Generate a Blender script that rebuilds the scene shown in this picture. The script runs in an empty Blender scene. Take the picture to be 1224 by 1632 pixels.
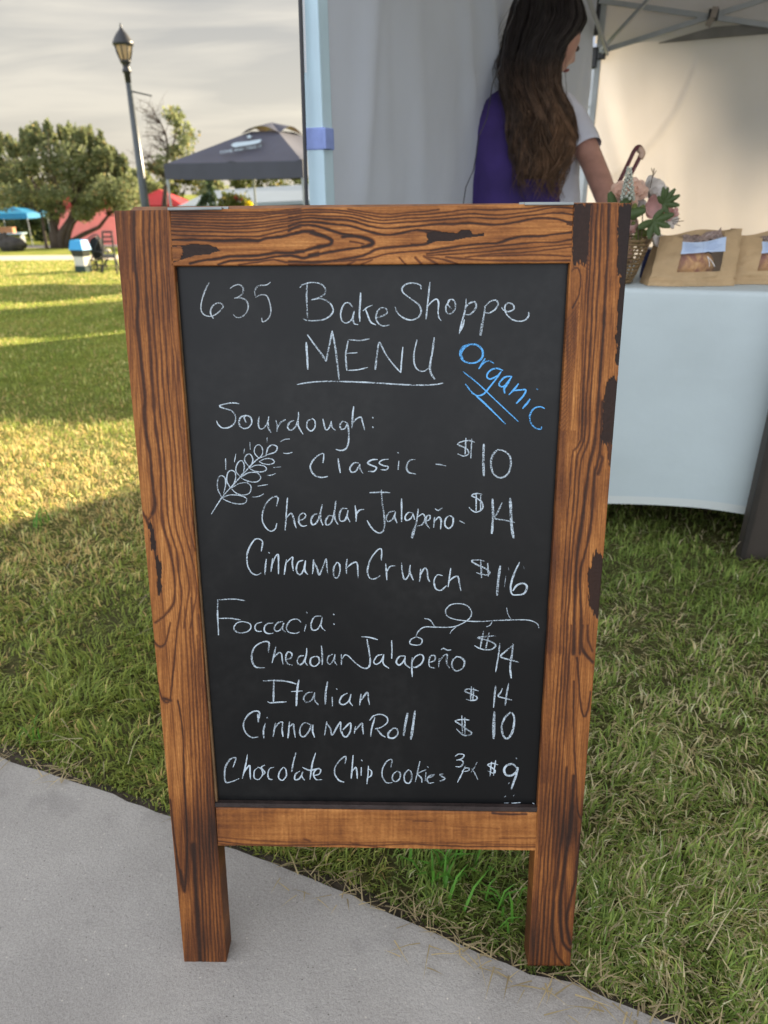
import bpy, bmesh, math, random
import numpy as np
from mathutils import Vector, Matrix
C = bpy.context.scene.collection
R = math.radians
rng = np.random.default_rng(7)
random.seed(7)

# ------------------------------------------------------------------ camera
F_PX, PITCH, ROLL, CAMH = 1131.0, 25.0, -0.01, 0.934
cam = bpy.data.cameras.new('camera'); camo = bpy.data.objects.new('camera', cam); C.objects.link(camo)
CM = Matrix.Translation((0, 0, CAMH)) @ Matrix.Rotation(R(90 - PITCH), 4, 'X') @ Matrix.Rotation(ROLL, 4, 'Z')
camo.matrix_world = CM
cam.sensor_fit = 'VERTICAL'; cam.sensor_height = 36.0; cam.sensor_width = 27.0
cam.lens = F_PX / 1632 * 36
cam.clip_start = 0.05; cam.clip_end = 2000
cam.dof.use_dof = True; cam.dof.focus_distance = 0.80; cam.dof.aperture_fstop = cam.lens / 3.4
sc = bpy.context.scene; sc.camera = camo

# ------------------------------------------------------------------ world
SUN_AZ, SUN_EL = 46.0, 20.0          # azimuth measured from +Y towards +X
w = bpy.data.worlds.new("World"); sc.world = w; w.use_nodes = True
nt = w.node_tree; nt.nodes.clear()
def N(t, **k):
    n = nt.nodes.new(t)
    for a, b in k.items(): setattr(n, a, b)
    return n
def L(a, b): nt.links.new(a, b)
out = N('ShaderNodeOutputWorld')
sky = N('ShaderNodeTexSky'); sky.sky_type = 'NISHITA'; sky.sun_disc = False
sky.sun_elevation = R(SUN_EL); sky.sun_rotation = R(SUN_AZ); sky.dust_density = 2.0
bg1 = N('ShaderNodeBackground'); bg1.inputs[1].default_value = 0.05; L(sky.outputs[0], bg1.inputs[0])
tc = N('ShaderNodeTexCoord'); sep = N('ShaderNodeSeparateXYZ'); L(tc.outputs['Generated'], sep.inputs[0])
za = N('ShaderNodeMath', operation='MAXIMUM'); L(sep.outputs[2], za.inputs[0]); za.inputs[1].default_value = 0.0
zb = N('ShaderNodeMath', operation='ADD'); L(za.outputs[0], zb.inputs[0]); zb.inputs[1].default_value = 0.22
dv = N('ShaderNodeVectorMath', operation='DIVIDE'); L(tc.outputs['Generated'], dv.inputs[0])
cmb = N('ShaderNodeCombineXYZ')
for i in range(3): L(zb.outputs[0], cmb.inputs[i])
L(cmb.outputs[0], dv.inputs[1])
mp = N('ShaderNodeMapping'); L(dv.outputs[0], mp.inputs[0]); mp.inputs['Rotation'].default_value = (0, 0, R(-32)); mp.inputs['Scale'].default_value = (0.55, 1.7, 0.6); mp.inputs['Location'].default_value = (0.4, 0.25, 0)
nz = N('ShaderNodeTexNoise'); L(mp.outputs[0], nz.inputs['Vector']); nz.inputs['Scale'].default_value = 1.5; nz.inputs['Detail'].default_value = 6; nz.inputs['Roughness'].default_value = 0.5; nz.inputs['Distortion'].default_value = 0.4
cr = N('ShaderNodeValToRGB'); L(nz.outputs['Fac'], cr.inputs[0])
cr.color_ramp.elements[0].position = 0.42; cr.color_ramp.elements[0].color = (0.345, 0.35, 0.37, 1)
cr.color_ramp.elements[1].position = 0.60; cr.color_ramp.elements[1].color = (0.80, 0.745, 0.655, 1)
# paler, warmer towards the horizon
hz = N('ShaderNodeMapRange'); L(sep.outputs[2], hz.inputs[0]); hz.inputs[1].default_value = 0.0; hz.inputs[2].default_value = 0.30; hz.inputs[3].default_value = 0.85; hz.inputs[4].default_value = 0.0
mxh = N('ShaderNodeMixRGB'); L(hz.outputs[0], mxh.inputs[0]); L(cr.outputs[0], mxh.inputs[1]); mxh.inputs[2].default_value = (0.88, 0.81, 0.68, 1)
# open blue-white sky on the side away from the sun
dt = N('ShaderNodeVectorMath', operation='DOT_PRODUCT'); L(tc.outputs['Generated'], dt.inputs[0]); dt.inputs[1].default_value = (0.62, 0.78, 0.0)
bk = N('ShaderNodeMapRange'); L(dt.outputs['Value'], bk.inputs[0]); bk.inputs[1].default_value = 0.35; bk.inputs[2].default_value = -0.6; bk.inputs[3].default_value = 0.0; bk.inputs[4].default_value = 1.0
mxb = N('ShaderNodeMixRGB'); L(bk.outputs[0], mxb.inputs[0]); L(mxh.outputs[0], mxb.inputs[1]); mxb.inputs[2].default_value = (1.80, 1.86, 2.0, 1)
bg2 = N('ShaderNodeBackground'); L(mxb.outputs[0], bg2.inputs[0]); bg2.inputs[1].default_value = 0.272
mxs = N('ShaderNodeMixShader'); mxs.inputs[0].default_value = 0.9
L(bg1.outputs[0], mxs.inputs[1]); L(bg2.outputs[0], mxs.inputs[2]); L(mxs.outputs[0], out.inputs[0])

# ------------------------------------------------------------------ sun
sl = bpy.data.lights.new('sun', 'SUN'); sl.energy = 5.0; sl.angle = R(0.8); sl.color = (1.0, 0.83, 0.58)
so = bpy.data.objects.new('sun', sl); C.objects.link(so)
sd = Vector((math.sin(R(SUN_AZ)) * math.cos(R(SUN_EL)), math.cos(R(SUN_AZ)) * math.cos(R(SUN_EL)), math.sin(R(SUN_EL))))
so.rotation_euler = sd.to_track_quat('Z', 'Y').to_euler(); so.location = (20, 20, 15)
vs = sc.view_settings; vs.view_transform = 'Standard'; vs.look = 'None'; vs.exposure = 1.9; vs.gamma = 1.0; vs.use_curve_mapping = False
sc.cycles.max_bounces = 8; sc.cycles.transparent_max_bounces = 12

# ------------------------------------------------------------------ geometry helpers
CMn = np.array(CM)
def ray(px, py):
    v = CMn[:3, :3] @ np.array([(px - 612) / F_PX, -(py - 816) / F_PX, -1.0])
    return v / np.linalg.norm(v)
O = np.array([0, 0, CAMH])
def at(px, py, Y):
    d = ray(px, py); return O + d * (Y / d[1])
def atz(px, py, z=0.0):
    d = ray(px, py); return O + d * ((z - CAMH) / d[2])
def hit(px, py, p0, n):
    d = ray(px, py); p0 = np.array(p0, float); n = np.array(n, float)
    return O + d * (np.dot(p0 - O, n) / np.dot(d, n))
def slope(y):
    y = np.asarray(y, float)
    s = lambda t: np.logaddexp(0, t * 6) / 6
    z = -0.058 * s(y - 1.0) + 0.004 * s(y - 16) + 0.05 * s(y - 62)
    return z
def gz(x, y): return slope(y) - 0.012
def onground(px, py):
    d = ray(px, py); t = 0.3
    lo, hi = 0.3, 400.0
    for _ in range(60):
        m = (lo + hi) / 2; p = O + d * m
        if p[2] > gz(p[0], p[1]): lo = m
        else: hi = m
    return O + d * lo

def hsh(ix, iy, s):
    h = np.sin(ix * 127.1 + iy * 311.7 + s * 74.7) * 43758.5453
    return h - np.floor(h)
def vnoise(x, y, s=0):
    x = np.asarray(x, float); y = np.asarray(y, float)
    ix = np.floor(x); iy = np.floor(y); fx = x - ix; fy = y - iy
    fx = fx * fx * (3 - 2 * fx); fy = fy * fy * (3 - 2 * fy)
    a = hsh(ix, iy, s); b = hsh(ix + 1, iy, s); c = hsh(ix, iy + 1, s); d = hsh(ix + 1, iy + 1, s)
    return (a * (1 - fx) + b * fx) * (1 - fy) + (c * (1 - fx) + d * fx) * fy
def fbm(x, y, s=0, o=3):
    r = 0; a = .5
    for i in range(o): r = r + a * vnoise(x * 2 ** i, y * 2 ** i, s + i * 13); a *= .5
    return r / (1 - .5 ** o)

ORG = {}
def tag(o, label=None, cat=None, group=None, kind=None):
    if label: o['label'] = label
    if cat: o['category'] = cat
    if group: o['group'] = group
    if kind: o['kind'] = kind
    return o
def thing(name, loc, label, cat, group=None):
    o = bpy.data.objects.new(name, None); C.objects.link(o); o.empty_display_size = 0.1
    o.location = loc; ORG[o.name] = np.array(loc, float)
    return tag(o, label, cat, group)

class MB:
    def __init__(s): s.v = []; s.f = []; s.m = []; s.c = []
    def add(s, vs, fs, mi=0, col=None):
        b = len(s.v); s.v += [tuple(map(float, p)) for p in vs]; s.f += [tuple(b + i for i in f) for f in fs]; s.m += [mi] * len(fs)
        if col is not None: s.c += [col] * len(vs) if not isinstance(col, list) else col
        return s
    def box(s, c, size, rot=None, bev=0.0, mi=0):
        hx, hy, hz = [q / 2 for q in size]; c = np.array(c, float)
        Rm = np.eye(3) if rot is None else np.array(rot)[:3, :3]
        b = min(bev, hx * .9, hy * .9, hz * .9)
        if b <= 0:
            vs = [(x, y, z) for x in (-hx, hx) for y in (-hy, hy) for z in (-hz, hz)]
            fs = [(0, 1, 3, 2), (4, 6, 7, 5), (0, 4, 5, 1), (2, 3, 7, 6), (0, 2, 6, 4), (1, 5, 7, 3)]
        else:
            bm = bmesh.new(); bmesh.ops.create_cube(bm, size=1)
            for q in bm.verts: q.co = (q.co.x * 2 * hx, q.co.y * 2 * hy, q.co.z * 2 * hz)
            bmesh.ops.bevel(bm, geom=bm.edges[:], offset=b, segments=2, affect='EDGES', profile=.6)
            bm.verts.index_update(); vs = [tuple(q.co) for q in bm.verts]; fs = [tuple(q.index for q in f.verts) for f in bm.faces]; bm.free()
        return s.add([c + Rm @ np.array(v) for v in vs], fs, mi)
    def beam(s, a, b, wd, ht, up=(0, 0, 1), bev=0.0, mi=0):
        a = np.array(a, float); b = np.array(b, float); y = b - a; l = np.linalg.norm(y); y = y / l
        x = np.cross(y, up); 
        if np.linalg.norm(x) < 1e-4: x = np.cross(y, (1, 0, 0))
        x /= np.linalg.norm(x); z = np.cross(x, y)
        return s.box((a + b) / 2, (wd, l, ht), np.stack([x, y, z], 1), bev, mi)
    def tube(s, path, rad, n=8, cap=True, mi=0, ry=None, up=None, col=None):
        P = np.array(path, float); k = len(P); rad = np.broadcast_to(np.array(rad, float), (k,)); ry = rad if ry is None else np.broadcast_to(np.array(ry, float), (k,))
        T = np.gradient(P, axis=0); T /= np.linalg.norm(T, axis=1)[:, None] + 1e-12
        u = np.array(up if up is not None else ((0, 0, 1) if abs(T[0][2]) < .9 else (1, 0, 0)), float)
        vs = []; cs = []
        for i in range(k):
            x = np.cross(T[i], u); x /= np.linalg.norm(x) + 1e-12; y = np.cross(x, T[i]); 
            if up is None: u = y
            for j in range(n):
                a = 2 * math.pi * j / n
                vs.append(P[i] + x * rad[i] * math.cos(a) + y * ry[i] * math.sin(a))
                if col is not None: cs.append(tuple(col[i]))
        fs = [(i * n + j, i * n + (j + 1) % n, (i + 1) * n + (j + 1) % n, (i + 1) * n + j) for i in range(k - 1) for j in range(n)]
        if cap: fs += [tuple(range(n))[::-1], tuple(range((k - 1) * n, k * n))]
        return s.add(vs, fs, mi, cs if col is not None else None)
    def lathe(s, prof, c, n=20, mi=0, axis=None):
        c = np.array(c, float); A = np.eye(3) if axis is None else np.array(axis)
        vs = []; 
        for r, z in prof:
            for j in range(n):
                a = 2 * math.pi * j / n; vs.append(c + A @ np.array((r * math.cos(a), r * math.sin(a), z)))
        k = len(prof)
        fs = [(i * n + j, i * n + (j + 1) % n, (i + 1) * n + (j + 1) % n, (i + 1) * n + j) for i in range(k - 1) for j in range(n)]
        fs += [tuple(range(n))[::-1], tuple(range((k - 1) * n, k * n))]
        return s.add(vs, fs, mi)
    def ell(s, c, r, rot=None, nu=14, nv=9, mi=0, fn=None):
        c = np.array(c, float); Rm = np.eye(3) if rot is None else np.array(rot)[:3, :3]; r = np.broadcast_to(np.array(r, float), (3,))
        vs = []
        for i in range(1, nv):
            t = math.pi * i / nv
            for j in range(nu):
                a = 2 * math.pi * j / nu; d = np.array((math.sin(t) * math.cos(a), math.sin(t) * math.sin(a), math.cos(t)))
                q = d * r
                if fn: q = fn(d, q)
                vs.append(c + Rm @ q)
        top = np.array((0, 0, 1.)); bot = -top
        vs.append(c + Rm @ (fn(top, top * r) if fn else top * r)); vs.append(c + Rm @ (fn(bot, bot * r) if fn else bot * r))
        fs = [(i * nu + j, (i + 1) * nu + j, (i + 1) * nu + (j + 1) % nu, i * nu + (j + 1) % nu) for i in range(nv - 2) for j in range(nu)]
        t0 = (nv - 1) * nu
        fs += [(t0, j, (j + 1) % nu) for j in range(nu)] + [(t0 + 1, (nv - 2) * nu + (j + 1) % nu, (nv - 2) * nu + j) for j in range(nu)]
        return s.add(vs, fs, mi)
    def sheet(s, fn, nu, nv, mi=0):
        vs = [fn(i / (nu - 1), j / (nv - 1)) for j in range(nv) for i in range(nu)]
        fs = [(j * nu + i, j * nu + i + 1, (j + 1) * nu + i + 1, (j + 1) * nu + i) for j in range(nv - 1) for i in range(nu - 1)]
        return s.add(vs, fs, mi)
    def prism(s, pts, ex, mi=0):
        """closed outline pts (3D, planar) thickened by vector ex"""
        n = len(pts); P = np.array(pts, float); ex = np.array(ex, float)
        vs = list(P) + list(P + ex)
        fs = [tuple(range(n))[::-1], tuple(range(n, 2 * n))] + [(i, (i + 1) % n, n + (i + 1) % n, n + i) for i in range(n)]
        return s.add(vs, fs, mi)
    def build(s, name, mat, parent=None, smooth=False, label=None):
        me = bpy.data.meshes.new(name); org = np.zeros(3)
        if parent is not None: org = ORG[parent.name]
        V = np.array(s.v) - org
        me.from_pydata([tuple(v) for v in V], [], s.f); me.validate()
        for m in (mat if isinstance(mat, (list, tuple)) else [mat]): me.materials.append(m)
        if isinstance(mat, (list, tuple)):
            for p, i in zip(me.polygons, s.m): p.material_index = i
        if s.c and len(s.c) == len(s.v):
            at_ = me.color_attributes.new('Col', 'FLOAT_COLOR', 'POINT')
            at_.data.foreach_set('color', np.concatenate([np.array(s.c)[:, :3], np.ones((len(s.c), 1))], 1).ravel())
        if smooth: me.polygons.foreach_set('use_smooth', [True] * len(me.polygons))
        o = bpy.data.objects.new(name, me); C.objects.link(o)
        if parent is not None: o.parent = parent
        ORG[o.name] = org
        if label: o['label'] = label
        return o

def npmesh(name, V, Fq, cols, mat, parent=None, smooth=False, tri=None):
    """fast mesh from numpy quads (and triangles)"""
    org = ORG[parent.name] if parent is not None else np.zeros(3)
    me = bpy.data.meshes.new(name); V = np.asarray(V, np.float32) - org.astype(np.float32)
    nq = len(Fq); ntr = 0 if tri is None else len(tri)
    me.vertices.add(len(V)); me.vertices.foreach_set('co', V.ravel().astype(np.float32))
    loops = np.asarray(Fq, np.int32).ravel(); starts = np.arange(nq, dtype=np.int32) * 4; 
    if ntr:
        loops = np.concatenate([loops, np.asarray(tri, np.int32).ravel()]); starts = np.concatenate([starts, nq * 4 + np.arange(ntr, dtype=np.int32) * 3])
    me.loops.add(len(loops)); me.loops.foreach_set('vertex_index', loops)
    me.polygons.add(nq + ntr); me.polygons.foreach_set('loop_start', starts)
    me.update(calc_edges=True); me.validate()
    if cols is not None:
        a = me.color_attributes.new('Col', 'FLOAT_COLOR', 'POINT')
        a.data.foreach_set('color', np.concatenate([np.asarray(cols, np.float32), np.ones((len(V), 1), np.float32)], 1).ravel())
    if smooth: me.polygons.foreach_set('use_smooth', np.ones(nq + ntr, bool))
    me.materials.append(mat)
    o = bpy.data.objects.new(name, me); C.objects.link(o)
    if parent is not None: o.parent = parent
    ORG[o.name] = org
    return o

# ------------------------------------------------------------------ materials
def mat(name, col=(.5, .5, .5), rough=.6, var=0.0, vs=8.0, bump=0.0, bs=40.0, metal=0.0, spec=.5, trans=0.0, tcol=None, attr=False, coat=0.0, stretch=None, alpha=None, detail=4):
    m = bpy.data.materials.new(name); m.use_nodes = True; t = m.node_tree; n = t.nodes; b = n['Principled BSDF']
    b.inputs['Roughness'].default_value = rough; b.inputs['Metallic'].default_value = metal; b.inputs['Specular IOR Level'].default_value = spec
    b.inputs['Coat Weight'].default_value = coat
    tcx = n.new('ShaderNodeTexCoord'); mpx = n.new('ShaderNodeMapping'); t.links.new(tcx.outputs['Object'], mpx.inputs[0])
    if stretch: mpx.inputs['Scale'].default_value = stretch
    if attr:
        a = n.new('ShaderNodeVertexColor'); a.layer_name = 'Col'; csrc = a.outputs[0]
    else:
        q = n.new('ShaderNodeRGB'); q.outputs[0].default_value = (*col, 1); csrc = q.outputs[0]
    if var:
        z = n.new('ShaderNodeTexNoise'); z.inputs['Scale'].default_value = vs; z.inputs['Detail'].default_value = detail; t.links.new(mpx.outputs[0], z.inputs['Vector'])
        r = n.new('ShaderNodeMapRange'); t.links.new(z.outputs['Fac'], r.inputs[0]); r.inputs[1].default_value = .3; r.inputs[2].default_value = .7; r.inputs[3].default_value = 1 - var; r.inputs[4].default_value = 1 + var
        x = n.new('ShaderNodeVectorMath'); x.operation = 'SCALE'; t.links.new(csrc, x.inputs[0]); t.links.new(r.outputs[0], x.inputs['Scale']); csrc = x.outputs[0]
    t.links.new(csrc, b.inputs['Base Color'])
    if bump:
        z = n.new('ShaderNodeTexNoise'); z.inputs['Scale'].default_value = bs; z.inputs['Detail'].default_value = 5; t.links.new(mpx.outputs[0], z.inputs['Vector'])
        p = n.new('ShaderNodeBump'); p.inputs['Strength'].default_value = bump; p.inputs['Distance'].default_value = .01; t.links.new(z.outputs['Fac'], p.inputs['Height']); t.links.new(p.outputs[0], b.inputs['Normal'])
    if trans:
        tr = n.new('ShaderNodeBsdfTranslucent')
        if tcol: tr.inputs[0].default_value = (*tcol, 1)
        else: t.links.new(csrc, tr.inputs[0])
        mx = n.new('ShaderNodeMixShader'); mx.inputs[0].default_value = trans
        t.links.new(b.outputs[0], mx.inputs[1]); t.links.new(tr.outputs[0], mx.inputs[2]); t.links.new(mx.outputs[0], n['Material Output'].inputs[0])
    return m

M = {}
M['char_side'] = mat('charred_wood_edge', (.07, .032, .018), .6, .35, 25, .15, 60, stretch=(1, 1, .15))
M['pine_back'] = mat('stained_pine', (.22, .09, .035), .55, .35, 14, .1, 60, stretch=(4, 1, .3))
M['steel'] = mat('galvanised_steel', (.30, .33, .33), .6, .15, 30, .05, 80, metal=.3)
M['dark_metal'] = mat('black_metal', (.022, .024, .03), .42, .2, 20)
M['black_plastic'] = mat('black_plastic', (.015, .016, .02), .4, .15, 30)
M['white_paint'] = mat('powder_coated_white_steel', (.45, .61, .70), .4, .06, 9)
M['grey_frame'] = mat('grey_coated_steel', (.33, .36, .38), .4, .1, 15)
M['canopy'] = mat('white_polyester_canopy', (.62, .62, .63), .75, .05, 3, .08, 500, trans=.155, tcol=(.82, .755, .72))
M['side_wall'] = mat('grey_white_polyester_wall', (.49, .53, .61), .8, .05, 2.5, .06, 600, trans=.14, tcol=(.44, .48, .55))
M['cloth'] = mat('white_spandex', (.555, .64, .665), .8, .04, 5, .25, 16)
M['hem'] = mat('white_hem', (.66, .71, .70), .75, .02, 4)
M['kraft'] = mat('kraft_paper', (.47, .33, .18), .75, .12, 14, .9, 24)
M['label_paper'] = mat('pale_blue_label_paper', (.52, .65, .86), .6, .03, 10)
M['ink'] = mat('faint_print', (.30, .40, .60), .7)
M['purple'] = mat('purple_cotton', (.050, .028, .16), .85, .18, 12, .9, 16)
M['white_tee'] = mat('white_cotton', (.62, .64, .72), .85, .06, 10, .8, 18)
M['skin'] = mat('skin', (.47, .25, .19), .5, .12, 26, .12, 160)
M['denim'] = mat('dark_denim', (.03, .04, .08), .85, .2, 60)
M['hair'] = mat('brown_hair', attr=True, rough=.5, var=.35, vs=40, spec=.3)
M['maroon'] = mat('maroon_leather', (.10, .012, .018), .38, .15, 30, .1, 120)
M['wicker'] = mat('brown_wicker', (.20, .13, .06), .6, .35, 70, .2, 150)
M['navy'] = mat('navy_card', (.012, .028, .14), .5, .1, 10)
M['bark'] = mat('dark_bark', (.075, .055, .042), .85, .35, 9, .5, 14, stretch=(1, 1, .3))
M['leaf'] = mat('leaves', attr=True, rough=.55, trans=.5, spec=.3)
M['grass'] = mat('grass_blades', attr=True, rough=.5, trans=.44, spec=.3)
M['chalk_w'] = None
# ------------------------------------------------------------------ chalkboard sign
BX, BY, YAW, LEAN = -0.014, 0.593, R(-1.314), R(10.108)
ax = np.array([math.cos(YAW), math.sin(YAW), 0]); bkv = np.array([-math.sin(YAW), math.cos(YAW), 0])
upv = np.array([0, 0, math.cos(LEAN)]) + bkv * math.sin(LEAN); nrm = np.cross(ax, upv)
B0 = np.array([BX, BY, 0.0])
CAMR = CMn[:3, :3]
def pl(px, py, off=0.0):
    """photo pixel on the plane of the sign's front face -> world"""
    px = np.asarray(px, float); py = np.asarray(py, float)
    d = np.stack([(px - 612) / F_PX, -(py - 816) / F_PX, -np.ones_like(px)], -1) @ CAMR.T
    t = np.dot(B0 - O, nrm) / (d @ nrm)
    return O + d * t[..., None] + nrm * off

RAMP_T = np.array([0, .18, .38, .6, .8, 1.0])
RAMP_C = np.array([(.012, .009, .009), (.040, .018, .011), (.125, .042, .015), (.280, .103, .027), (.455, .192, .054), (.60, .295, .095)])
def ramp(t): return np.stack([np.interp(t, RAMP_T, RAMP_C[:, i]) for i in range(3)], -1)

def segdist(X, Y, pts):
    d = np.full(X.shape, 1e9)
    for (x0, y0), (x1, y1) in zip(pts[:-1], pts[1:]):
        dx, dy = x1 - x0, y1 - y0; l2 = dx * dx + dy * dy + 1e-9
        t = np.clip(((X - x0) * dx + (Y - y0) * dy) / l2, 0, 1)
        np.minimum(d, np.hypot(X - x0 - t * dx, Y - y0 - t * dy), out=d)
    return d
def smooth_pts(pts, step=6):
    P = np.array(pts, float)
    if len(P) < 3: return P
    Q = np.vstack([2 * P[0] - P[1], P, 2 * P[-1] - P[-2]]); o = []
    for i in range(1, len(Q) - 2):
        n = max(2, int(np.hypot(*(Q[i + 1] - Q[i])) / step)); t = np.linspace(0, 1, n, endpoint=False)[:, None]
        a, b, c, d = Q[i - 1], Q[i], Q[i + 1], Q[i + 2]
        o.append(.5 * (2 * b + (c - a) * t + (2 * a - 5 * b + 4 * c - d) * t ** 2 + (3 * b - a - 3 * c + d) * t ** 3))
    return np.vstack(o + [P[-1:]])
def inpoly(X, Y, pts):
    r = np.zeros(X.shape, bool); n = len(pts); j = n - 1
    for i in range(n):
        xi, yi = pts[i]; xj, yj = pts[j]
        r ^= ((yi > Y) != (yj > Y)) & (X < (xj - xi) * (Y - yi) / (yj - yi + 1e-12) + xi); j = i
    return r
def cv(o, s, pts): return [(o[0] + x / s, o[1] + y / s) for x, y in pts]

def plank(name, q, nu, nv, along, lines, blobs, base, thick, parent, seed, fine=.10, auto=[]):
    """one board of the frame: q = corners TL,TR,BR,BL in photo pixels on the sign's front plane; grain painted from growth-ring lines"""
    q = np.array(q, float); u = np.linspace(0, 1, nu); v = np.linspace(0, 1, nv); U, V = np.meshgrid(u, v)
    def bil(U, V): return ((1 - U) * (1 - V))[..., None] * q[0] + (U * (1 - V))[..., None] * q[1] + (U * V)[..., None] * q[2] + ((1 - U) * V)[..., None] * q[3]
    P = bil(U, V); X, Y = P[..., 0], P[..., 1]
    if along == 'v': A, B = Y, X
    else: A, B = X, Y
    jit = (fbm(A / 26, B / 9, seed) - .5) * (1.7 if along == 'v' else 2.6) + (vnoise(A / 7, B / 3, seed + 3) - .5) * .7
    jX, jY = (X + jit, Y) if along == 'v' else (X, Y + jit * .7)
    T = base(X, Y, U, V)
    T = T + (fbm(A / 90, B / 3.4, seed + 5, 2) - .5) * fine * 3.2 + (vnoise(A / 34, B / 1.0, seed + 7) - .5) * fine + (fbm(A / 60, B / 30, seed + 9, 2) - .5) * .22
    D = np.zeros_like(T)
    W = U if along == 'v' else V
    for (c0, c1, w_, amt) in auto:      # fine rings running parallel to the board's edge
        wob = (fbm(A / 120, B / 40, seed + 21) - .5) * .05
        cc = c0 + (c1 - c0) * (V if along == 'v' else U)
        dd = np.abs(W - cc - wob) * (90 if along == 'v' else 85)
        vary = .45 + .9 * vnoise(A / 55, np.full_like(A, c0 * 97), seed + 31)
        D = np.maximum(D, amt * vary * np.clip(1 - (dd - w_ * .35) / (w_ * .9), 0, 1))
    for pts, w_, amt in lines:
        sp = smooth_pts(pts, 10); lo = sp.min(0) - 14 - w_; hi = sp.max(0) + 14 + w_
        m = (X > lo[0]) & (X < hi[0]) & (Y > lo[1]) & (Y < hi[1])
        if not m.any(): continue
        d = segdist(jX[m], jY[m], sp)
        wv = w_ * (.45 + .62 * vnoise(A[m] / 23, np.full(m.sum(), pts[0][0] * .37 + pts[0][1] * .11), seed + 41))
        D[m] = np.maximum(D[m], amt * (.84 if along == 'v' else .97) * np.clip(1 - (d - wv * .34) / (wv * .62 + 1.1), 0, 1) ** 1.3)
    for pts, amt in blobs:
        m = inpoly(jX + (vnoise(A / 5, B / 1.5, seed + 51) - .5) * 3, jY + (vnoise(X / 1.7, Y / 12, seed + 53) - .5) * 14 * (along == 'v'), pts)
        D[m] = np.maximum(D[m], amt)
    T = np.clip(T, 0.03, 1) * (1 - D)
    T = T * (.93 + .14 * vnoise(A / 3.0, B / .8, seed + 61))
    col = ramp(np.clip(T, 0, 1))
    off = np.zeros_like(T); off -= .0005 * D                                     # wire-brushed relief
    edge = np.minimum(np.minimum(np.arange(nu), np.arange(nu)[::-1])[None, :] * 1.0, np.minimum(np.arange(nv), np.arange(nv)[::-1])[:, None] * 1.0)
    off -= np.where(edge == 0, .0014, 0)
    G = pl(X, Y); G = G + nrm * off[..., None]
    idx = np.arange(nu * nv).reshape(nv, nu)
    F = np.stack([idx[:-1, :-1], idx[1:, :-1], idx[1:, 1:], idx[:-1, 1:]], -1).reshape(-1, 4)
    ring = np.concatenate([idx[0, :-1], idx[:-1, -1], idx[-1, :0:-1], idx[:0:-1, 0]])
    rv = G.reshape(-1, 3)[ring]; rc = col.reshape(-1, 3)[ring]
    front2 = rv.copy(); back = pl(X, Y).reshape(-1, 3)[ring] - nrm * thick
    n0 = nu * nv; n1 = len(ring); k = np.arange(n1); kn = (k + 1) % n1
    Fs = np.stack([n0 + k, n0 + kn, n0 + n1 + kn, n0 + n1 + k], -1)
    cb = pl(q[:, 0], q[:, 1]) - nrm * thick
    Vt = np.vstack([G.reshape(-1, 3), front2, back, cb]); nb = n0 + 2 * n1
    Ct = np.vstack([col.reshape(-1, 3), rc * .75, rc * .6, np.tile([[.05, .03, .02]], (4, 1))])
    F = np.vstack([F, Fs, [[nb, nb + 1, nb + 2, nb + 3]]])
    return npmesh(name, Vt, F, Ct, M['burnt'], parent)

mb_ = mat('burnt_pine', attr=True, rough=.52, var=.10, vs=260, spec=.24, bump=.12, bs=340)
M['burnt'] = mb_
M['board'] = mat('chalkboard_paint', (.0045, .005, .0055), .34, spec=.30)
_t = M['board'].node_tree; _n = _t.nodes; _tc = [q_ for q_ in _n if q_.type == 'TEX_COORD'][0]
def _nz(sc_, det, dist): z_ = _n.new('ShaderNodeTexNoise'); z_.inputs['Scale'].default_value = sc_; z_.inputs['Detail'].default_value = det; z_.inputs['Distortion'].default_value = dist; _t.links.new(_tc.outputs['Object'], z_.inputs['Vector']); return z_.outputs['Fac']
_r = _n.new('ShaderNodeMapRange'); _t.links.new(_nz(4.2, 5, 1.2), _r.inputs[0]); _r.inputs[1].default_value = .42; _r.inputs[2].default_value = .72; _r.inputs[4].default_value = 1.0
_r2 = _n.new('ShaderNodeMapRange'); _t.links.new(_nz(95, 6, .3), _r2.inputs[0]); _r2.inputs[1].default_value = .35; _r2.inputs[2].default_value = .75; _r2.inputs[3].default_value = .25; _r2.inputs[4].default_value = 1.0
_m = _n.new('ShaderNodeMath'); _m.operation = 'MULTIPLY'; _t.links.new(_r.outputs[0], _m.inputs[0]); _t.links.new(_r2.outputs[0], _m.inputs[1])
_x = _n.new('ShaderNodeMixRGB'); _t.links.new(_m.outputs[0], _x.inputs[0]); _x.inputs[1].default_value = (.0045, .005, .0055, 1); _x.inputs[2].default_value = (.020, .0205, .020, 1); _t.links.new(_x.outputs[0], _n['Principled BSDF'].inputs['Base Color'])
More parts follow.
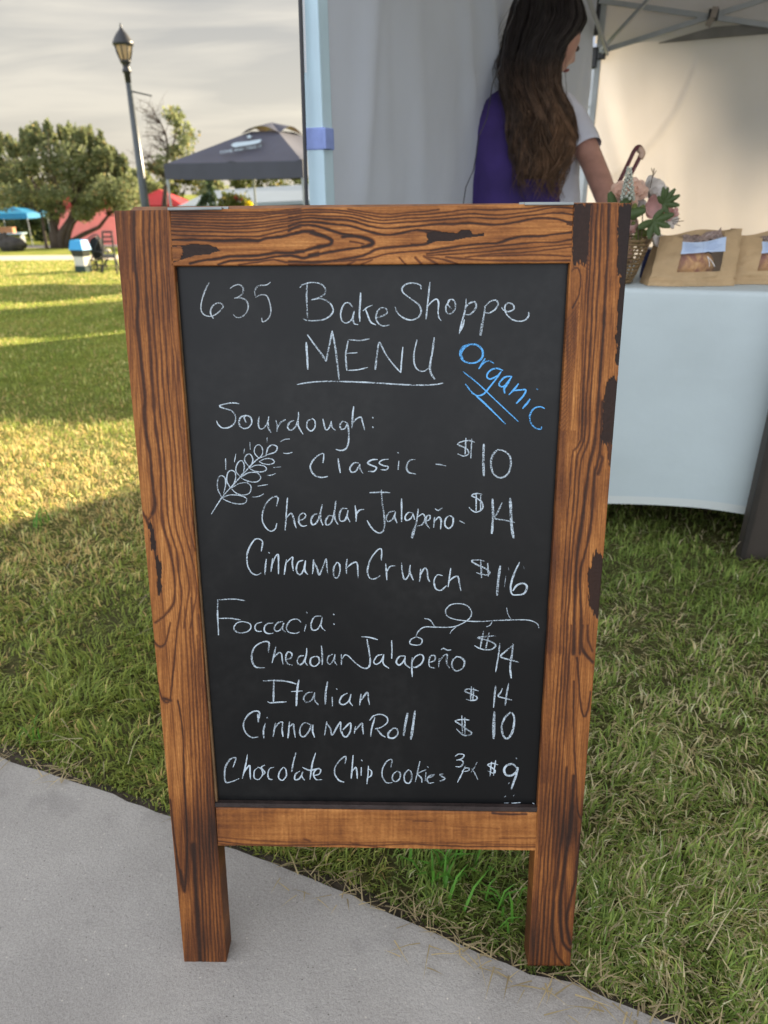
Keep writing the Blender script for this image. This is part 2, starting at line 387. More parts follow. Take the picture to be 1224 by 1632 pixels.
def chalk(name, col, hi=.95):
    m = bpy.data.materials.new(name); m.use_nodes = True; t = m.node_tree; n = t.nodes; b = n['Principled BSDF']
    b.inputs['Base Color'].default_value = (*col, 1); b.inputs['Roughness'].default_value = 1; b.inputs['Specular IOR Level'].default_value = 0
    tc_ = n.new('ShaderNodeTexCoord'); z = n.new('ShaderNodeTexNoise'); z.inputs['Scale'].default_value = 780; z.inputs['Detail'].default_value = 2; t.links.new(tc_.outputs['Object'], z.inputs['Vector'])
    z2 = n.new('ShaderNodeTexNoise'); z2.inputs['Scale'].default_value = 42; z2.inputs['Detail'].default_value = 2; t.links.new(tc_.outputs['Object'], z2.inputs['Vector'])
    a = n.new('ShaderNodeMath'); a.operation = 'MULTIPLY_ADD'; t.links.new(z2.outputs['Fac'], a.inputs[0]); a.inputs[1].default_value = .75; t.links.new(z.outputs['Fac'], a.inputs[2])
    r = n.new('ShaderNodeMapRange'); t.links.new(a.outputs[0], r.inputs[0]); r.inputs[1].default_value = .62; r.inputs[2].default_value = hi; r.inputs[3].default_value = .06; r.inputs[4].default_value = .97
    tr = n.new('ShaderNodeBsdfTransparent'); mx = n.new('ShaderNodeMixShader'); t.links.new(r.outputs[0], mx.inputs[0]); t.links.new(tr.outputs[0], mx.inputs[1]); t.links.new(b.outputs[0], mx.inputs[2]); t.links.new(mx.outputs[0], n['Material Output'].inputs[0])
    return m
M['chalk_w'] = chalk('white_chalk', (.57, .67, .75), 1.0); M['chalk_f'] = chalk('faint_white_chalk', (.62, .70, .76), 1.18); M['chalk_b'] = chalk('blue_chalk', (.14, .46, .90))

sign = thing('chalkboard_sign', (BX, BY, 0), 'burnt wood A-frame chalkboard with handwritten bakery menu standing on the concrete edge', 'sign')

# --- left stile (T: crop origin 160,300 x3.6 ; 180,620 x4.295 ; 220,1000 x2.914)
a = lambda p: cv((160, 300), 3.6, p); b = lambda p: cv((180, 620), 4.295, p); c = lambda p: cv((220, 1000), 2.914, p)
LL = [
 (a([(190, 120), (192, 250), (195, 400), (207, 520), (214, 640), (212, 760), (225, 900), (240, 1050), (256, 1200)]) + b([(215, 150), (230, 330), (255, 450), (262, 560), (275, 680), (285, 790), (270, 855)]), 5.5, .80),
 (a([(178, 120), (180, 250), (188, 380), (196, 470)]), 7, .6),
 (a([(145, 125), (150, 300), (160, 520)]), 4, .35),
 (a([(243, 125), (246, 300), (256, 450), (264, 600), (277, 800), (290, 1000), (305, 1200)]) + b([(290, 250), (312, 400), (325, 520), (330, 700), (337, 900), (370, 1030), (402, 1150), (425, 1350), (410, 1480), (345, 1560), (290, 1600)]), 4.2, .72),
 (a([(285, 125), (280, 300), (291, 500), (300, 700), (315, 900), (335, 1200)]) + b([(335, 300), (360, 600), (375, 850), (400, 1000), (435, 1100), (447, 1250), (470, 1400), (455, 1560), (440, 1640)]), 2.6, .66),
 (a([(312, 125), (312, 300), (326, 600), (346, 900), (366, 1200)]) + b([(380, 300), (400, 500), (410, 750), (430, 950), (465, 1060), (500, 1200), (520, 1350), (510, 1470), (485, 1640)]), 2.0, .6),
 (a([(340, 125), (345, 400), (361, 700), (380, 1000), (395, 1200)]) + b([(425, 400), (440, 700), (470, 900), (520, 1080), (560, 1250), (575, 1400), (555, 1500), (530, 1640)]), 1.9, .58),
 (a([(365, 125), (370, 300), (385, 600), (401, 800), (420, 1000), (438, 1200)]) + b([(470, 350), (490, 700), (512, 900), (562, 1110)]), 1.7, .5),
 (a([(378, 125), (384, 300), (400, 600), (420, 850)]) + b([(465, 0), (500, 500), (530, 800), (562, 1000), (585, 1250), (596, 1500)]), 1.4, .45),
 (b([(205, 845), (222, 885), (240, 900), (262, 868)]), 3.0, .7),
 (b([(225, 875), (245, 930)]), 3.5, .75),
 (b([(288, 1085), (292, 1150)]), 2.2, .8),
 (c([(72, 60), (85, 80), (105, 90), (127, 75), (140, 30), (148, -20)]), 2.6, .75),
 (c([(92, 260), (104, 315), (122, 345), (146, 344), (158, 260), (172, 120), (180, 0)]), 2.4, .75), (c([(118, 330), (150, 340)]), 4.5, .8),
 (c([(186, 340), (206, 480), (214, 700), (224, 850), (228, 1000), (223, 1130), (216, 1228)]), 2.4, .82),
 (c([(150, 800), (168, 980), (190, 1120), (215, 1225)]), 2.2, .75), (c([(196, 1130), (214, 1225)]), 4.5, .75),
 (c([(200, -120), (203, 200), (212, 420), (216, 560)]), 1.6, .45),
 (c([(258, 1010), (270, 1250), (280, 1400), (288, 1580)]), 7.5, .78),
]
for k, (x0, x1) in enumerate([(222, 292), (240, 312), (256, 328), (272, 345), (286, 362), (298, 378), (308, 394)]):
    ys0 = (-95, 20, -140, 35, -60, -110, 10)[k]; LL.append((c([(x0 + ys0 * .06, ys0), (x0 + (x1 - x0) * .28, 420), (x0 + (x1 - x0) * .5, 800), (x0 + (x1 - x0) * .74, 1180), (x1, 1570)]), 1.7, .50 + .06 * (k % 3)))
LBL = [
 (b([(240, 925), (268, 920), (285, 1000), (298, 1060), (292, 1105), (268, 1095), (258, 1040)]), .88),
 (b([(288, 1120), (305, 1160), (328, 1180), (330, 1250), (325, 1290), (340, 1340), (332, 1395), (308, 1390), (297, 1330), (305, 1280), (290, 1190)]), .88),
]
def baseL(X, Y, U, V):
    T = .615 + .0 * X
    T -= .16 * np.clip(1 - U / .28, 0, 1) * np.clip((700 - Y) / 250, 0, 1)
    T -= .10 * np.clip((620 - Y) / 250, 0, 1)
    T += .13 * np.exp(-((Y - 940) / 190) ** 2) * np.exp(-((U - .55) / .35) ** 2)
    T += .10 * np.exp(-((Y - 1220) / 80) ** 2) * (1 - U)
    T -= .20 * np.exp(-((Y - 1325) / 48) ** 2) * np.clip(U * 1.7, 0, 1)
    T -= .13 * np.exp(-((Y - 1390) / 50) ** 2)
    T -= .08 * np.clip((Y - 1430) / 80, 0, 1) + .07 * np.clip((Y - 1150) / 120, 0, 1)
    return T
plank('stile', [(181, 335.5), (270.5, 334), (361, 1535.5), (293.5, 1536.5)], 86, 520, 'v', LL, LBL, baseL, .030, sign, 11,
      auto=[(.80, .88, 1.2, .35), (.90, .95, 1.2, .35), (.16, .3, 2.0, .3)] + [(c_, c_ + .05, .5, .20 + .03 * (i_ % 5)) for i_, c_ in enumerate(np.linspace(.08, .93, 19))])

# --- right stile
a = lambda p: cv((830, 320), 4.294, p); b = lambda p: cv((840, 640), 4.08, p); c = lambda p: cv((800, 1000), 2.914, p)
RL = [
 (a([(490, 20), (476, 400), (456, 800), (432, 1200), (412, 1640)]) + b([(300, 320), (278, 560), (258, 800), (240, 1100), (222, 1400), (212, 1640)]), 2.6, .70),
 (a([(525, 20), (502, 500), (482, 900), (454, 1300), (434, 1640)]) + b([(326, 350), (304, 640), (280, 900), (262, 1150), (243, 1450), (235, 1640)]), 2.4, .68),
 (a([(555, 20), (536, 500), (511, 900), (482, 1300), (466, 1640)]) + b([(352, 380), (330, 640), (302, 900), (284, 1150), (262, 1450), (255, 1640)]), 2.2, .66),
 (a([(605, 20), (592, 400), (571, 800), (541, 1200), (508, 1640)]) + b([(408, 400), (396, 470), (386, 560), (366, 720), (346, 850), (326, 1000), (311, 1300), (302, 1640)]), 5.2, .78),
 (b([(490, 0), (472, 350), (441, 450), (430, 600), (421, 760), (386, 950), (352, 1080), (346, 1200), (352, 1400), (345, 1640)]), 3.6, .76),
 (a([(350, 478), (374, 458), (398, 470), (411, 540), (401, 640), (356, 735)]), 1.9, .72),
 (a([(470, 200), (452, 500), (440, 700), (420, 1100), (395, 1640)]), 2.0, .5),
 (b([(470, 350), (490, 370), (462, 470)]), 4.5, .7),
 (c([(372, -10), (370, 90), (392, 130), (422, 162)]), 4.0, .8), (c([(398, -10), (402, 60), (420, 110)]), 2.4, .6),
 (c([(350, 140), (364, 340), (380, 415), (400, 385), (410, 300)]), 2.2, .75),
 (c([(335, 250), (333, 500), (345, 720), (352, 850), (366, 885)]), 2.2, .7),
 (c([(334, 690), (320, 900), (292, 1100), (270, 1300), (282, 1460), (322, 1505)]), 5.5, .80),
 (c([(300, 650), (285, 900), (255, 1150), (236, 1350), (246, 1500), (300, 1580)]), 3.4, .72),
 (c([(366, 960), (345, 1150), (318, 1270), (300, 1370), (318, 1470)]), 4.5, .72),
]
for k, (x0, x1, w_) in enumerate([(258, 142, 1.3), (276, 160, 1.6), (292, 178, 1.8), (306, 196, 2.0), (322, 214, 2.2)]):
    RL.append((c([(x0, -10), (x0 - (x0 - x1) * .18, 300), (x0 - (x0 - x1) * .36, 600), (x0 - (x0 - x1) * .62, 1000), (x1, 1590)]), w_, .55 + .05 * (k % 3)))
for k in range(9):
    x0 = 206 + k * 7.5; RL.append((c([(x0, -5), (x0 - 14 - k, 300), (x0 - 26 - k * 2, 720)]), .9, .30))
for k in range(30):                          # short slanted rings beside the knot
    y = 760 + k * 31; xl = 312 - (y - 760) * .05; RL.append((a([(xl - 8, y + 66), (xl + 30, y + 28), (xl + 62 - k * .3, y - 16), (xl + 88 - k * .9, y - 62)]), 1.1, .36))
for k in range(13):
    x0 = 205 + k * 8.5; RL.append((b([(x0 + 6, 190), (x0 - 16, 520), (x0 - 34, 900), (x0 - 60, 1300), (x0 - 74, 1640)]), 1.0, .36 + .08 * (k % 2)))
for k in range(14):                          # charred corner with slanted rings
    y = 20 + k * 30; RL.append((a([(368, y), (410, y + 22), (470, y + 62)]), 1.3, .55))
RBL = [
 (a([(362, 20), (484, 20), (466, 250), (452, 440), (395, 425), (352, 440)]), .80),
 (a([(664, 20), (664, 300), (660, 500), (684, 520), (664, 700), (661, 870), (640, 950), (662, 985), (640, 1100), (668, 1125), (672, 1600), (780, 1600), (780, 20)]), .90),
 (a([(588, 1245), (612, 1215), (645, 1208), (662, 1235), (780, 1240), (780, 1660), (545, 1660), (560, 1500), (572, 1290)]), .84),
 (b([(428, 960), (440, 990), (452, 960), (466, 1000), (500, 1010), (500, 1420), (446, 1405), (400, 1320), (396, 1110), (420, 1060)]), .82),
 (b([(520, 300), (545, 200), (560, 420), (535, 420)]), .6),
]
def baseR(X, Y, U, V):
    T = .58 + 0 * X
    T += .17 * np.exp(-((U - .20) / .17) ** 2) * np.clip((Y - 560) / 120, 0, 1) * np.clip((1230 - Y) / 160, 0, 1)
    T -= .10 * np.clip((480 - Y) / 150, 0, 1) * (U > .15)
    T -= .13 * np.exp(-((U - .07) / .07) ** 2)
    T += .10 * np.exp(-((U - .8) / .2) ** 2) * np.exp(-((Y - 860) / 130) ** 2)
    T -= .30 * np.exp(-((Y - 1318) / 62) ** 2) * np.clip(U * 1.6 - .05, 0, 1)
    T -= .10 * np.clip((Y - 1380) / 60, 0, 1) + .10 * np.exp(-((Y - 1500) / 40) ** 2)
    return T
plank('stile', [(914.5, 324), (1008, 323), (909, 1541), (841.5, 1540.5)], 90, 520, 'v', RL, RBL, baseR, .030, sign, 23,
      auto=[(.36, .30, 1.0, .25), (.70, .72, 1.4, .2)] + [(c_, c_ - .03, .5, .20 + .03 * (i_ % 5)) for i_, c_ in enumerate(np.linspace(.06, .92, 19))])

# --- top rail
r1 = lambda p: cv((260, 310), 5.564, p); r2 = lambda p: cv((460, 310), 5.1, p); r3 = lambda p: cv((680, 310), 4.896, p)
TL = [
 (r1([(40, 402), (250, 400), (480, 410), (700, 405), (840, 410), (900, 390), (1050, 370), (1224, 335)]) + r2([(100, 300), (200, 305), (300, 345), (352, 378), (325, 412), (230, 430), (100, 465), (0, 475)]) + r1([(1000, 515), (840, 540), (600, 550), (480, 570), (350, 585), (240, 610)]), 3.6, .82),
 (r2([(180, 308), (300, 345), (355, 378), (325, 410), (240, 428)]), 6.0, .84), (r2([(60, 312), (130, 300), (200, 305)]), 5.0, .8), (r2([(120, 462), (60, 468)]), 4.5, .8),
 (r1([(490, 622), (600, 590), (840, 580), (980, 555), (1130, 540), (1224, 565)]) + r2([(150, 512), (230, 490), (350, 465), (470, 445), (600, 430), (680, 408), (690, 385), (640, 360), (560, 340), (430, 320), (330, 285), (220, 257), (100, 250), (0, 292)]), 3.2, .80),
 (r2([(440, 345), (540, 340), (640, 362), (682, 388), (672, 410), (600, 428)]), 5.5, .86), (r2([(170, 500), (240, 485)]), 5.0, .8), (r2([(500, 385), (560, 390), (610, 402)]), 2.5, .55),
 (r1([(670, 622), (840, 600), (980, 580), (1080, 602), (1224, 606)]), 1.8, .6),
 (r2([(0, 258), (100, 226), (250, 225), (400, 245), (480, 250), (600, 285), (720, 320), (830, 330), (950, 308), (1050, 290), (1224, 305)]), 3.0, .78),
 (r2([(1050, 292), (1110, 300), (1140, 325)]), 3.0, .7), (r2([(1000, 410), (1100, 405), (1140, 385)]), 3.0, .7),
 (r2([(0, 217), (150, 190), (330, 200), (480, 210), (600, 240), (720, 270), (850, 275), (1000, 260), (1224, 238)]) + r3([(200, 230), (330, 222), (540, 236), (700, 215), (850, 186), (980, 185), (1060, 200), (1160, 240)]), 2.6, .74),
 (r2([(0, 186), (150, 170), (330, 175), (480, 180), (600, 210), (760, 235), (950, 225), (1224, 205)]) + r3([(330, 181), (540, 190), (700, 175), (980, 145), (1100, 150), (1170, 166)]), 1.9, .68),
 (r2([(0, 161), (150, 146), (350, 145), (520, 160), (640, 190), (780, 210), (960, 195), (1224, 180)]) + r3([(330, 151), (540, 160), (800, 136), (1000, 100), (1170, 110)]), 1.7, .64),
 (r2([(0, 141), (150, 125), (400, 125), (560, 150), (760, 185), (960, 170), (1224, 150)]) + r3([(330, 116), (540, 121), (800, 106), (1000, 84), (1100, 78)]), 1.6, .6),
 (r2([(480, 116), (600, 140), (760, 160), (960, 150), (1224, 122)]), 1.6, .55),
 (r2([(0, 545), (200, 550), (400, 530), (600, 500), (700, 450), (800, 430), (950, 420), (1100, 405), (1200, 370)]), 2.8, .74),
 (r2([(0, 572), (200, 560), (420, 540), (640, 525), (760, 490), (950, 465), (1224, 450)]), 1.7, .6),
 (r2([(480, 572), (560, 530)]), 2.2, .5), (r2([(590, 570), (680, 530)]), 2.2, .5), (r2([(900, 512), (955, 572)]), 2.4, .55), (r2([(1030, 512), (1085, 572)]), 2.4, .55), (r2([(1100, 502), (1210, 566)]), 2.4, .5),
 (r3([(30, 436), (200, 411), (400, 386), (540, 381), (640, 351), (740, 326), (880, 326), (1000, 311), (1160, 290)]), 2.9, .76),
 (r3([(0, 465), (180, 440), (330, 425), (520, 410), (640, 395), (800, 376), (1000, 371), (1160, 345)]), 1.8, .64),
 (r3([(0, 478), (300, 460), (540, 440), (700, 425), (850, 410), (1160, 384)]), 1.5, .58), (r3([(300, 492), (540, 462), (700, 455), (1160, 409)]), 1.5, .55),
 (r3([(400, 480), (640, 476), (900, 470), (1160, 486)]), 1.7, .55), (r3([(0, 490), (120, 505), (240, 545)]), 1.8, .55), (r3([(150, 490), (400, 510), (700, 516), (1150, 515)]), 1.9, .55),
]
for ys in [(150, 158, 160, 158, 148, 120), (168, 176, 178, 173, 160, 134), (190, 196, 198, 190, 172, 148), (215, 222, 227, 216, 196, 166), (240, 252, 256, 246, 230, 195), (262, 273, 285, 268, 252, 216), (290, 300, 306, 295, 275, 240), (325, 330, 336, 330, 300, 264), (355, 367, 372, 371, 335, 290)]:
    TL.append((r1([(x, y) for x, y in zip((40, 350, 620, 850, 1000, 1224), ys)]), 1.6, .62))
TBL = [
 (r1([(150, 578), (178, 500), (158, 455), (60, 460), (60, 448), (180, 448), (240, 438), (390, 440), (465, 462), (512, 500), (440, 512), (400, 532), (290, 540), (200, 566), (60, 610), (60, 596)]), .86),
 (r2([(1130, 335), (1160, 312), (1240, 298), (1240, 380), (1150, 388), (1120, 400), (1140, 365)]), .88),
 (r3([(0, 300), (80, 285), (240, 300), (270, 275), (340, 275), (362, 312), (440, 300), (446, 326), (350, 330), (260, 350), (200, 365), (80, 365), (10, 388)]), .90),
 (r3([(1085, 206), (1165, 205), (1165, 244), (1095, 240)]), .6),
]
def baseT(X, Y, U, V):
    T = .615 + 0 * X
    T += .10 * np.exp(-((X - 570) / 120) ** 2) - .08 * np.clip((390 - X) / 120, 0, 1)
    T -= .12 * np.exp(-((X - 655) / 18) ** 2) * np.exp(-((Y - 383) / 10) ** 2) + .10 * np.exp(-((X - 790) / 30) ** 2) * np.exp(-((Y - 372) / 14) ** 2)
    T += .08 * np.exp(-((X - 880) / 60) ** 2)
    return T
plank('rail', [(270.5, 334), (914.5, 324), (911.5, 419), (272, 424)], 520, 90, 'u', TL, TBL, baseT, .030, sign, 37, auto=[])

# --- bottom rail
s1 = lambda p: cv((330, 1270), 4.533, p); s2 = lambda p: cv((590, 1270), 4.371, p)
BL = [(s1([(50, 318), (300, 345), (600, 350), (900, 345), (1224, 350)]) + s2([(300, 330), (600, 345), (900, 348), (1170, 350)]), 1.5, .55),
      (s1([(50, 292), (300, 312), (600, 325), (900, 330), (1224, 330)]) + s2([(300, 318), (600, 325), (900, 332), (1170, 335)]), 1.1, .35),
      (s1([(50, 340), (250, 352), (420, 364)]), 1.8, .55), (s1([(1050, 340), (1224, 360)]), 1.6, .55), (s2([(0, 345), (120, 360)]), 1.6, .5),
      (s2([(300, 168), (430, 170)]), 1.2, .4), (s2([(560, 205), (900, 222)]), 1.0, .2), (s2([(700, 320), (900, 310)]), 1.4, .3), (s2([(900, 288), (1160, 288)]), 1.0, .3),
      (s2([(850, 116), (1000, 122), (1090, 122)]), 2.4, .7), (s1([(700, 305), (745, 320)]), 3.0, .35)]
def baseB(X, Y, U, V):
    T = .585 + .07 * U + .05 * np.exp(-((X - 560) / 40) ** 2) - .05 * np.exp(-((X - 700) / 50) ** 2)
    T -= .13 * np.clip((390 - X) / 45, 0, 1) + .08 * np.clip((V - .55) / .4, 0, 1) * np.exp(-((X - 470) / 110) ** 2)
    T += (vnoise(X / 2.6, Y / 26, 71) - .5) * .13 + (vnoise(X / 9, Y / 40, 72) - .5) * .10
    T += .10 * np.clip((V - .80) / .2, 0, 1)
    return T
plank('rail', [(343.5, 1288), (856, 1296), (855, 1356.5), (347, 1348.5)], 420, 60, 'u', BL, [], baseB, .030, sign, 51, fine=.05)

# --- slate panel sunk behind the rails
def quad_sheet(q, off, nu, nv):
    m = MB(); q = [pl(*p) for p in q]
    return m.sheet(lambda u, v: q[0] * (1 - u) * (1 - v) + q[1] * u * (1 - v) + q[2] * u * v + q[3] * (1 - u) * v + nrm * off, nu, nv)
pm = MB(); q = [(262, 418), (920, 412), (864, 1303), (336, 1296)]
pm.prism([pl(*p, off=-.0085) for p in (q[3], q[2], q[1], q[0])], -nrm * .006)
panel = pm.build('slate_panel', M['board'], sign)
# raw lip of the rebate that shows along the left stile
lp = MB(); lp.prism([pl(273.5, 428, -.0082), pl(277.5, 428, -.0082), pl(345.5, 1288, -.0082), pl(341.5, 1288, -.0082)], nrm * .004)
lp.build('rebate_lip', mat('raw_pine_edge', (.20, .115, .05), .7, .25, 60), sign)
lp = MB(); lp.prism([pl(336, 1281, -.0078), pl(336, 1287.5, -.0078), pl(862, 1295.5, -.0078), pl(862, 1288.5, -.0078)], nrm * .0062)
lp.build('bottom_ledge', mat('charred_ledge', (.030, .020, .018), .6, .4, 60, .2, 200), sign)

# --- handwriting
SK = [0]
def stroke(m, pts, wd=2.6, taper=.25):
    wd = wd * .80
    P = smooth_pts(pts, 2.2) if len(pts) > 2 else np.linspace(pts[0], pts[1], max(2, int(np.hypot(pts[1][0] - pts[0][0], pts[1][1] - pts[0][1]) / 2.5)))
    if len(P) < 2: P = np.array([pts[0], (pts[0][0] + 1.5, pts[0][1] + 1)])
    SK[0] += 1; k = SK[0]; off = -.0085 + .00022 + (k % 37) * 1.6e-5
    T = np.gradient(P, axis=0); T /= np.linalg.norm(T, axis=1)[:, None] + 1e-9
    s = np.arange(len(P)); wv = wd * (.78 + .5 * vnoise(s / 5.0, np.full(len(P), k * 3.7), 5)); e = np.minimum(s, s[::-1]) / 3.0; wv = wv * np.clip(.55 + e * .45, 0, 1)
    # slanted nib: strokes going down are broader than strokes going sideways
    wv = wv * (.88 + .22 * np.abs(T[:, 1]))
    Nn = np.stack([-T[:, 1], T[:, 0]], -1)
    jl = (vnoise(s / 1.3, np.full(len(P), k * 1.7), 8) - .5) * .5; jr = (vnoise(s / 1.3, np.full(len(P), k * 2.3), 9) - .5) * .5
    A = P + Nn * (wv / 2 + jl)[:, None]; Bp = P - Nn * (wv / 2 + jr)[:, None]
    n = len(P); V = np.vstack([pl(A[:, 0], A[:, 1], off), pl(P[:, 0], P[:, 1], off), pl(Bp[:, 0], Bp[:, 1], off)])
    V = V + nrm * ((np.tile(np.arange(n) % 2, 3) * 2e-6)[:, None])
    m.add(V, [(i, n + i, n + i + 1, i + 1) for i in range(n - 1)] + [(n + i, 2 * n + i, 2 * n + i + 1, n + i + 1) for i in range(n - 1)])
def dot(m, p, r=2.0):
    stroke(m, [(p[0] - r * .5, p[1] - r * .4), (p[0] + r * .5, p[1] + r * .4)], r * 1.7)
S1, S2, S3, S4, S5, S6, S7, S8 = [((280, 420), 3.825), ((580, 420), 3.825), ((310, 620), 4.08), ((580, 680), 4.08), ((320, 860), 4.08), ((580, 940), 4.08), ((320, 1060), 4.08), ((580, 1060), 4.08)]
def write(name, sets, label, material='chalk_w', wd=2.6):
    m = MB()
    for (o, s), strokes in sets:
        for st in strokes:
            w_ = wd
            if isinstance(st, tuple) and isinstance(st[0], list): st, w_ = st
            if len(st) == 1: dot(m, cv(o, s, st)[0])
            else: stroke(m, cv(o, s, st), w_)
    return m.build(name, M[material], panel, label=label)
write('chalk_lettering', [(S1, [
 [(192, 112), (165, 165), (145, 230), (141, 275), (155, 307), (185, 321), (215, 318), (245, 300), (272, 272), (278, 258), (262, 241), (240, 240), (215, 255), (200, 285), (203, 312), (218, 335)],
 [(320, 150), (345, 132), (375, 126), (400, 145), (398, 180), (375, 200), (345, 210)], [(345, 210), (385, 207), (420, 225), (432, 260), (420, 300), (390, 325), (360, 328), (340, 310)],
 [(570, 110), (545, 128), (500, 132), (478, 150), (472, 180), (478, 197)], [(478, 205), (510, 188), (545, 195), (562, 230), (572, 280), (565, 320), (545, 345), (520, 355), (515, 330)],
])], '635 in faint white chalk', 'chalk_f', 2.4)
write('chalk_lettering', [(S1, [
 [(795, 125), (792, 200), (795, 270), (798, 335)], [(750, 145), (770, 125), (820, 113), (870, 118), (905, 145), (905, 180), (870, 205), (820, 220)], [(820, 220), (880, 213), (930, 235), (955, 275), (945, 310), (900, 340), (840, 348), (790, 345), (770, 333)],
 [(1075, 265), (1055, 240), (1030, 240), (1008, 275), (1002, 320), (1015, 355), (1040, 362), (1070, 340), (1085, 290), (1078, 330), (1085, 365), (1110, 373)],
 [(1125, 175), (1122, 240), (1118, 300), (1120, 355)]]), (S2, [
 [(-8, 288), (20, 265), (50, 252)], [(5, 272), (20, 310), (38, 355), (72, 375)],
 [(75, 330), (110, 320), (140, 300), (135, 275), (110, 268), (85, 285), (72, 320), (80, 355), (110, 380), (155, 375)],
 [(350, 155), (345, 130), (305, 117), (260, 122), (232, 150), (245, 180), (290, 215), (335, 250), (350, 290), (335, 325), (290, 345), (240, 330), (205, 300), (188, 262)],
 [(405, 110), (395, 200), (380, 340)], [(388, 262), (415, 232), (445, 215), (458, 240), (455, 290), (460, 330), (475, 348)],
 [(530, 220), (505, 255), (505, 295), (530, 305), (555, 285), (562, 245), (545, 218), (520, 222), (515, 250), (540, 275)],
 [(628, 212), (622, 280), (600, 360), (585, 430)], [(585, 425), (605, 385), (617, 340)], [(625, 265), (650, 240), (680, 232), (690, 260), (670, 295), (640, 312), (618, 308)],
 [(745, 260), (735, 330), (725, 400), (718, 440)], [(712, 440), (720, 380), (730, 330)], [(740, 265), (775, 230), (810, 222), (825, 245), (805, 280), (770, 300), (742, 298)],
 [(845, 265), (862, 285), (890, 292), (922, 275), (915, 248), (885, 240), (866, 262), (875, 305), (910, 340), (950, 352), (990, 345), (1012, 320), (1012, 295)]])],
 'Bake Shoppe in white chalk')
write('chalk_lettering', [(S1, [([(800, 650), (795, 560), (790, 480)], 3.4), ([(797, 435), (840, 495), (885, 555), (912, 600)], 3.2), ([(912, 600), (930, 510), (950, 410)], 3), ([(950, 410), (970, 520), (982, 620), (993, 710)], 3.2),
 [(1050, 465), (1035, 540), (1035, 600), (1040, 655)], [(1055, 465), (1120, 470), (1180, 460)], [(1040, 550), (1105, 545)], [(1045, 655), (1110, 650), (1172, 635)]]), (S2, [
 ([(90, 480), (78, 560), (68, 650)], 3.2), [(95, 478), (130, 550), (180, 620), (225, 668)], [(238, 510), (230, 590), (225, 670)],
 [(325, 465), (308, 540), (308, 610), (330, 650), (365, 660), (395, 640)], ([(432, 450), (420, 540), (405, 620), (410, 670), (435, 710)], 3.2),
 ([(-415, 742), (-350, 730), (-250, 722), (-100, 724), (80, 732), (200, 740), (320, 745), (430, 742), (490, 732)], 2.9)])], 'MENU underlined in white chalk')
write('chalk_lettering', [(S2, [([(655, 495), (610, 510), (590, 550), (605, 590), (650, 610), (700, 600), (730, 565), (725, 525), (690, 497), (640, 493)], 3.6), [(645, 500), (612, 522), (597, 555), (612, 592)],
 ([(745, 580), (725, 615), (705, 645)], 3.6), [(720, 625), (750, 600), (775, 598), (800, 612)], [(855, 655), (815, 642), (775, 655), (755, 690), (775, 708), (815, 690), (845, 660)], ([(845, 660), (810, 710), (770, 760), (735, 800), (700, 810), (660, 795)], 3),
 [(910, 690), (870, 695), (840, 720), (830, 745), (855, 755), (885, 725), (910, 692)], ([(905, 695), (880, 740), (862, 765), (865, 797)], 3.4), ([(950, 735), (925, 770), (890, 805)], 3.2), ([(915, 780), (960, 775), (995, 775), (980, 810), (935, 860)], 3.2),
 ([(1022, 830), (1000, 860), (975, 890)], 3.4), [(1065, 770)], [(1112, 890), (1085, 878), (1045, 890), (1020, 930), (1025, 975), (1055, 1010), (1090, 1015), (1090, 1000)],
 ([(608, 662), (700, 735), (800, 830), (880, 905), (950, 970)], 2.2), ([(622, 738), (660, 785), (700, 820), (780, 895), (870, 985)], 2.8)])], 'Organic slanting in blue chalk, underlined twice', 'chalk_b', 2.9)
write('chalk_lettering', [(S3, [[(280, 102), (250, 95), (200, 100), (150, 115), (175, 130), (225, 145), (255, 180), (250, 225), (215, 255), (170, 260), (140, 235), (132, 212)],
 [(325, 175), (290, 190), (278, 225), (295, 258), (330, 262), (360, 235), (358, 195), (330, 178), (312, 190), (325, 225)], [(412, 185), (405, 230), (415, 265), (440, 262), (465, 225), (475, 185)], [(470, 210), (472, 260), (490, 290)],
 [(520, 205), (530, 250), (528, 285)], [(532, 260), (550, 225), (585, 205)], [(640, 210), (610, 225), (598, 260), (620, 275), (650, 250), (668, 200), (670, 155)], [(668, 200), (670, 250), (700, 302)],
 [(760, 200), (730, 215), (725, 255), (750, 280), (775, 260), (778, 215), (758, 198)], [(830, 200), (838, 240), (850, 272), (870, 262), (885, 220)], [(885, 215), (890, 255), (912, 275)],
 [(985, 225), (960, 215), (942, 240), (950, 268), (975, 262), (992, 225)], [(992, 225), (1000, 290), (998, 350), (985, 392), (950, 408), (915, 400)], ([(1032, 118), (1025, 180), (1020, 262)], 3.2), [(1025, 230), (1050, 200), (1080, 190), (1090, 220), (1105, 275)], [(1158, 192)], [(1158, 255)]])], 'Sourdough: in white chalk')
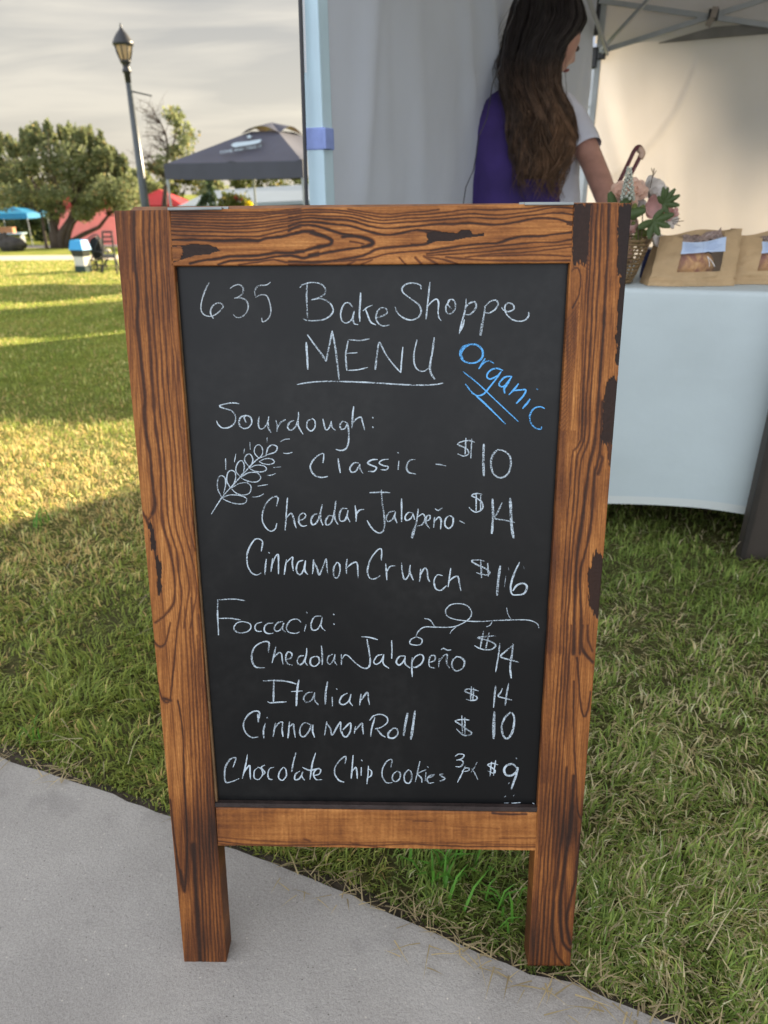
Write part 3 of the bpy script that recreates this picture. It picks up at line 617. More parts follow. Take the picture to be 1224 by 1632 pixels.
write('wheat_drawing', [(S3, [[(97, 825), (165, 720), (230, 645), (285, 585), (340, 525), (400, 465), (460, 440)], [(165, 715), (140, 660), (140, 600), (160, 572), (188, 590), (190, 640), (178, 690)], [(225, 655), (200, 610), (205, 555), (230, 538), (255, 555), (255, 600), (235, 640)],
 [(285, 580), (258, 540), (270, 490), (295, 475), (312, 500), (308, 550), (285, 580)], [(340, 510), (315, 475), (325, 440), (350, 432), (370, 465), (360, 500), (340, 515)], [(410, 460), (380, 425), (385, 385), (410, 370), (432, 395), (430, 435), (405, 462)], [(455, 435), (470, 390), (500, 370), (528, 385), (520, 415), (485, 430), (455, 438)],
 [(165, 720), (220, 700), (290, 705), (328, 725), (315, 755), (260, 758), (200, 740), (165, 720)], [(230, 655), (280, 625), (335, 622), (358, 650), (345, 690), (300, 700), (255, 685), (230, 660)], [(290, 585), (340, 555), (395, 555), (422, 585), (400, 612), (345, 612), (290, 588)], [(345, 525), (390, 505), (440, 508), (460, 530), (435, 548), (385, 545), (350, 528)], [(410, 482), (450, 462), (495, 465), (512, 485), (480, 500), (440, 495), (412, 483)],
 [(190, 460), (192, 535)], [(258, 430), (248, 485)], [(315, 395), (310, 428)], [(350, 352), (353, 402)], [(463, 322), (463, 355)], [(550, 350), (580, 335), (612, 332)], [(570, 425), (600, 428), (630, 420)], [(505, 520), (555, 515)], [(462, 572), (490, 570), (520, 558)], [(402, 642), (468, 632)], [(365, 714), (405, 710), (442, 692)]])], 'ear of wheat drawn in white chalk', wd=2.0)
write('chalk_lettering', [(S3, [[(830, 490), (835, 430), (800, 440), (760, 480), (748, 525), (775, 570), (820, 585), (862, 578)], ([(930, 460), (938, 520), (945, 555)], 3.4), [(1065, 490), (1035, 490), (1008, 520), (1015, 548), (1045, 545), (1072, 500)], [(1072, 495), (1075, 530), (1095, 560)]]), (S4, [
 [(88, 222), (50, 225), (22, 245), (50, 262), (80, 275), (65, 300), (25, 300)], [(160, 220), (120, 225), (98, 245), (125, 262), (158, 270), (145, 290), (108, 288)], [(228, 230), (222, 290)], [(222, 178)], [(335, 222), (300, 228), (278, 265), (290, 305), (340, 318)], [(468, 252), (500, 256), (538, 265)],
 [(728, 110), (690, 98), (640, 105), (612, 122), (650, 140), (680, 160), (685, 185), (655, 200), (612, 185)], [(668, 80), (662, 190)], [(705, 85), (700, 215)], ([(785, 120), (782, 220), (785, 332)], 4.2), ([(880, 155), (845, 190), (832, 240), (845, 310), (890, 342), (940, 320), (962, 260), (955, 200), (915, 165), (870, 158)], 3.2)])], 'Classic - $10 in white chalk')
write('chalk_lettering', [(S3, [[(525, 775), (535, 715), (500, 715), (455, 760), (432, 830), (440, 890), (480, 935), (515, 925), (528, 885)], [(597, 718), (590, 820), (583, 932)], [(590, 850), (620, 820), (635, 845), (645, 890), (655, 918)], [(668, 870), (700, 860), (718, 835), (700, 818), (675, 840), (672, 880), (695, 905), (725, 900)],
 [(800, 825), (770, 830), (752, 865), (760, 895), (790, 880), (812, 820), (825, 762)], [(815, 810), (815, 860), (830, 900)], [(895, 840), (870, 835), (848, 870), (855, 898), (885, 880), (905, 810), (915, 738)], [(905, 810), (910, 860), (930, 895)], [(990, 790), (955, 790), (938, 830), (945, 870), (975, 865), (995, 810)], [(995, 800), (990, 840), (1008, 878)], [(1040, 768), (1048, 820), (1048, 875)], [(1048, 830), (1070, 800), (1100, 795)]]), (S4, [
 [(35, 440), (100, 438), (170, 440)], [(112, 422), (120, 520), (132, 600), (130, 680), (100, 705), (55, 680), (18, 622)], [(200, 560), (165, 570), (145, 605), (155, 630), (185, 615), (205, 570)], [(205, 565), (200, 600), (215, 640)], [(245, 478), (245, 560), (245, 632)], [(320, 575), (290, 570), (268, 600), (275, 622), (305, 610), (322, 575)], [(320, 580), (332, 618)],
 [(355, 545), (345, 620), (330, 690), (315, 740)], [(308, 735), (322, 690), (340, 650)], [(350, 600), (385, 580), (400, 610), (380, 650), (345, 660)], [(400, 630), (430, 615), (432, 590), (410, 595), (405, 640), (430, 675)], [(462, 600), (455, 670)], [(460, 630), (490, 600), (505, 625), (500, 680)], [(465, 545), (485, 557), (512, 540)], [(560, 590), (535, 610), (530, 655), (555, 675), (580, 650), (582, 605), (558, 590)], ([(625, 625), (660, 642)], 3),
 [(775, 450), (735, 445), (705, 460), (745, 480), (775, 510), (775, 545), (740, 568), (705, 555), (688, 535)], [(735, 450), (735, 560)], [(765, 455), (763, 560)], ([(842, 480), (845, 590), (838, 710)], 4), [(905, 505), (880, 560), (858, 608), (920, 620), (988, 635)], ([(958, 475), (962, 560), (968, 660), (980, 740)], 4.6)])], 'Cheddar Jalapeño - $14 under Sourdough, white chalk')
write('chalk_lettering', [(S5, [[(385, 90), (392, 25), (350, 8), (315, 50), (292, 110), (295, 180), (320, 230), (355, 245), (385, 232)], [(418, 140), (412, 190), (408, 242)], [(436, 100)], [(460, 135), (455, 180), (448, 225)], [(455, 180), (475, 130), (495, 110), (498, 160), (498, 240)], [(550, 145), (542, 195), (535, 245)], [(546, 168), (590, 128), (588, 170), (595, 220)],
 [(660, 150), (625, 165), (615, 220), (640, 245), (665, 205), (675, 150)], [(672, 160), (670, 215), (690, 245)], [(728, 145), (725, 200), (720, 240)], [(730, 160), (750, 200), (765, 245), (790, 190), (810, 140), (815, 190), (822, 240)], [(880, 165), (860, 200), (862, 255), (885, 265), (902, 220), (895, 170), (875, 165)], [(948, 140), (942, 190), (945, 238)], [(945, 200), (985, 168), (1012, 165), (1018, 210), (1020, 268)]]), (S4, [
 [(112, 885), (112, 810), (80, 825), (40, 880), (22, 950), (35, 1000), (70, 1005), (105, 985)], [(140, 905), (145, 960), (148, 1015)], [(148, 960), (170, 925), (205, 920)], [(245, 900), (250, 960), (265, 1010), (290, 985), (302, 915)], [(300, 915), (300, 960), (322, 1015)], [(370, 940), (368, 985), (362, 1025)], [(368, 985), (395, 935), (412, 950), (418, 1000), (430, 1025)], [(515, 985), (480, 980), (458, 1020), (470, 1070), (505, 1080), (540, 1050)], [(568, 935), (560, 990), (550, 1060)], [(550, 1030), (580, 1000), (615, 990), (625, 1040), (635, 1085)],
 [(790, 890), (750, 882), (705, 888), (735, 910), (800, 940), (825, 965), (800, 980), (735, 965)], [(765, 885), (770, 1000)], [(810, 900), (815, 990)], ([(893, 920), (880, 1010), (872, 1115)], 4.2), ([(1020, 895), (985, 970), (962, 1050), (970, 1105), (1010, 1110), (1050, 1100), (1068, 1055), (1040, 1035), (1000, 1050), (975, 1085)], 3.2)])], 'Cinnamon Crunch $16 in white chalk')
write('chalk_lettering', [(S5, [[(92, 410), (160, 405), (225, 405), (280, 415)], [(100, 410), (98, 500), (105, 640)], [(105, 530), (180, 530), (250, 540)], [(265, 550), (225, 560), (205, 595), (230, 622), (280, 622), (315, 598), (310, 565), (262, 550)], [(390, 555), (355, 565), (342, 595), (360, 615), (388, 615)], [(465, 560), (425, 565), (405, 590), (410, 620), (440, 630), (465, 625)],
 [(525, 550), (490, 560), (470, 595), (485, 615), (515, 600), (535, 560)], [(530, 560), (525, 600), (545, 620)], [(645, 555), (620, 535), (575, 545), (550, 590), (565, 620), (610, 628), (638, 618)], [(680, 570), (668, 615)], [(684, 492)], [(780, 515), (735, 520), (712, 565), (720, 605), (755, 600), (785, 545)], [(785, 520), (778, 580), (805, 612)], [(860, 505)], [(862, 568)]])], 'Foccacia: in white chalk', wd=2.3)
write('vine_drawing', [(S6, [[(340, 325), (305, 345), (300, 370), (330, 380), (370, 375), (380, 345), (342, 325)], [(340, 322), (355, 290), (395, 262), (470, 262), (570, 262), (640, 240), (690, 205), (705, 165), (680, 125), (630, 108), (570, 115), (535, 150), (545, 190), (600, 212), (680, 222), (760, 225), (840, 220), (960, 215), (1060, 215), (1110, 225), (1140, 245), (1147, 268)],
 [(395, 205), (430, 215), (465, 260)], [(605, 258), (575, 285), (562, 305)], [(840, 225), (825, 250), (800, 260)], [(935, 135), (945, 180), (965, 212)]])], 'curling vine drawn in white chalk', wd=2.0)
write('chalk_lettering', [(S5, [[(430, 755), (435, 690), (400, 685), (350, 710), (325, 755), (325, 810), (350, 850), (410, 855)], [(480, 718), (468, 770), (455, 825)], [(465, 790), (500, 755), (518, 765), (522, 800), (528, 832)], [(545, 800), (580, 790), (585, 760), (560, 750), (545, 785), (555, 825), (590, 838)], [(665, 775), (635, 780), (620, 810), (635, 835), (660, 820), (680, 770), (683, 725)], [(680, 780), (672, 815), (690, 840)], [(735, 780), (710, 795), (708, 830), (735, 845), (765, 820), (760, 785), (733, 780)], [(780, 710), (785, 780), (785, 835)],
 [(855, 765), (825, 780), (818, 815), (835, 832), (860, 800), (870, 765)], [(868, 770), (865, 810), (882, 838)], [(910, 765), (912, 800), (910, 835)], [(912, 800), (935, 770), (960, 780), (1000, 820), (1050, 855), (1085, 855), (1100, 820), (1095, 760), (1078, 665)], [(1042, 650), (1095, 655), (1150, 670)]]), (S6, [
 [(120, 440), (85, 450), (62, 490), (80, 505), (110, 485), (130, 440)], [(128, 445), (125, 500), (162, 532)], [(180, 348), (182, 410), (180, 468)], [(265, 450), (230, 455), (210, 490), (230, 510), (258, 485), (270, 450)], [(268, 455), (268, 500), (300, 530)], [(315, 460), (312, 520), (315, 588)], [(315, 490), (335, 455), (370, 440), (390, 460), (375, 500), (335, 525), (315, 520)], [(420, 495), (460, 480), (465, 450), (440, 448), (425, 480), (430, 520), (465, 530)],
 [(492, 465), (488, 525)], [(490, 490), (520, 450), (545, 440), (540, 490), (560, 530)], [(503, 410), (520, 400), (545, 412), (570, 410)], [(610, 450), (580, 480), (578, 525), (605, 548), (645, 530), (658, 490), (635, 460), (605, 455)],
 [(862, 318), (800, 322), (745, 330), (800, 345), (850, 365), (862, 385), (830, 408), (770, 405), (722, 382)], [(785, 285), (772, 340), (762, 400)], [(820, 298), (798, 400)], [(890, 365), (880, 450), (862, 555)], [(968, 385), (935, 415), (895, 455), (950, 475), (1015, 492)], ([(978, 370), (970, 440), (958, 520), (965, 598)], 3.2)])], 'Cheddar Jalapeño $14 under Foccacia, white chalk')
write('chalk_lettering', [(S7, [[(397, 125), (480, 122), (560, 130), (615, 145)], ([(468, 120), (465, 190), (465, 265)], 3), [(425, 258), (440, 268), (500, 265), (550, 262)], ([(632, 118), (620, 190), (615, 290)], 3), [(582, 195), (655, 190)], [(720, 198), (685, 205), (662, 240), (680, 265), (715, 250), (735, 205)], [(735, 200), (735, 250), (760, 282)], ([(820, 130), (808, 200), (805, 280)], 3.4), [(850, 230), (852, 290)], [(880, 178)], [(950, 205), (915, 225), (898, 265), (925, 280), (960, 255), (975, 210)], [(972, 215), (965, 260), (985, 288)], [(1040, 210), (1035, 250), (1030, 285)], [(1040, 250), (1080, 200), (1088, 240), (1095, 282)]]), (S6, [
 [(750, 680), (715, 670), (675, 668), (660, 682), (700, 700), (738, 718), (735, 738), (700, 742), (668, 735)], [(703, 650), (698, 738)], [(718, 660), (712, 740)], ([(862, 645), (855, 720), (848, 790)], 3.2), [(908, 660), (895, 690), (880, 715), (930, 730), (970, 740)], ([(948, 628), (935, 700), (925, 775)], 3)])], 'Italian $14 in white chalk')
write('chalk_lettering', [(S7, [[(365, 395), (372, 330), (330, 325), (285, 365), (268, 415), (285, 465), (325, 495), (368, 490)], ([(362, 340), (366, 395)], 3.4), [(412, 400), (400, 450), (402, 500)], [(425, 366)], [(478, 400), (470, 450), (462, 490)], [(470, 440), (500, 400), (525, 395), (522, 440), (528, 490)], [(570, 390), (565, 450), (560, 500)], [(568, 430), (595, 405), (600, 440), (608, 495)], [(715, 415), (670, 398), (642, 430), (640, 475), (665, 490), (700, 450), (712, 410)], [(725, 410), (722, 450), (735, 495)],
 [(815, 390), (808, 440), (800, 480)], [(815, 400), (840, 440), (850, 480), (880, 430), (905, 392), (905, 440), (912, 470)], [(920, 445), (968, 400), (970, 450), (945, 490), (922, 480), (915, 455)], [(1005, 420), (995, 468)], [(1005, 445), (1045, 400), (1050, 430), (1055, 475)]]), (S8, [
 [(70, 365), (50, 430), (42, 490)], [(35, 385), (60, 355), (110, 345), (150, 365), (150, 400), (110, 430), (70, 440)], [(80, 435), (110, 475), (140, 495)], ([(190, 435), (160, 465), (160, 495), (190, 500), (220, 475), (215, 440), (185, 435)], 3), ([(285, 335), (270, 410), (258, 485)], 3.6), ([(333, 320), (320, 420), (305, 510)], 4.2),
 [(690, 382), (640, 378), (598, 388), (630, 410), (670, 440), (705, 465), (690, 480), (650, 480), (605, 440)], [(640, 352), (645, 470)], [(660, 365), (660, 480)], ([(855, 325), (850, 410), (850, 505)], 4.4), ([(960, 330), (920, 370), (902, 430), (915, 490), (945, 500), (975, 450), (985, 370), (970, 330)], 3.6)])], 'Cinnamon Roll $10 in white chalk')
write('chalk_lettering', [(S7, [[(200, 690), (218, 630), (180, 640), (150, 690), (145, 750), (155, 790), (190, 785), (240, 765)], [(295, 605), (280, 690), (260, 765)], [(265, 735), (295, 690), (310, 680), (312, 730), (315, 770)], [(365, 690), (340, 715), (340, 760), (370, 770), (395, 735), (385, 700), (362, 690)], [(410, 675), (385, 690), (400, 710), (410, 728), (390, 745)], [(470, 690), (440, 700), (428, 740), (440, 768), (460, 770)], [(530, 690), (505, 720), (500, 760), (525, 775), (550, 745), (545, 700), (528, 690)], [(612, 595), (595, 660), (585, 720)], [(640, 715), (610, 735), (605, 770), (635, 765), (660, 720)], [(655, 720), (652, 750), (670, 775)],
 [(742, 595), (722, 660), (710, 735), (704, 770)], ([(655, 690), (700, 710), (755, 700)], 3), [(725, 745), (765, 735), (775, 705), (750, 700), (728, 735), (745, 770), (785, 770)], [(935, 670), (940, 620), (905, 640), (870, 690), (868, 735), (895, 775), (930, 788)], [(988, 610), (982, 690), (975, 765)], [(980, 720), (1005, 690), (1012, 720), (1015, 765)], [(1042, 690), (1040, 745)], [(1045, 645)], [(1088, 680), (1085, 740), (1078, 800)], [(1088, 700), (1108, 715), (1105, 745), (1080, 760)]]), (S8, [
 [(175, 690), (182, 640), (150, 650), (120, 700), (120, 750), (145, 790), (185, 790)], [(215, 715), (190, 735), (185, 770), (205, 785), (232, 765), (235, 725), (212, 715)], [(290, 705), (265, 735), (265, 780), (290, 795), (310, 770), (308, 720), (288, 705)], [(365, 650), (352, 710), (335, 785)], [(405, 705), (370, 720), (350, 735), (375, 760), (378, 790)], [(405, 720), (400, 780)], [(418, 690)], [(415, 762), (445, 752), (460, 740), (430, 748), (412, 770), (425, 795), (460, 790)], [(520, 735), (495, 738), (505, 748), (530, 765), (505, 780), (495, 780)],
 ([(595, 620), (620, 605), (655, 610), (640, 635), (605, 645)], 2.2), ([(605, 645), (640, 645), (650, 665), (630, 688), (598, 685)], 2.2), ([(665, 680), (640, 735), (612, 790)], 2.1), ([(640, 720), (665, 695), (690, 700), (680, 715), (655, 718)], 2.1), ([(742, 655), (725, 690), (700, 725)], 2.2), ([(705, 700), (720, 720), (735, 750), (745, 772)], 2.2),
 ([(878, 675), (840, 665), (810, 675), (840, 695), (860, 715), (850, 730), (810, 715)], 2.4), ([(835, 655), (825, 750)], 2.4), ([(862, 645), (848, 745)], 2.6), ([(1000, 695), (975, 670), (935, 680), (918, 710), (930, 740), (965, 745), (1000, 720), (1008, 690), (998, 740), (980, 790), (965, 835)], 3.6)])], 'Chocolate Chip Cookies 3pk $9 in white chalk', wd=2.4)
write('chalk_smudges', [(S8, [([(920, 887), (930, 878)], 1.2), ([(978, 880), (984, 872)], 1.2), [(998, 632)], ([(918, 924), (950, 925)], 1.6), ([(965, 925), (1025, 922)], 2.0), ([(1102, 925), (1112, 928), (1120, 945)], 1.8), ([(945, 800), (953, 790)], 1.0), ([(925, 950), (929, 955)], 1.4)]), (S4, [([(930, 985), (920, 1060)], .8), ([(945, 930), (950, 950)], .6), ([(1045, 920), (1050, 940)], .6)])], 'chalk dust by the lowest price', wd=1.0)

# --- hinges on the top edge and the second leaf behind
for px0, px1, py0, py1 in [(268, 354, 331.5, 330.2), (836, 914, 323.0, 322.6)]:
    h = MB(); A = pl(px0, py0, -.012); Bq = pl(px1, py1, -.012)
    h.beam(A + np.array([0, 0, -.0012]), Bq + np.array([0, 0, -.0012]), .030, .0026, up=tuple(upv), bev=.0006)
    h.tube([A + np.array([0, .019, -.001]), Bq + np.array([0, .019, -.001])], .0028, 8)
    h.build('hinge', M['steel'], sign)
bl2 = np.array([math.cos(YAW) * 0, 0, 0])
LEAN2 = R(-12.0)
topb = pl(181, 335.5); topc = pl(1008, 323)
up2 = np.array([0, 0, math.cos(R(13))]) - bkv * math.sin(R(13)); n2 = np.cross(ax, up2)
T0 = (pl(595, 329)) - nrm * .034 + np.array([0, 0, .0065]) + bkv * .008
def bk(u, v, off=0): return T0 + ax * u - up2 * v + n2 * off
def bbeam(m, u0, v0, u1, v1, wd):
    d = np.array([u1 - u0, v1 - v0], float); d /= np.hypot(*d); p = np.array([-d[1], d[0]]) * wd / 2
    pts = [(u0 + p[0], v0 + p[1]), (u1 + p[0], v1 + p[1]), (u1 - p[0], v1 - p[1]), (u0 - p[0], v0 - p[1])]
    return m.prism([bk(*q_) for q_ in pts], -n2 * -.028)
L2 = T0[2] / up2[2]
for sgn in (-1, 1):
    m = MB(); bbeam(m, sgn * .222, 0, sgn * .222, L2 - .001, .055); m.build('rear_stile', M['pine_back'], sign)
for v0 in (.0275, .72):
    m = MB(); bbeam(m, -.1945, v0, .1945, v0, .055); m.build('rear_rail', M['pine_back'], sign)
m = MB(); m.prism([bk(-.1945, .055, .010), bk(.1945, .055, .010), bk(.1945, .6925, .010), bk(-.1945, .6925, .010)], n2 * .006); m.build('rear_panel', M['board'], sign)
# ------------------------------------------------------------------ ground, paths, grass
def nodes_mat(name):
    m = bpy.data.materials.new(name); m.use_nodes = True; return m, m.node_tree, m.node_tree.nodes, m.node_tree.nodes['Principled BSDF']
def tnoise(t, vec, scale, detail=4, rough=.55, dist=0):
    z = t.nodes.new('ShaderNodeTexNoise'); z.inputs['Scale'].default_value = scale; z.inputs['Detail'].default_value = detail; z.inputs['Roughness'].default_value = rough; z.inputs['Distortion'].default_value = dist; t.links.new(vec, z.inputs['Vector']); return z.outputs['Fac']
def tramp(t, fac, stops):
    r = t.nodes.new('ShaderNodeValToRGB'); t.links.new(fac, r.inputs[0]); e = r.color_ramp.elements
    while len(e) < len(stops): e.new(.5)
    for q, (p, c) in zip(e, stops): q.position = p; q.color = (*c, 1)
    return r.outputs[0]
def tmix(t, fac, c1, c2, mode='MIX'):
    x = t.nodes.new('ShaderNodeMixRGB'); x.blend_type = mode
    for i, v in ((0, fac), (1, c1), (2, c2)):
        if hasattr(v, 'links'): t.links.new(v, x.inputs[i])
        else: x.inputs[i].default_value = v if i == 0 else (*v, 1)
    return x.outputs[0]

m, t, n, b = nodes_mat('lawn_soil_and_turf'); tcx = n.new('ShaderNodeTexCoord').outputs['Object']
tcs = tcx
c1 = tramp(t, tnoise(t, tcx, 1.1, 5), [(.30, (.13, .175, .034)), (.52, (.24, .275, .050)), (.70, (.38, .345, .10))])
c2 = tramp(t, tnoise(t, tcx, 26, 6, .7), [(.30, (.45, .45, .45)), (.70, (1.35, 1.3, 1.2))])
sy_ = n.new('ShaderNodeSeparateXYZ'); t.links.new(tcx, sy_.inputs[0]); mr_ = n.new('ShaderNodeMapRange'); t.links.new(sy_.outputs[1], mr_.inputs[0]); mr_.inputs[1].default_value = 1.6; mr_.inputs[2].default_value = 5.0
thatch = tramp(t, tnoise(t, tcx, 55, 5, .7), [(.35, (.055, .050, .024)), (.60, (.12, .12, .045)), (.75, (.24, .21, .11))])     # worn turf and thatch near the stalls
t.links.new(tmix(t, mr_.outputs[0], thatch, tmix(t, 1.0, c1, c2, 'MULTIPLY')), b.inputs['Base Color']); b.inputs['Roughness'].default_value = .95; b.inputs['Specular IOR Level'].default_value = .1
bp = n.new('ShaderNodeBump'); bp.inputs['Strength'].default_value = .9; bp.inputs['Distance'].default_value = .03; t.links.new(tnoise(t, tcx, 34, 5, .7), bp.inputs['Height']); t.links.new(bp.outputs[0], b.inputs['Normal'])
M['lawn'] = m
m, t, n, b = nodes_mat('brushed_concrete'); tcx = n.new('ShaderNodeTexCoord').outputs['Object']
c1 = tramp(t, tnoise(t, tcx, 2.6, 6, .6), [(.30, (.315, .298, .280)), (.52, (.395, .376, .352)), (.72, (.475, .456, .43))])
c2 = tramp(t, tnoise(t, tcx, 330, 5, .8), [(.28, (.74, .74, .74)), (.5, (1, 1, 1)), (.72, (1.22, 1.22, 1.20))])
vo = n.new('ShaderNodeTexVoronoi'); vo.inputs['Scale'].default_value = 95; t.links.new(tcx, vo.inputs['Vector'])
c3 = tramp(t, vo.outputs['Distance'], [(.06, (.42, .41, .40)), (.13, (1, 1, 1))])
vo2 = n.new('ShaderNodeTexVoronoi'); vo2.inputs['Scale'].default_value = 60; t.links.new(tcx, vo2.inputs['Vector'])
c4 = tramp(t, vo2.outputs['Distance'], [(.05, (1.55, 1.52, 1.45)), (.10, (1, 1, 1))])
sp = tramp(t, tnoise(t, tcx, 7.5, 3), [(.56, (1, 1, 1)), (.72, (.66, .66, .67))])
base = tmix(t, 1, c1, c2, 'MULTIPLY'); base = tmix(t, tramp(t, tnoise(t, tcx, 33, 2), [(.5, (0, 0, 0)), (.6, (1, 1, 1))]), base, tmix(t, 1, base, c3, 'MULTIPLY')); base = tmix(t, .8, base, c4, 'MULTIPLY'); base = tmix(t, .8, base, sp, 'MULTIPLY')
t.links.new(base, b.inputs['Base Color']); b.inputs['Roughness'].default_value = .88; b.inputs['Specular IOR Level'].default_value = .3
bp = n.new('ShaderNodeBump'); bp.inputs['Strength'].default_value = .55; bp.inputs['Distance'].default_value = .004; t.links.new(tnoise(t, tcx, 210, 4, .7), bp.inputs['Height']); t.links.new(bp.outputs[0], b.inputs['Normal'])
M['concrete'] = m
M['far_path'] = mat('pale_footpath', (.46, .40, .33), .9, .1, 3)
M['asphalt'] = mat('grey_asphalt', (.13, .125, .13), .9, .15, 2)

def axis_vals(a, b_, near, fine, grow):
    vals = [near]; s = fine; x = near
    while x < b_: x += s; s *= grow; vals.append(min(x, b_))
    x = near; s = fine; lo = []
    while x > a: x -= s; s *= grow; lo.append(max(x, a))
    return np.array(sorted(set(lo + vals)))
xs = axis_vals(-260, 260, 0.0, .05, 1.055); ys = axis_vals(-6, 420, 1.2, .05, 1.05)
GX, GY = np.meshgrid(xs, ys)
GZ = gz(GX, GY) + (fbm(GX * 3.1, GY * 3.1, 3) - .5) * .022 * np.clip(1.5 - GY / 40, 0, 1) - .006
idx = np.arange(GX.size).reshape(GX.shape)
Fq = np.stack([idx[:-1, :-1], idx[:-1, 1:], idx[1:, 1:], idx[1:, :-1]], -1).reshape(-1, 4)
o = npmesh('lawn', np.stack([GX, GY, GZ], -1).reshape(-1, 3), Fq, None, M['lawn'], smooth=True); tag(o, kind='structure')

# concrete path: its edge curves away to the left and towards the viewer on the right
EDGE_PX = [(0, 1209), (130, 1251), (270, 1303), (350, 1345), (500, 1402), (700, 1490), (840, 1549), (920, 1568), (1020, 1611), (1080, 1634)]
E = [atz(*p)[:2] for p in EDGE_PX]
d0 = (E[0] - E[1]) / np.linalg.norm(E[0] - E[1]); d1 = (E[-1] - E[-2]) / np.linalg.norm(E[-1] - E[-2])
left = [E[0] + d0 * k + np.array([0, .05 * k * k]) for k in (2.4, 1.6, 1.0, .5, .2)]; right = [E[-1] + d1 * k + np.array([0, -.10 * k * k]) for k in (.15, .4, .8, 1.4, 2.2)]
EP = smooth_pts(left + E + right, .03)
rj = np.random.default_rng(3); EP = EP + rj.normal(0, .0016, EP.shape)
POLY = list(EP) + [np.array([EP[-1][0], -4.0]), np.array([EP[0][0], -4.0])]
m_ = MB(); ne = len(EP)
top = [(p[0], p[1], 0.0) for p in EP]
inn = [(p[0] - .010 * .5, p[1] - .010, 0.0025) for p in EP]
bot = [(p[0], p[1], -.09) for p in EP]
m_.add(top + bot, [(i, i + 1, ne + i + 1, ne + i) for i in range(ne - 1)])
rows = [np.array(inn)]
for k in range(1, 9):
    q = np.array(inn); q[:, 1] = q[:, 1] + (-4.0 - q[:, 1]) * (k / 8) ** 1.6; rows.append(q)
vs_ = np.vstack([np.array(top)] + rows); nr = len(rows) + 1
m_.add([tuple(v) for v in vs_], [(j * ne + i, (j + 1) * ne + i, (j + 1) * ne + i + 1, j * ne + i + 1) for j in range(nr - 1) for i in range(ne - 1)])
tag(m_.build('concrete_path', M['concrete'], smooth=True), kind='structure')

sg = MB(); sg.sheet(lambda u, v: (lambda i_: (EP[i_][0] + .004, EP[i_][1] - .002 + .040 * v * (.6 + .8 * vnoise(i_ * .17, 1.0, 3)), -.011 - .003 * v + .004 * float(vnoise(i_ * .9, v * 4, 4)) - .012 * v * v))(int(round(u * (ne - 1)))), ne, 6)
tag(sg.build('soil_edge', mat('dark_garden_soil', (.050, .038, .026), .95, .5, 40, .9, 90), smooth=True), kind='structure')
def strip(name, y0, y1, x0, x1, mt, lift):
    g = MB(); g.sheet(lambda u, v: (x0 + (x1 - x0) * u, y0 + (y1 - y0) * v + .4 * math.sin(u * 9), float(gz(0, y0 + (y1 - y0) * v)) + lift), 40, 6)
    return tag(g.build(name, mt), kind='structure')
strip('footpath', 25.6, 30.6, -70, 60, M['far_path'], .02)
strip('road', 43.5, 52.0, -110, 90, M['asphalt'], .02)

def on_path(x, y):
    ye = np.interp(x, EP[:, 0], EP[:, 1]); return y < ye
def blades(x, y, z, ln, wd, azi, lean, col, bend=.5):
    nb = len(x); dx, dy = np.cos(azi), np.sin(azi); px_, py_ = -dy, dx
    hor = ln * np.sin(lean); ver = ln * np.cos(lean)
    V = np.zeros((nb, 5, 3))
    mx, my, mz = x + dx * hor * .32, y + dy * hor * .32, z + ver * .62
    tx, ty, tz = x + dx * hor, y + dy * hor, z + np.maximum(ver * (1 - bend * .35), .003)
    V[:, 0] = np.stack([x - px_ * wd * .5, y - py_ * wd * .5, z], -1); V[:, 1] = np.stack([x + px_ * wd * .5, y + py_ * wd * .5, z], -1)
    V[:, 2] = np.stack([mx + px_ * wd * .42, my + py_ * wd * .42, mz], -1); V[:, 3] = np.stack([mx - px_ * wd * .42, my - py_ * wd * .42, mz], -1)
    V[:, 4] = np.stack([tx, ty, tz], -1)
    k = np.arange(nb)[:, None] * 5
    Fq = k + np.array([[0, 1, 2, 3]]); Ft = k + np.array([[3, 2, 4]])
    return V.reshape(-1, 3), Fq, Ft, np.repeat(col, 5, 0)
NB = 500000
yy = np.exp(rng.uniform(math.log(.42), math.log(27), NB)); wx = .62 * yy + .75
xx = rng.uniform(-1, 1, NB) * wx
keep = ~on_path(xx, yy + .007 * rng.normal(size=NB) - .010 * (vnoise(xx * 19, yy * 19, 88) - .45)) & ~((yy > 3.0) & (xx > .25)) & ~((yy > 25.4) & (yy < 30.8))
xx, yy = xx[keep], yy[keep]
# a little clumping
cl = vnoise(xx * 22, yy * 22, 4); cl2 = fbm(xx * 6, yy * 6, 6)
keep = rng.uniform(size=len(xx)) < (.06 + 1.15 * cl * .7 + .60 * cl2); xx, yy, cl, cl2 = xx[keep], yy[keep], cl[keep], cl2[keep]
nb = len(xx); zz = gz(xx, yy) + (fbm(xx * 3.1, yy * 3.1, 3) - .5) * .022 * np.clip(1.5 - yy / 40, 0, 1) - .008
dist = np.hypot(xx, yy)
edge_d = yy - np.interp(xx, EP[:, 0], EP[:, 1])
ln = rng.uniform(.016, .043, nb) * (.65 + .8 * cl2) * (1 + .028 * dist) * np.clip(.55 + edge_d * 4, .5, 1)
wd = rng.uniform(.0013, .0028, nb) * (1 + .30 * dist)
azi = rng.uniform(0, 2 * math.pi, nb) * .6 + 2 * math.pi * vnoise(xx * 17, yy * 17, 9)
lean = np.clip(rng.normal(.78, .38, nb), .05, 1.45)
patch = fbm(xx * 1.7, yy * 1.7, 15); fine_ = vnoise(xx * 40, yy * 40, 16)
sunlit_zone = np.exp(-((yy - 2.55) / .75) ** 2) * np.clip(-xx * 1.5, 0, 1) + .35 * np.clip((yy - 9) / 4, 0, 1)  # sunlit streak and far lit lawn put into the colour as extra straw
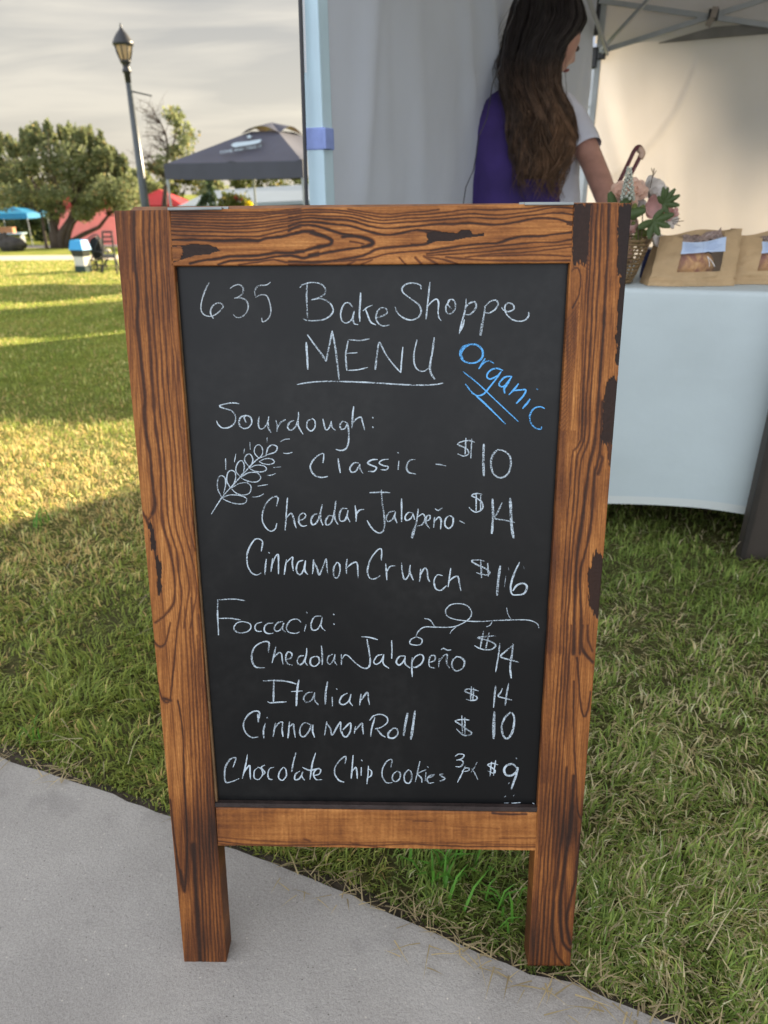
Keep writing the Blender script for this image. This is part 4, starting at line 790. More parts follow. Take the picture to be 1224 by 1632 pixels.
pstraw = np.clip(.07 + .75 * (patch - .38) + .22 * (fine_ - .4) + .85 * sunlit_zone + .07 * (xx > .2), .05, .8)
r_ = rng.uniform(size=nb)
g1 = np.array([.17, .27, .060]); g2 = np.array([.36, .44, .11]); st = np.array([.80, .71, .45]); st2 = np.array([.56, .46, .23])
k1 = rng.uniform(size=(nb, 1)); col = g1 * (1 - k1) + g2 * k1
ks = rng.uniform(size=(nb, 1)); stx = np.where((xx < 0)[:, None], np.array([.86, .70, .30]), st); col = np.where((r_ < pstraw)[:, None], stx * ks + st2 * (1 - ks), col)  # yellower straw on the left adds to the painted sunlit streak
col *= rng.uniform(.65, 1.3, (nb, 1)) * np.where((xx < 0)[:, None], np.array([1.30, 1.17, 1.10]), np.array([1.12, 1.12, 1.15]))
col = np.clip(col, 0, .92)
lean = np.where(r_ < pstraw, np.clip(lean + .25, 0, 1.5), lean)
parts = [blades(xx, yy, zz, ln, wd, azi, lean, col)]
# dead thatch and loose clippings along the edge of the concrete
ke = 2600; ii = rng.integers(0, len(EP), ke); off_ = rng.normal(.010, .026, ke); ex_, ey_ = EP[ii, 0] + rng.normal(0, .01, ke), EP[ii, 1] + off_
okk = (np.hypot(ex_, ey_) < 3) & (vnoise(ex_ * 14, ey_ * 14, 77) > .35); ex_, ey_ = ex_[okk], ey_[okk]; ke = len(ex_)
ez = np.where(on_path(ex_, ey_), .006, -.006) + rng.uniform(0, .004, ke)
ck = rng.uniform(.55, 1.1, (ke, 1)); parts.append(blades(ex_, ey_, ez, rng.uniform(.018, .055, ke), rng.uniform(.0012, .0026, ke), rng.uniform(0, 6.3, ke), rng.uniform(1.36, 1.54, ke), np.array([.58, .47, .27]) * ck, .1))
# long wiry runners lying over the right-hand lawn and a few broad weeds
kr = 260; rx = rng.uniform(.15, 1.5, kr); ry_ = rng.uniform(.55, 2.2, kr); rx[:120] = rng.uniform(-1.6, -.3, 120); ry_[:120] = rng.uniform(.85, 2.4, 120)
okk = ~on_path(rx, ry_ - .03); rx, ry_ = rx[okk], ry_[okk]; kr = len(rx)
parts.append(blades(rx, ry_, gz(rx, ry_) + rng.uniform(.012, .03, kr), rng.uniform(.05, .12, kr), rng.uniform(.0012, .0022, kr), rng.uniform(0, 6.3, kr), rng.uniform(1.1, 1.5, kr), np.array([.66, .58, .36]) * rng.uniform(.6, 1.1, (kr, 1)), .2))
for (px, py, k, s) in [(700, 1392, 22, .85), (735, 1378, 12, .75), (795, 1440, 12, .75), (60, 1180, 10, .6), (60, 838, 10, 1.0)]:
    p = onground(px, py); a_ = rng.uniform(0, 6.3, k)
    parts.append(blades(p[0] + rng.normal(0, .018, k), p[1] + rng.normal(0, .018, k), np.full(k, p[2]), rng.uniform(.05, .10, k) * s, rng.uniform(.004, .0065, k) * s, a_, rng.uniform(.2, .95, k), np.array([.14, .36, .05]) * rng.uniform(.8, 1.25, (k, 1))))
# small clover-like leaves and twig litter
nV = 0; Vs, Fs, Ts, Cs = [], [], [], []
for V, Fq, Ft, cc in parts: Vs.append(V); Fs.append(Fq + nV); Ts.append(Ft + nV); Cs.append(cc); nV += len(V)
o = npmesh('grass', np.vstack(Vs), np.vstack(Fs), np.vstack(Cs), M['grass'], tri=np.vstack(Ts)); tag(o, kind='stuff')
# ------------------------------------------------------------------ market tent
FL_ = at(507, 165, 1.75)[:2]; BL_ = at(947, 165, 4.40)[:2]
e1 = (BL_ - FL_); TL1 = np.linalg.norm(e1); e1 = e1 / TL1; e2 = np.array([e1[1], -e1[0]])
CR = BL_ + e2 * TL1; DR = FL_ + e2 * TL1
Z_E, Z_V = 1.93, 1.585
v3 = lambda p, z: np.array([p[0], p[1], z])
tent = thing('market_tent', v3(FL_, float(gz(*FL_))), 'white canopy tent with grey side walls sheltering the bakery table', 'tent')
rotT = np.array([[e2[0], e1[0], 0], [e2[1], e1[1], 0], [0, 0, 1]])
def tent_leg(p, first=False):
    g = float(gz(*p)); m = MB(); s = .043 if first else .030; si = .024
    if first: m.box(v3(p, (g + Z_E) / 2), (s, s, Z_E - g), rotT, .004)
    else:
        m.box(v3(p, (1.2 + Z_E) / 2), (s, s, Z_E - 1.2), rotT, .003); m.box(v3(p, (g + 1.25) / 2), (si, si, 1.25 - g), rotT, .002)
    m.box(v3(p, g + .004), (.075, .075, .008), rotT, .002)
    return m.build('leg', M['white_paint'] if first else M['grey_frame'], tent)
for i, p in enumerate((FL_, BL_, CR, DR)): tent_leg(p, i == 0)
# strap on the near leg
zs = at(507, 222, 1.75)[2]; m = MB()
hh = .021
m.box(v3(FL_, zs) + rotT @ np.array([0, 0, 0]), (.0475, .0475, .043), rotT, .003); m.box(v3(FL_, zs) + rotT @ np.array([.026, -.012, 0]), (.010, .030, .041), rotT, .003)
m.build('strap', mat('lavender_blue_webbing', (.235, .31, .62), .8, .08, 40, .2, 300), tent)
# zip along the free edge of the side wall
m = MB(); za_, zb_ = at(476.5, -60, 1.72), at(489, 335, 1.72); zc = zb_ + (zb_ - za_) * 1.6
m.tube([za_, zb_, zc], .0042, 8); m.build('wall_edge', M['dark_metal'], tent)
m = MB()
for k in range(34):
    p = at(483 + k * .11, -8 + k * 3.7, 1.722); m.box(p, (.0055, .003, .0028), None)
m.build('zip_teeth', mat('white_nylon', (.7, .7, .72), .6), tent)
def folds(u, v, s): return (fbm(u * 3.2 + v * .5, v * .55, s) - .5) * .075 + (fbm(u * 6 - v * 2.6, v * 1.6, s + 4) - .5) * .012 + (fbm(u * 3, v * 7, s + 8) - .5) * .012
def crease(u, v, a, b_, wdt):
    a = np.array(a); b_ = np.array(b_); d = b_ - a; l = np.linalg.norm(d); d = d / l; q = np.array([u, v]) - a; tt = np.dot(q, d); s = q[0] * d[1] - q[1] * d[0]
    return math.exp(-(s / wdt) ** 2) * (1 if 0 < tt < l else math.exp(-(min(abs(tt), abs(tt - l)) / .15) ** 2))
g0 = float(gz(*FL_)); g1 = float(gz(*BL_))
W1 = TL1 - .24
def wall1(u, v):
    s = .016 + u * W1; zt = g0 + (g1 - g0) * u + .01; z = zt + (Z_E - .01 - zt) * v
    d = folds(s, z, 31) * min(1, 6 * u) * (.4 + .6 * min(1, (1 - v) * 3)) - .10 * math.sin(v * math.pi) * math.sin(u * math.pi) * .4
    for (A, Bq, wd_, am) in [((.95, 1.7), (1.62, .95), .05, .035), ((.75, 1.75), (1.05, 1.25), .05, .025), ((.35, 1.75), (.22, 1.0), .05, .02), ((1.6, 1.6), (2.3, 1.0), .06, .03)]: d += am * crease(s, z, A, Bq, wd_)
    return v3(FL_ + e1 * s - e2 * (.0 - d) * 1.0, z)
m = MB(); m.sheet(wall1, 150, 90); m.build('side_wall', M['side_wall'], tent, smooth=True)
_fp = [hit(x, y, v3(BL_, 0), v3(e1, 0)) for x, y in [(1112, 84), (1098, 128), (1078, 172), (1052, 212), (1022, 246), (992, 272), (970, 290)]]
FZ = [p[2] for p in _fp][::-1]; FS = [float(np.dot(p[:2] - BL_, e2)) for p in _fp][::-1]
def wall2(u, v):
    s = .012 + u * (TL1 - .02); zt = g1 + .01; z = zt + (Z_E - .01 - zt) * v
    d = (folds(s + 7, z, 47) * .8) * (.3 + .7 * min(1, (1 - v) * 3))
    for (A, Bq, wd_, am) in [((.1, 1.2), (.3, .7), .05, .02), ((.9, 1.5), (1.5, 1.1), .06, .03)]: d += am * crease(s, z, A, Bq, wd_)
    # gathered fold pulled up towards the bar joint: a steep step that turns away from the sun
    fx = np.interp(z, FZ, FS); q_ = s - fx; amp = .030 * max(0, min(1, (z - .80) / .12)) * max(0, min(1, (1.52 - z) / .10))
    d += amp * (1 / (1 + math.exp(-q_ / .0065))) * math.exp(-max(0, q_) / .20)
    return v3(BL_ + e2 * s + e1 * (.0 + d), z)
m = MB(); m.sheet(wall2, 420, 110); m.build('back_wall', M['canopy'], tent, smooth=True)
# roof with valance
cen = (FL_ + CR) / 2; cor = [FL_, BL_, CR, DR]; out_ = [cen + (p - cen) * 1.025 for p in cor]
m = MB()
for i in range(4):
    a_, b_ = out_[i], out_[(i + 1) % 4]
    def roof(u, v, a_=a_, b_=b_):
        p = a_ + (b_ - a_) * u; q = p + (cen - p) * v * .999; return v3(q, Z_E + 1.05 * v - .10 * math.sin(math.pi * v) * math.sin(math.pi * u) + .012 * (vnoise(u * 9, v * 6, i) - .5))
    m.sheet(roof, 24, 14)
    nrm2 = (a_ + b_) / 2 - cen; nrm2 = nrm2 / np.linalg.norm(nrm2)
    m.sheet(lambda u, v, a_=a_, b_=b_, nrm2=nrm2: v3(a_ + (b_ - a_) * u + nrm2 * (.010 * math.sin(u * 40) * v + .012), Z_E - (Z_E - Z_V + .012 * math.sin(u * math.pi)) * v), 60, 6)
m.build('canopy', M['canopy'], tent, smooth=True)
# grey binding along the lower edge of the valance at the back
m = MB()
A_ = hit(1050, 68, v3(BL_ - e1 * .02, 0), v3(e1, 0)); B_ = hit(1136, 43, v3(BL_ - e1 * .03, 0), v3(e1, 0)); C_ = hit(1224, 36, v3(BL_ - e1 * .03, 0), v3(e1, 0)); D_ = hit(1224, 54, v3(BL_ - e1 * .03, 0), v3(e1, 0)); E_ = hit(1136, 61, v3(BL_ - e1 * .03, 0), v3(e1, 0)); G_ = hit(1050, 69.5, v3(BL_ - e1 * .02, 0), v3(e1, 0))
xt = (C_ - B_) * 6; 
m.prism([A_, G_, E_, D_, D_ + xt, C_ + xt, B_], v3(e1 * .004, 0)); m.build('valance_fold', mat('grey_canopy_binding', (.20, .195, .18), .8, .15, 12, .1, 60), tent)
# scissor trusses
pb = v3(BL_ - e1 * .055, 0); nb_ = v3(e1, 0)
h1, h2 = hit(955, 1, pb, nb_), hit(1224, 40, pb, nb_); h3, h4 = hit(958, 82, pb, nb_), hit(1224, -3, pb, nb_); hx = hit(1137, 22, pb, nb_)
m = MB(); m.beam(h1, h1 + (h2 - h1) * 1.9, .012, .024, bev=.003); m.beam(h3, h3 + (h4 - h3) * 1.55 + np.array([0, 0, 0]), .012, .024, bev=.003)
mid = v3((BL_ + CR) / 2 - e1 * .055, 0)
def mirror(p): q = p[:2] - (BL_ + CR)[:2] / 2; k = np.dot(q, e2); return v3(p[:2] - 2 * k * e2, p[2])
m.beam(mirror(h1), mirror(h1 + (h2 - h1) * 1.9), .012, .024, bev=.003); m.beam(mirror(h3), mirror(h3 + (h4 - h3) * 1.55), .012, .024, bev=.003)
m.build('truss_bar', M['grey_frame'], tent)
m = MB(); m.beam(hit(956, 82, v3(BL_ - e1 * .04, 0), nb_), v3(cen, Z_E + .55), .012, .018, bev=.002); m.build('roof_strut', M['grey_frame'], tent)
m = MB()
zu = at(947, 0, 4.4)[2]; zl = at(947, 88, 4.4)[2]; zm = at(947, 40, 4.4)[2]
m.beam(v3(BL_ + e2 * .05 - e1 * .03, Z_E - .06), v3(FL_ + e2 * .05 + e1 * 1.6, 1.62), .012, .022, bev=.002); m.beam(v3(BL_ + e2 * .05 - e1 * .03, zl), v3(FL_ + e2 * .05 + e1 * 1.5, 1.86), .012, .022, bev=.002)
m.beam(v3(FL_ + e2 * .05 + e1 * .03, Z_E - .06), v3(BL_ + e2 * .05 - e1 * 1.45, 1.62), .012, .022, bev=.002)
m.build('side_truss', M['grey_frame'], tent)
def rbox(name, px, py, w_, h_, pl_p, mt, d=.05, bev=.006):
    q = hit(px, py, pl_p, nb_); mm = MB(); mm.box(q, (w_, d, h_), rotT, bev); return mm.build(name, mt, tent)
rbox('slider', 945, 93, .050, .095, v3(BL_, 0), M['black_plastic'], .055); rbox('slider_lug', 959, 87, .040, .045, v3(BL_ - e1 * .03, 0), M['black_plastic'], .035)
rbox('corner_sleeve', 951, 20, .042, .20, v3(BL_, 0), M['black_plastic'], .045)
rbox('bar_joint', 1137, 24, .045, .050, v3(BL_ - e1 * .06, 0), M['black_plastic'], .034)
m = MB(); q1, q2, q3 = hit(1141, 10, v3(BL_ - e1 * .078, 0), nb_), hit(1136, 28, v3(BL_ - e1 * .082, 0), nb_), hit(1127, 42, v3(BL_ - e1 * .07, 0), nb_); m.beam(q1, q2, .028, .003, up=tuple(nb_)); m.beam(q2, q3, .028, .003, up=tuple(nb_)); m.build('strap', mat('grey_webbing', (.28, .25, .22), .8, .1, 60), tent)
# cord hanging down the side wall
m = MB(); wq = v3(FL_ + e2 * .10, 0); m.tube([hit(823 - 85 * k / 12 + 3 * math.sin(k * 2.1), -4 + 330 * k / 12, wq, v3(e2, 0)) for k in range(13)], .0016, 5); m.build('cord', M['dark_metal'], tent)

# ------------------------------------------------------------------ table with fitted cloth
ZT = at(997, 459, 1.96)[2]
PA, PB = atz(997, 459, ZT), atz(1224, 465.5, ZT); td = PB - PA; td[2] = 0; td /= np.linalg.norm(td); tb = np.array([-td[1], td[0], 0])
TFL = PA - td * .70; TLEN, TDEP = 1.83, .74
tl = lambda u, v, z=0: TFL + td * u + tb * v + np.array([0, 0, z])
gT = float(gz(*TFL[:2]))
table = thing('folding_table', (TFL[0], TFL[1], gT), 'folding trade table hidden under the fitted white cloth', 'table')
m = MB(); c_ = tl(TLEN / 2, TDEP / 2, -.028); rt = np.stack([td, tb, np.array([0, 0, 1.])], 1); m.box(c_, (TLEN - .03, TDEP - .03, .035), rt, .01); m.build('tabletop', mat('grey_hdpe', (.5, .5, .5), .6), table)
for u in (.16, TLEN - .16):
    m = MB(); g = ZT - gT
    m.tube([tl(u, .10, -.05), tl(u, .07, -g)], .0125, 10); m.tube([tl(u, TDEP - .10, -.05), tl(u, TDEP - .07, -g)], .0125, 10); m.tube([tl(u, .10, -.35), tl(u, TDEP - .10, -.35)], .010, 8); m.build('leg_frame', M['dark_metal'], table)
def arc(t): return .128 * (1 - abs(t) ** 1.55)           # t -1..1 along the edge
def clothfn(u, s):
    """s 0..1 goes front hem -> top -> rear hem"""
    x = u * TLEN; t = (x - 1.0) / (1.0 if x < 1.0 else .83); drop = (ZT - gT) - arc(t) - .004; r = .014
    if s < .4:
        k = s / .4; z = -drop + (drop - r) * k; pull = .030 * (1 - k) * (1 - t * t) * .7
        return tl(x, pull - .001 * math.sin(k * 9) + .010 * (fbm(x * 2.2 + k * .8, k * 1.1, 5) - .5) * math.sin(math.pi * min(1, k * 1.15)) + .003 * (fbm(x * 9 - k * 3, k * 3, 8) - .5), z)
    if s < .46: a_ = (s - .4) / .06 * math.pi / 2; return tl(x, r - r * math.cos(a_), -r + r * math.sin(a_))
    if s < .54: k = (s - .46) / .08; return tl(x, r + (TDEP - 2 * r) * k, 0)
    if s < .6: a_ = (s - .54) / .06 * math.pi / 2; return tl(x, TDEP - r + r * math.sin(a_), -r + r * math.cos(a_))
    k = (s - .6) / .4; return tl(x, TDEP - .03 * k * (1 - t * t) * .7, -r - (drop - r) * k)
cloth = thing('tablecloth', (TFL[0], TFL[1], gT), 'fitted white stretch tablecloth with curved hem on the bakery table', 'tablecloth')
m = MB(); m.sheet(clothfn, 90, 101)
for u in (0, TLEN):
    def side(a_, s, u=u):
        y = a_ * TDEP; t = a_ * 2 - 1; z0 = -(ZT - gT) + .10 * (1 - t * t); return tl(u, y, z0 + (-.014 - z0) * s if s < .97 else -.004) + td * ((.004 if u == 0 else -.004) * (1 if s < .97 else 2))
    m.sheet(side, 30, 34)
m.build('cloth', M['cloth'], cloth, smooth=True)
m = MB(); m.sheet(lambda u, v: clothfn(u, .001 + .017 * v) - tb * .0022, 90, 4); m.build('hem', M['hem'], cloth, smooth=True)

# ------------------------------------------------------------------ bread bags
m_, t, n, b = nodes_mat('crusty_bread'); tcx = n.new('ShaderNodeTexCoord').outputs['Object']
c1 = tramp(t, tnoise(t, tcx, 26, 5, .6, .6), [(.30, (.20, .035, .050)), (.44, (.34, .13, .06)), (.56, (.60, .32, .11)), (.72, (.74, .50, .24))])
t.links.new(c1, b.inputs['Base Color']); b.inputs['Roughness'].default_value = .5; bp = n.new('ShaderNodeBump'); bp.inputs['Strength'].default_value = .6; t.links.new(tnoise(t, tcx, 60, 5), bp.inputs['Height']); t.links.new(bp.outputs[0], b.inputs['Normal']); M['bread'] = m_
m_, t, n, b = nodes_mat('clear_film'); b.inputs['Base Color'].default_value = (.9, .88, .86, 1); b.inputs['Roughness'].default_value = .15
tr = n.new('ShaderNodeBsdfTransparent'); mx = n.new('ShaderNodeMixShader'); mx.inputs[0].default_value = .05; t.links.new(tr.outputs[0], mx.inputs[1]); t.links.new(b.outputs[0], mx.inputs[2]); t.links.new(mx.outputs[0], n['Material Output'].inputs[0]); M['film'] = m_
def bread_bag(dpx, dY, label, blabel, turn, seed):
    Yb, Yt = 1.985 + dY, 2.07 + dY
    base = atz(1100 + dpx, 458, ZT + .001); 
    bag = thing('bread_bag', base, label, 'paper bag', 'kraft bread bags on the table')
    BLp, BRp = at(1032 + dpx, 459, Yb), at(1169 + dpx, 463, Yb - .012); BLp[2] = BRp[2] = ZT + .001
    TLp, TRp = at(1053 + dpx, 376, Yt), at(1182 + dpx, 364, Yt - .01)
    ub = (BRp - BLp) / np.linalg.norm(BRp - BLp); bk_ = np.cross(np.array([0, 0, 1.]), ub)
    def front(u, v, o=0.0):
        p = BLp * (1 - u) * (1 - v) + BRp * u * (1 - v) + TRp * u * v + TLp * (1 - u) * v
        bul = math.sin(math.pi * u) ** .7 * math.sin(math.pi * min(v * .9 + .08, 1)) ** .8
        wr = (fbm(u * 4.2 + seed, v * 3.4, seed) - .5) * .022 + (vnoise(u * 11, v * 8, seed + 2) - .5) * .006
        dip = -.006 * math.exp(-((v - .13) / .03) ** 2)
        sag = np.array([0, 0, -.018 * math.sin(math.pi * u) ** 2 * max(0, v - .6) / .4])
        return p - bk_ * (.020 * bul + wr * .8 + dip + o) + sag
    wu0, wu1, wv0, wv1 = .28, .80, .26, .95
    m = MB(); nu, nv = 44, 34; vs_ = [front(i / (nu - 1), j / (nv - 1)) for j in range(nv) for i in range(nu)]
    fs_ = [(j * nu + i, j * nu + i + 1, (j + 1) * nu + i + 1, (j + 1) * nu + i) for j in range(nv - 1) for i in range(nu - 1) if not (wu0 < (i + .5) / (nu - 1) < wu1 and wv0 < (j + .5) / (nv - 1) < wv1 + .1)]
    m.add(vs_, fs_)
    D_ = .085
    def backf(u, v): p = BLp * (1 - u) * (1 - v) + BRp * u * (1 - v) + TRp * u * v + TLp * (1 - u) * v; return p + bk_ * (D_ * (1 - .55 * v) + (fbm(u * 4, v * 4, seed + 9) - .5) * .01) + np.array([0, 0, -.004 * math.sin(u * 9)])
    m.sheet(backf, 20, 16)
    for u in (0, 1):
        m.sheet(lambda a_, v, u=u: front(u, v) * (1 - a_) + backf(u, v) * a_ + ub * (-1 if u else 1) * (.022 * math.sin(math.pi * a_)) * v, 8, 20)
    m.sheet(lambda a_, u: front(u, 0) * (1 - a_) + backf(u, 0) * a_, 4, 20)
    m.build('paper', M['kraft'], bag, smooth=True)
    m = MB(); m.sheet(lambda u, v: front(wu0 - .01 + (wu1 - wu0 + .02) * u, wv0 - .01 + (wv1 - wv0) * v, -.0012), 20, 20); m.build('window', M['film'], bag, smooth=True)
    lb0, lb1 = .625, .915
    def lab(u, v): return front(wu0 - .008 + (wu1 - wu0 + .016) * u, lb0 + .015 * math.sin(u * 3.1) + (lb1 - lb0) * v, .0012)
    m = MB(); m.sheet(lab, 24, 8); m.build('label', M['label_paper'], bag, smooth=True)
    m = MB()
    for side in (0, 1):
        for k in range(8):
            v_ = .86 - k * .095; u0 = .06 + side * .5 + .02 * math.sin(k * 3 + seed); u1 = u0 + .30 + .08 * math.sin(k * 5 + side)
            if k == 0: u1 = u0 + .2
            m.sheet(lambda u, v, u0=u0, u1=u1, v_=v_: lab(u0 + (u1 - u0) * u, v_ + .025 * v) - bk_ * .0006, 8, 2)
    m.sheet(lambda u, v: lab(.49 + .006 * u, v * .98) - bk_ * .0007, 2, 8)
    m.build('printed_lines', M['ink'], bag)
    # crumpled film standing out of the mouth of the bag
    m = MB(); m.sheet(lambda u, v: front(.30 + .5 * u, .90 + .10 * v + .06 * v * fbm(u * 5, seed, 3), -.012 - .02 * vnoise(u * 13, v * 4, seed)) + np.array([0, 0, .010 * v * (vnoise(u * 8, 1.3, seed + 4))]), 40, 10)
    m.build('film_wrap', mat('crinkled_film', (.33, .25, .22), .18, .35, 60, .8, 70, spec=.9), bag)
    # loaf
    cb_ = (front(.5, .38) + backf(.5, .42)) / 2; loaf = thing('bread_loaf', cb_, blabel, 'bread', 'loaves inside the bags')
    m = MB(); rr = np.stack([ub, bk_, np.array([0, 0, 1.])], 1)
    m.ell(cb_ + bk_ * .010 - np.array([0, 0, .008]), (.064, .024, .046), rr, 30, 20, fn=lambda d, q: q * (1 + .22 * (fbm(d[0] * 2 + 5, d[2] * 2 + d[1] * 2, seed + 3) - .5))); m.build('crust', M['bread'], loaf, smooth=True)
    m = MB(); a0, a1, a2 = front(.60, .55, .001), front(.655, .47, .002), front(.71, .36, .002); m.tube([a0, a1, a2], .0013, 5); m.tube([a0, front(.63, .45, .002), front(.645, .36, .002)], .0011, 5); m.build('twist_tie', mat('white_tie', (.7, .68, .66), .5), bag)
    m = MB(); m.tube([front(.60 + .035 * math.cos(k * .5), .60 + .04 * math.sin(k * .5), .002) for k in range(6)], .0014, 5); m.build('wire_loop', M['dark_metal'], bag)
bread_bag(0, 0, 'kraft paper bread bag standing whole in view beside the flower basket', 'dark fruited loaf in the bag beside the flower basket', 0, 3)
bread_bag(127, .020, 'kraft paper bread bag cut off by the right edge of the photo', 'loaf in the bag at the right edge of the photo', 0, 8)
tag(bpy.data.objects['bread_bag.001'], 'kraft paper bread bag cut off by the right edge of the photo')

# ------------------------------------------------------------------ basket of flowers
bc = at(972, 440, 2.07); bc[2] = ZT + .002
basket = thing('flower_basket', bc, 'round brown wicker basket holding flowers, half hidden behind the chalkboard', 'basket')
m = MB(); H = .118; Rr = lambda z: .056 + .040 * (z / H) ** .8
for k in range(12):
    z = .006 + k * (H - .010) / 11; m.tube([bc + np.array([Rr(z) * math.cos(a_) * (1 + .012 * math.sin(a_ * 12 + k * math.pi)), Rr(z) * math.sin(a_) * (1 + .012 * math.sin(a_ * 12 + k * math.pi)), z + .0015 * math.sin(a_ * 5 + k)]) for a_ in np.linspace(0, 2 * math.pi, 61)], .0026 if k < 10 else .004, 6, cap=False)
m.build('weave', M['wicker'], basket)
m = MB()
for k in range(26):
    a_ = 2 * math.pi * k / 26; m.tube([bc + np.array([Rr(z) * math.cos(a_ + .12 * math.sin(z * 40)), Rr(z) * math.sin(a_ + .12 * math.sin(z * 40)), z]) for z in np.linspace(.0, H + .004, 7)], .0022, 5)
m.build('stakes', M['wicker'], basket)
m = MB(); m.lathe([(.002, 0), (.056, 0), (.057, .006), (.002, .007)], bc, 24); m.build('base', M['wicker'], basket)

pm_ = {}
for nme, cl_ in dict(peach_petal=(.84, .62, .50), white_petal=(.80, .76, .72), pink_petal=(.78, .50, .47), cream_spike=(.55, .58, .50), dark_leaf=(.07, .11, .035), olive_leaf=(.14, .17, .035), twig=(.12, .08, .05)).items(): pm_[nme] = mat(nme, cl_, .6, .12, 40, trans=.25 if 'petal' in nme else .15)
bq = thing('flower_bouquet', bc + np.array([0, 0, H - .01]), 'bunch of peach roses, white blooms and greenery in the wicker basket', 'flowers')
def frame(dr):
    dr = np.array(dr, float); dr /= np.linalg.norm(dr); x = np.cross((0, 0, 1) if abs(dr[2]) < .9 else (1, 0, 0), dr); x /= np.linalg.norm(x); return x, np.cross(dr, x), dr
def petal(m, c, dr, out, ln, wd_, cup, curl=0):
    dr = np.array(dr, float); dr /= np.linalg.norm(dr); out = np.array(out, float); sd_ = np.cross(dr, out); sd_ /= np.linalg.norm(sd_) + 1e-9
    def f(u, v):
        w_ = wd_ * math.sin(math.pi * (.12 + .80 * v)) ** .7; x = (u - .5) * w_
        return np.array(c) + dr * ln * v + out * (cup * math.sin(v * 2.2) - curl * v * v) * ln + sd_ * x - out * 1.6 * x * x / max(wd_, 1e-4)
    m.sheet(f, 6, 6)
def bloom(name, px, py, Y, r, dr, mt, rings=((5, .35, .55), (7, .7, .9), (8, 1.0, 1.15)), label=None):
    r = r * .86; Y = Y + .05
    c = at(px, py, Y); x, y, z = frame(dr); m = MB()
    for nP, op, sz in rings:
        for k in range(nP):
            a_ = 2 * math.pi * (k + .37 * op * 3) / nP + random.uniform(-.15, .15); o_ = x * math.cos(a_) + y * math.sin(a_)
            petal(m, c - z * r * .5, z * (1.2 - .75 * op) + o_ * op * .9, o_, r * sz * random.uniform(.9, 1.1), r * 1.05 * sz, .28, .25 * op)
    return m.build(name, mt, bq, smooth=True, label=label)
cd = np.array([-.35, -.85, .4])
bloom('rose', 988, 306, 1.99, .034, (-.3, -.8, .5), pm_['peach_petal']); bloom('rose', 1016, 302, 1.98, .036, (.1, -.85, .5), pm_['peach_petal']); bloom('rose', 1004, 318, 1.96, .026, (0, -.9, .35), pm_['peach_petal'])
bloom('peony', 1044, 304, 2.02, .044, (.25, -.8, .5), pm_['white_petal'], ((6, .3, .6), (8, .6, 1.0), (9, .9, 1.2))); bloom('peony', 1018, 324, 1.98, .024, (0, -.8, .5), pm_['white_petal'])
bloom('lily', 1040, 332, 1.98, .033, (.2, -.9, .2), pm_['pink_petal'], ((6, .75, 1.4),)); bloom('lily', 1062, 343, 2.0, .024, (.5, -.8, .2), pm_['pink_petal'], ((5, .6, 1.3),)); bloom('lily', 1074, 340, 2.0, .018, (.7, -.6, .4), pm_['pink_petal'], ((5, .5, 1.3),))
bloom('lily', 1068, 350, 2.01, .026, (.6, -.7, .1), pm_['white_petal'], ((5, .8, 1.4),)); bloom('tulip', 1007, 366, 1.95, .022, (-.2, -.5, .9), pm_['pink_petal'], ((4, .15, 1.6), (4, .3, 1.7)))
bloom('ribbon_bow', 1046, 382, 2.02, .026, (.5, -.7, .4), pm_['white_petal'], ((4, .8, 1.5),))
m = MB()
for k in range(70):
    f_ = k / 70; a_ = k * 2.4; r0 = .014 * (1 - f_ * .85) + .002; p = at(1000 + 3 * f_, 318 - 52 * f_, 1.965) + np.array([r0 * math.cos(a_), r0 * math.sin(a_), 0]); m.ell(p, .0042 * (1 - .4 * f_), None, 6, 4)
m.build('flower_spike', pm_['cream_spike'], bq, smooth=True)
def leafset(px, py, Y, lst, mt):
    c = at(px, py, Y); m = MB()
    for dx, dz, ln_, wd_ in lst: petal(m, c, (dx, -.25, dz), (.1, -.95, .25), ln_, wd_, .1, .12)
    m.build('leaf_spray', mt, bq, smooth=True)
leafset(1058, 324, 2.0, [(-.25, 1, .042, .015), (.05, 1, .040, .014), (.55, .9, .042, .015), (.9, .5, .042, .015), (.9, -.1, .04, .016), (-.5, .4, .03, .014), (.3, -.6, .03, .016)], pm_['dark_leaf'])
leafset(1042, 352, 1.975, [(.8, .3, .05, .02), (.9, -.3, .045, .018), (.4, -.8, .04, .02), (-.6, -.2, .05, .02), (.5, .8, .035, .018), (-.2, -1, .045, .02)], pm_['dark_leaf'])
leafset(1012, 346, 2.0, [(-.2, 1, .036, .02), (.5, .8, .036, .018), (-.6, .2, .036, .02), (.2, -1, .045, .02)], pm_['olive_leaf'])
leafset(1020, 372, 2.01, [(.3, 1, .03, .018), (.8, .1, .03, .018), (-.6, .5, .035, .018), (.1, -.9, .035, .02), (-.5, -.8, .035, .02)], pm_['olive_leaf'])
leafset(985, 345, 2.0, [(-.5, .9, .07, .03), (.4, .9, .06, .03), (.8, .2, .07, .03), (-.8, .1, .07, .03), (0, -1, .07, .03)], pm_['dark_leaf'])
m = MB(); p0 = at(1036, 300, 2.0)
m.tube([p0, at(1040, 282, 2.0), at(1043, 268, 2.0)], .0012, 5); m.tube([at(1040, 282, 2.0), at(1046, 272, 2.0)], .001, 4); m.tube([at(1041, 276, 2.0), at(1038, 268, 2.0)], .001, 4)
for q in [(1070, 352, 1084, 348), (1072, 354, 1090, 352), (1072, 356, 1084, 360)]: m.tube([at(q[0], q[1], 2.0), at(q[2], q[3], 2.0)], .0009, 4)
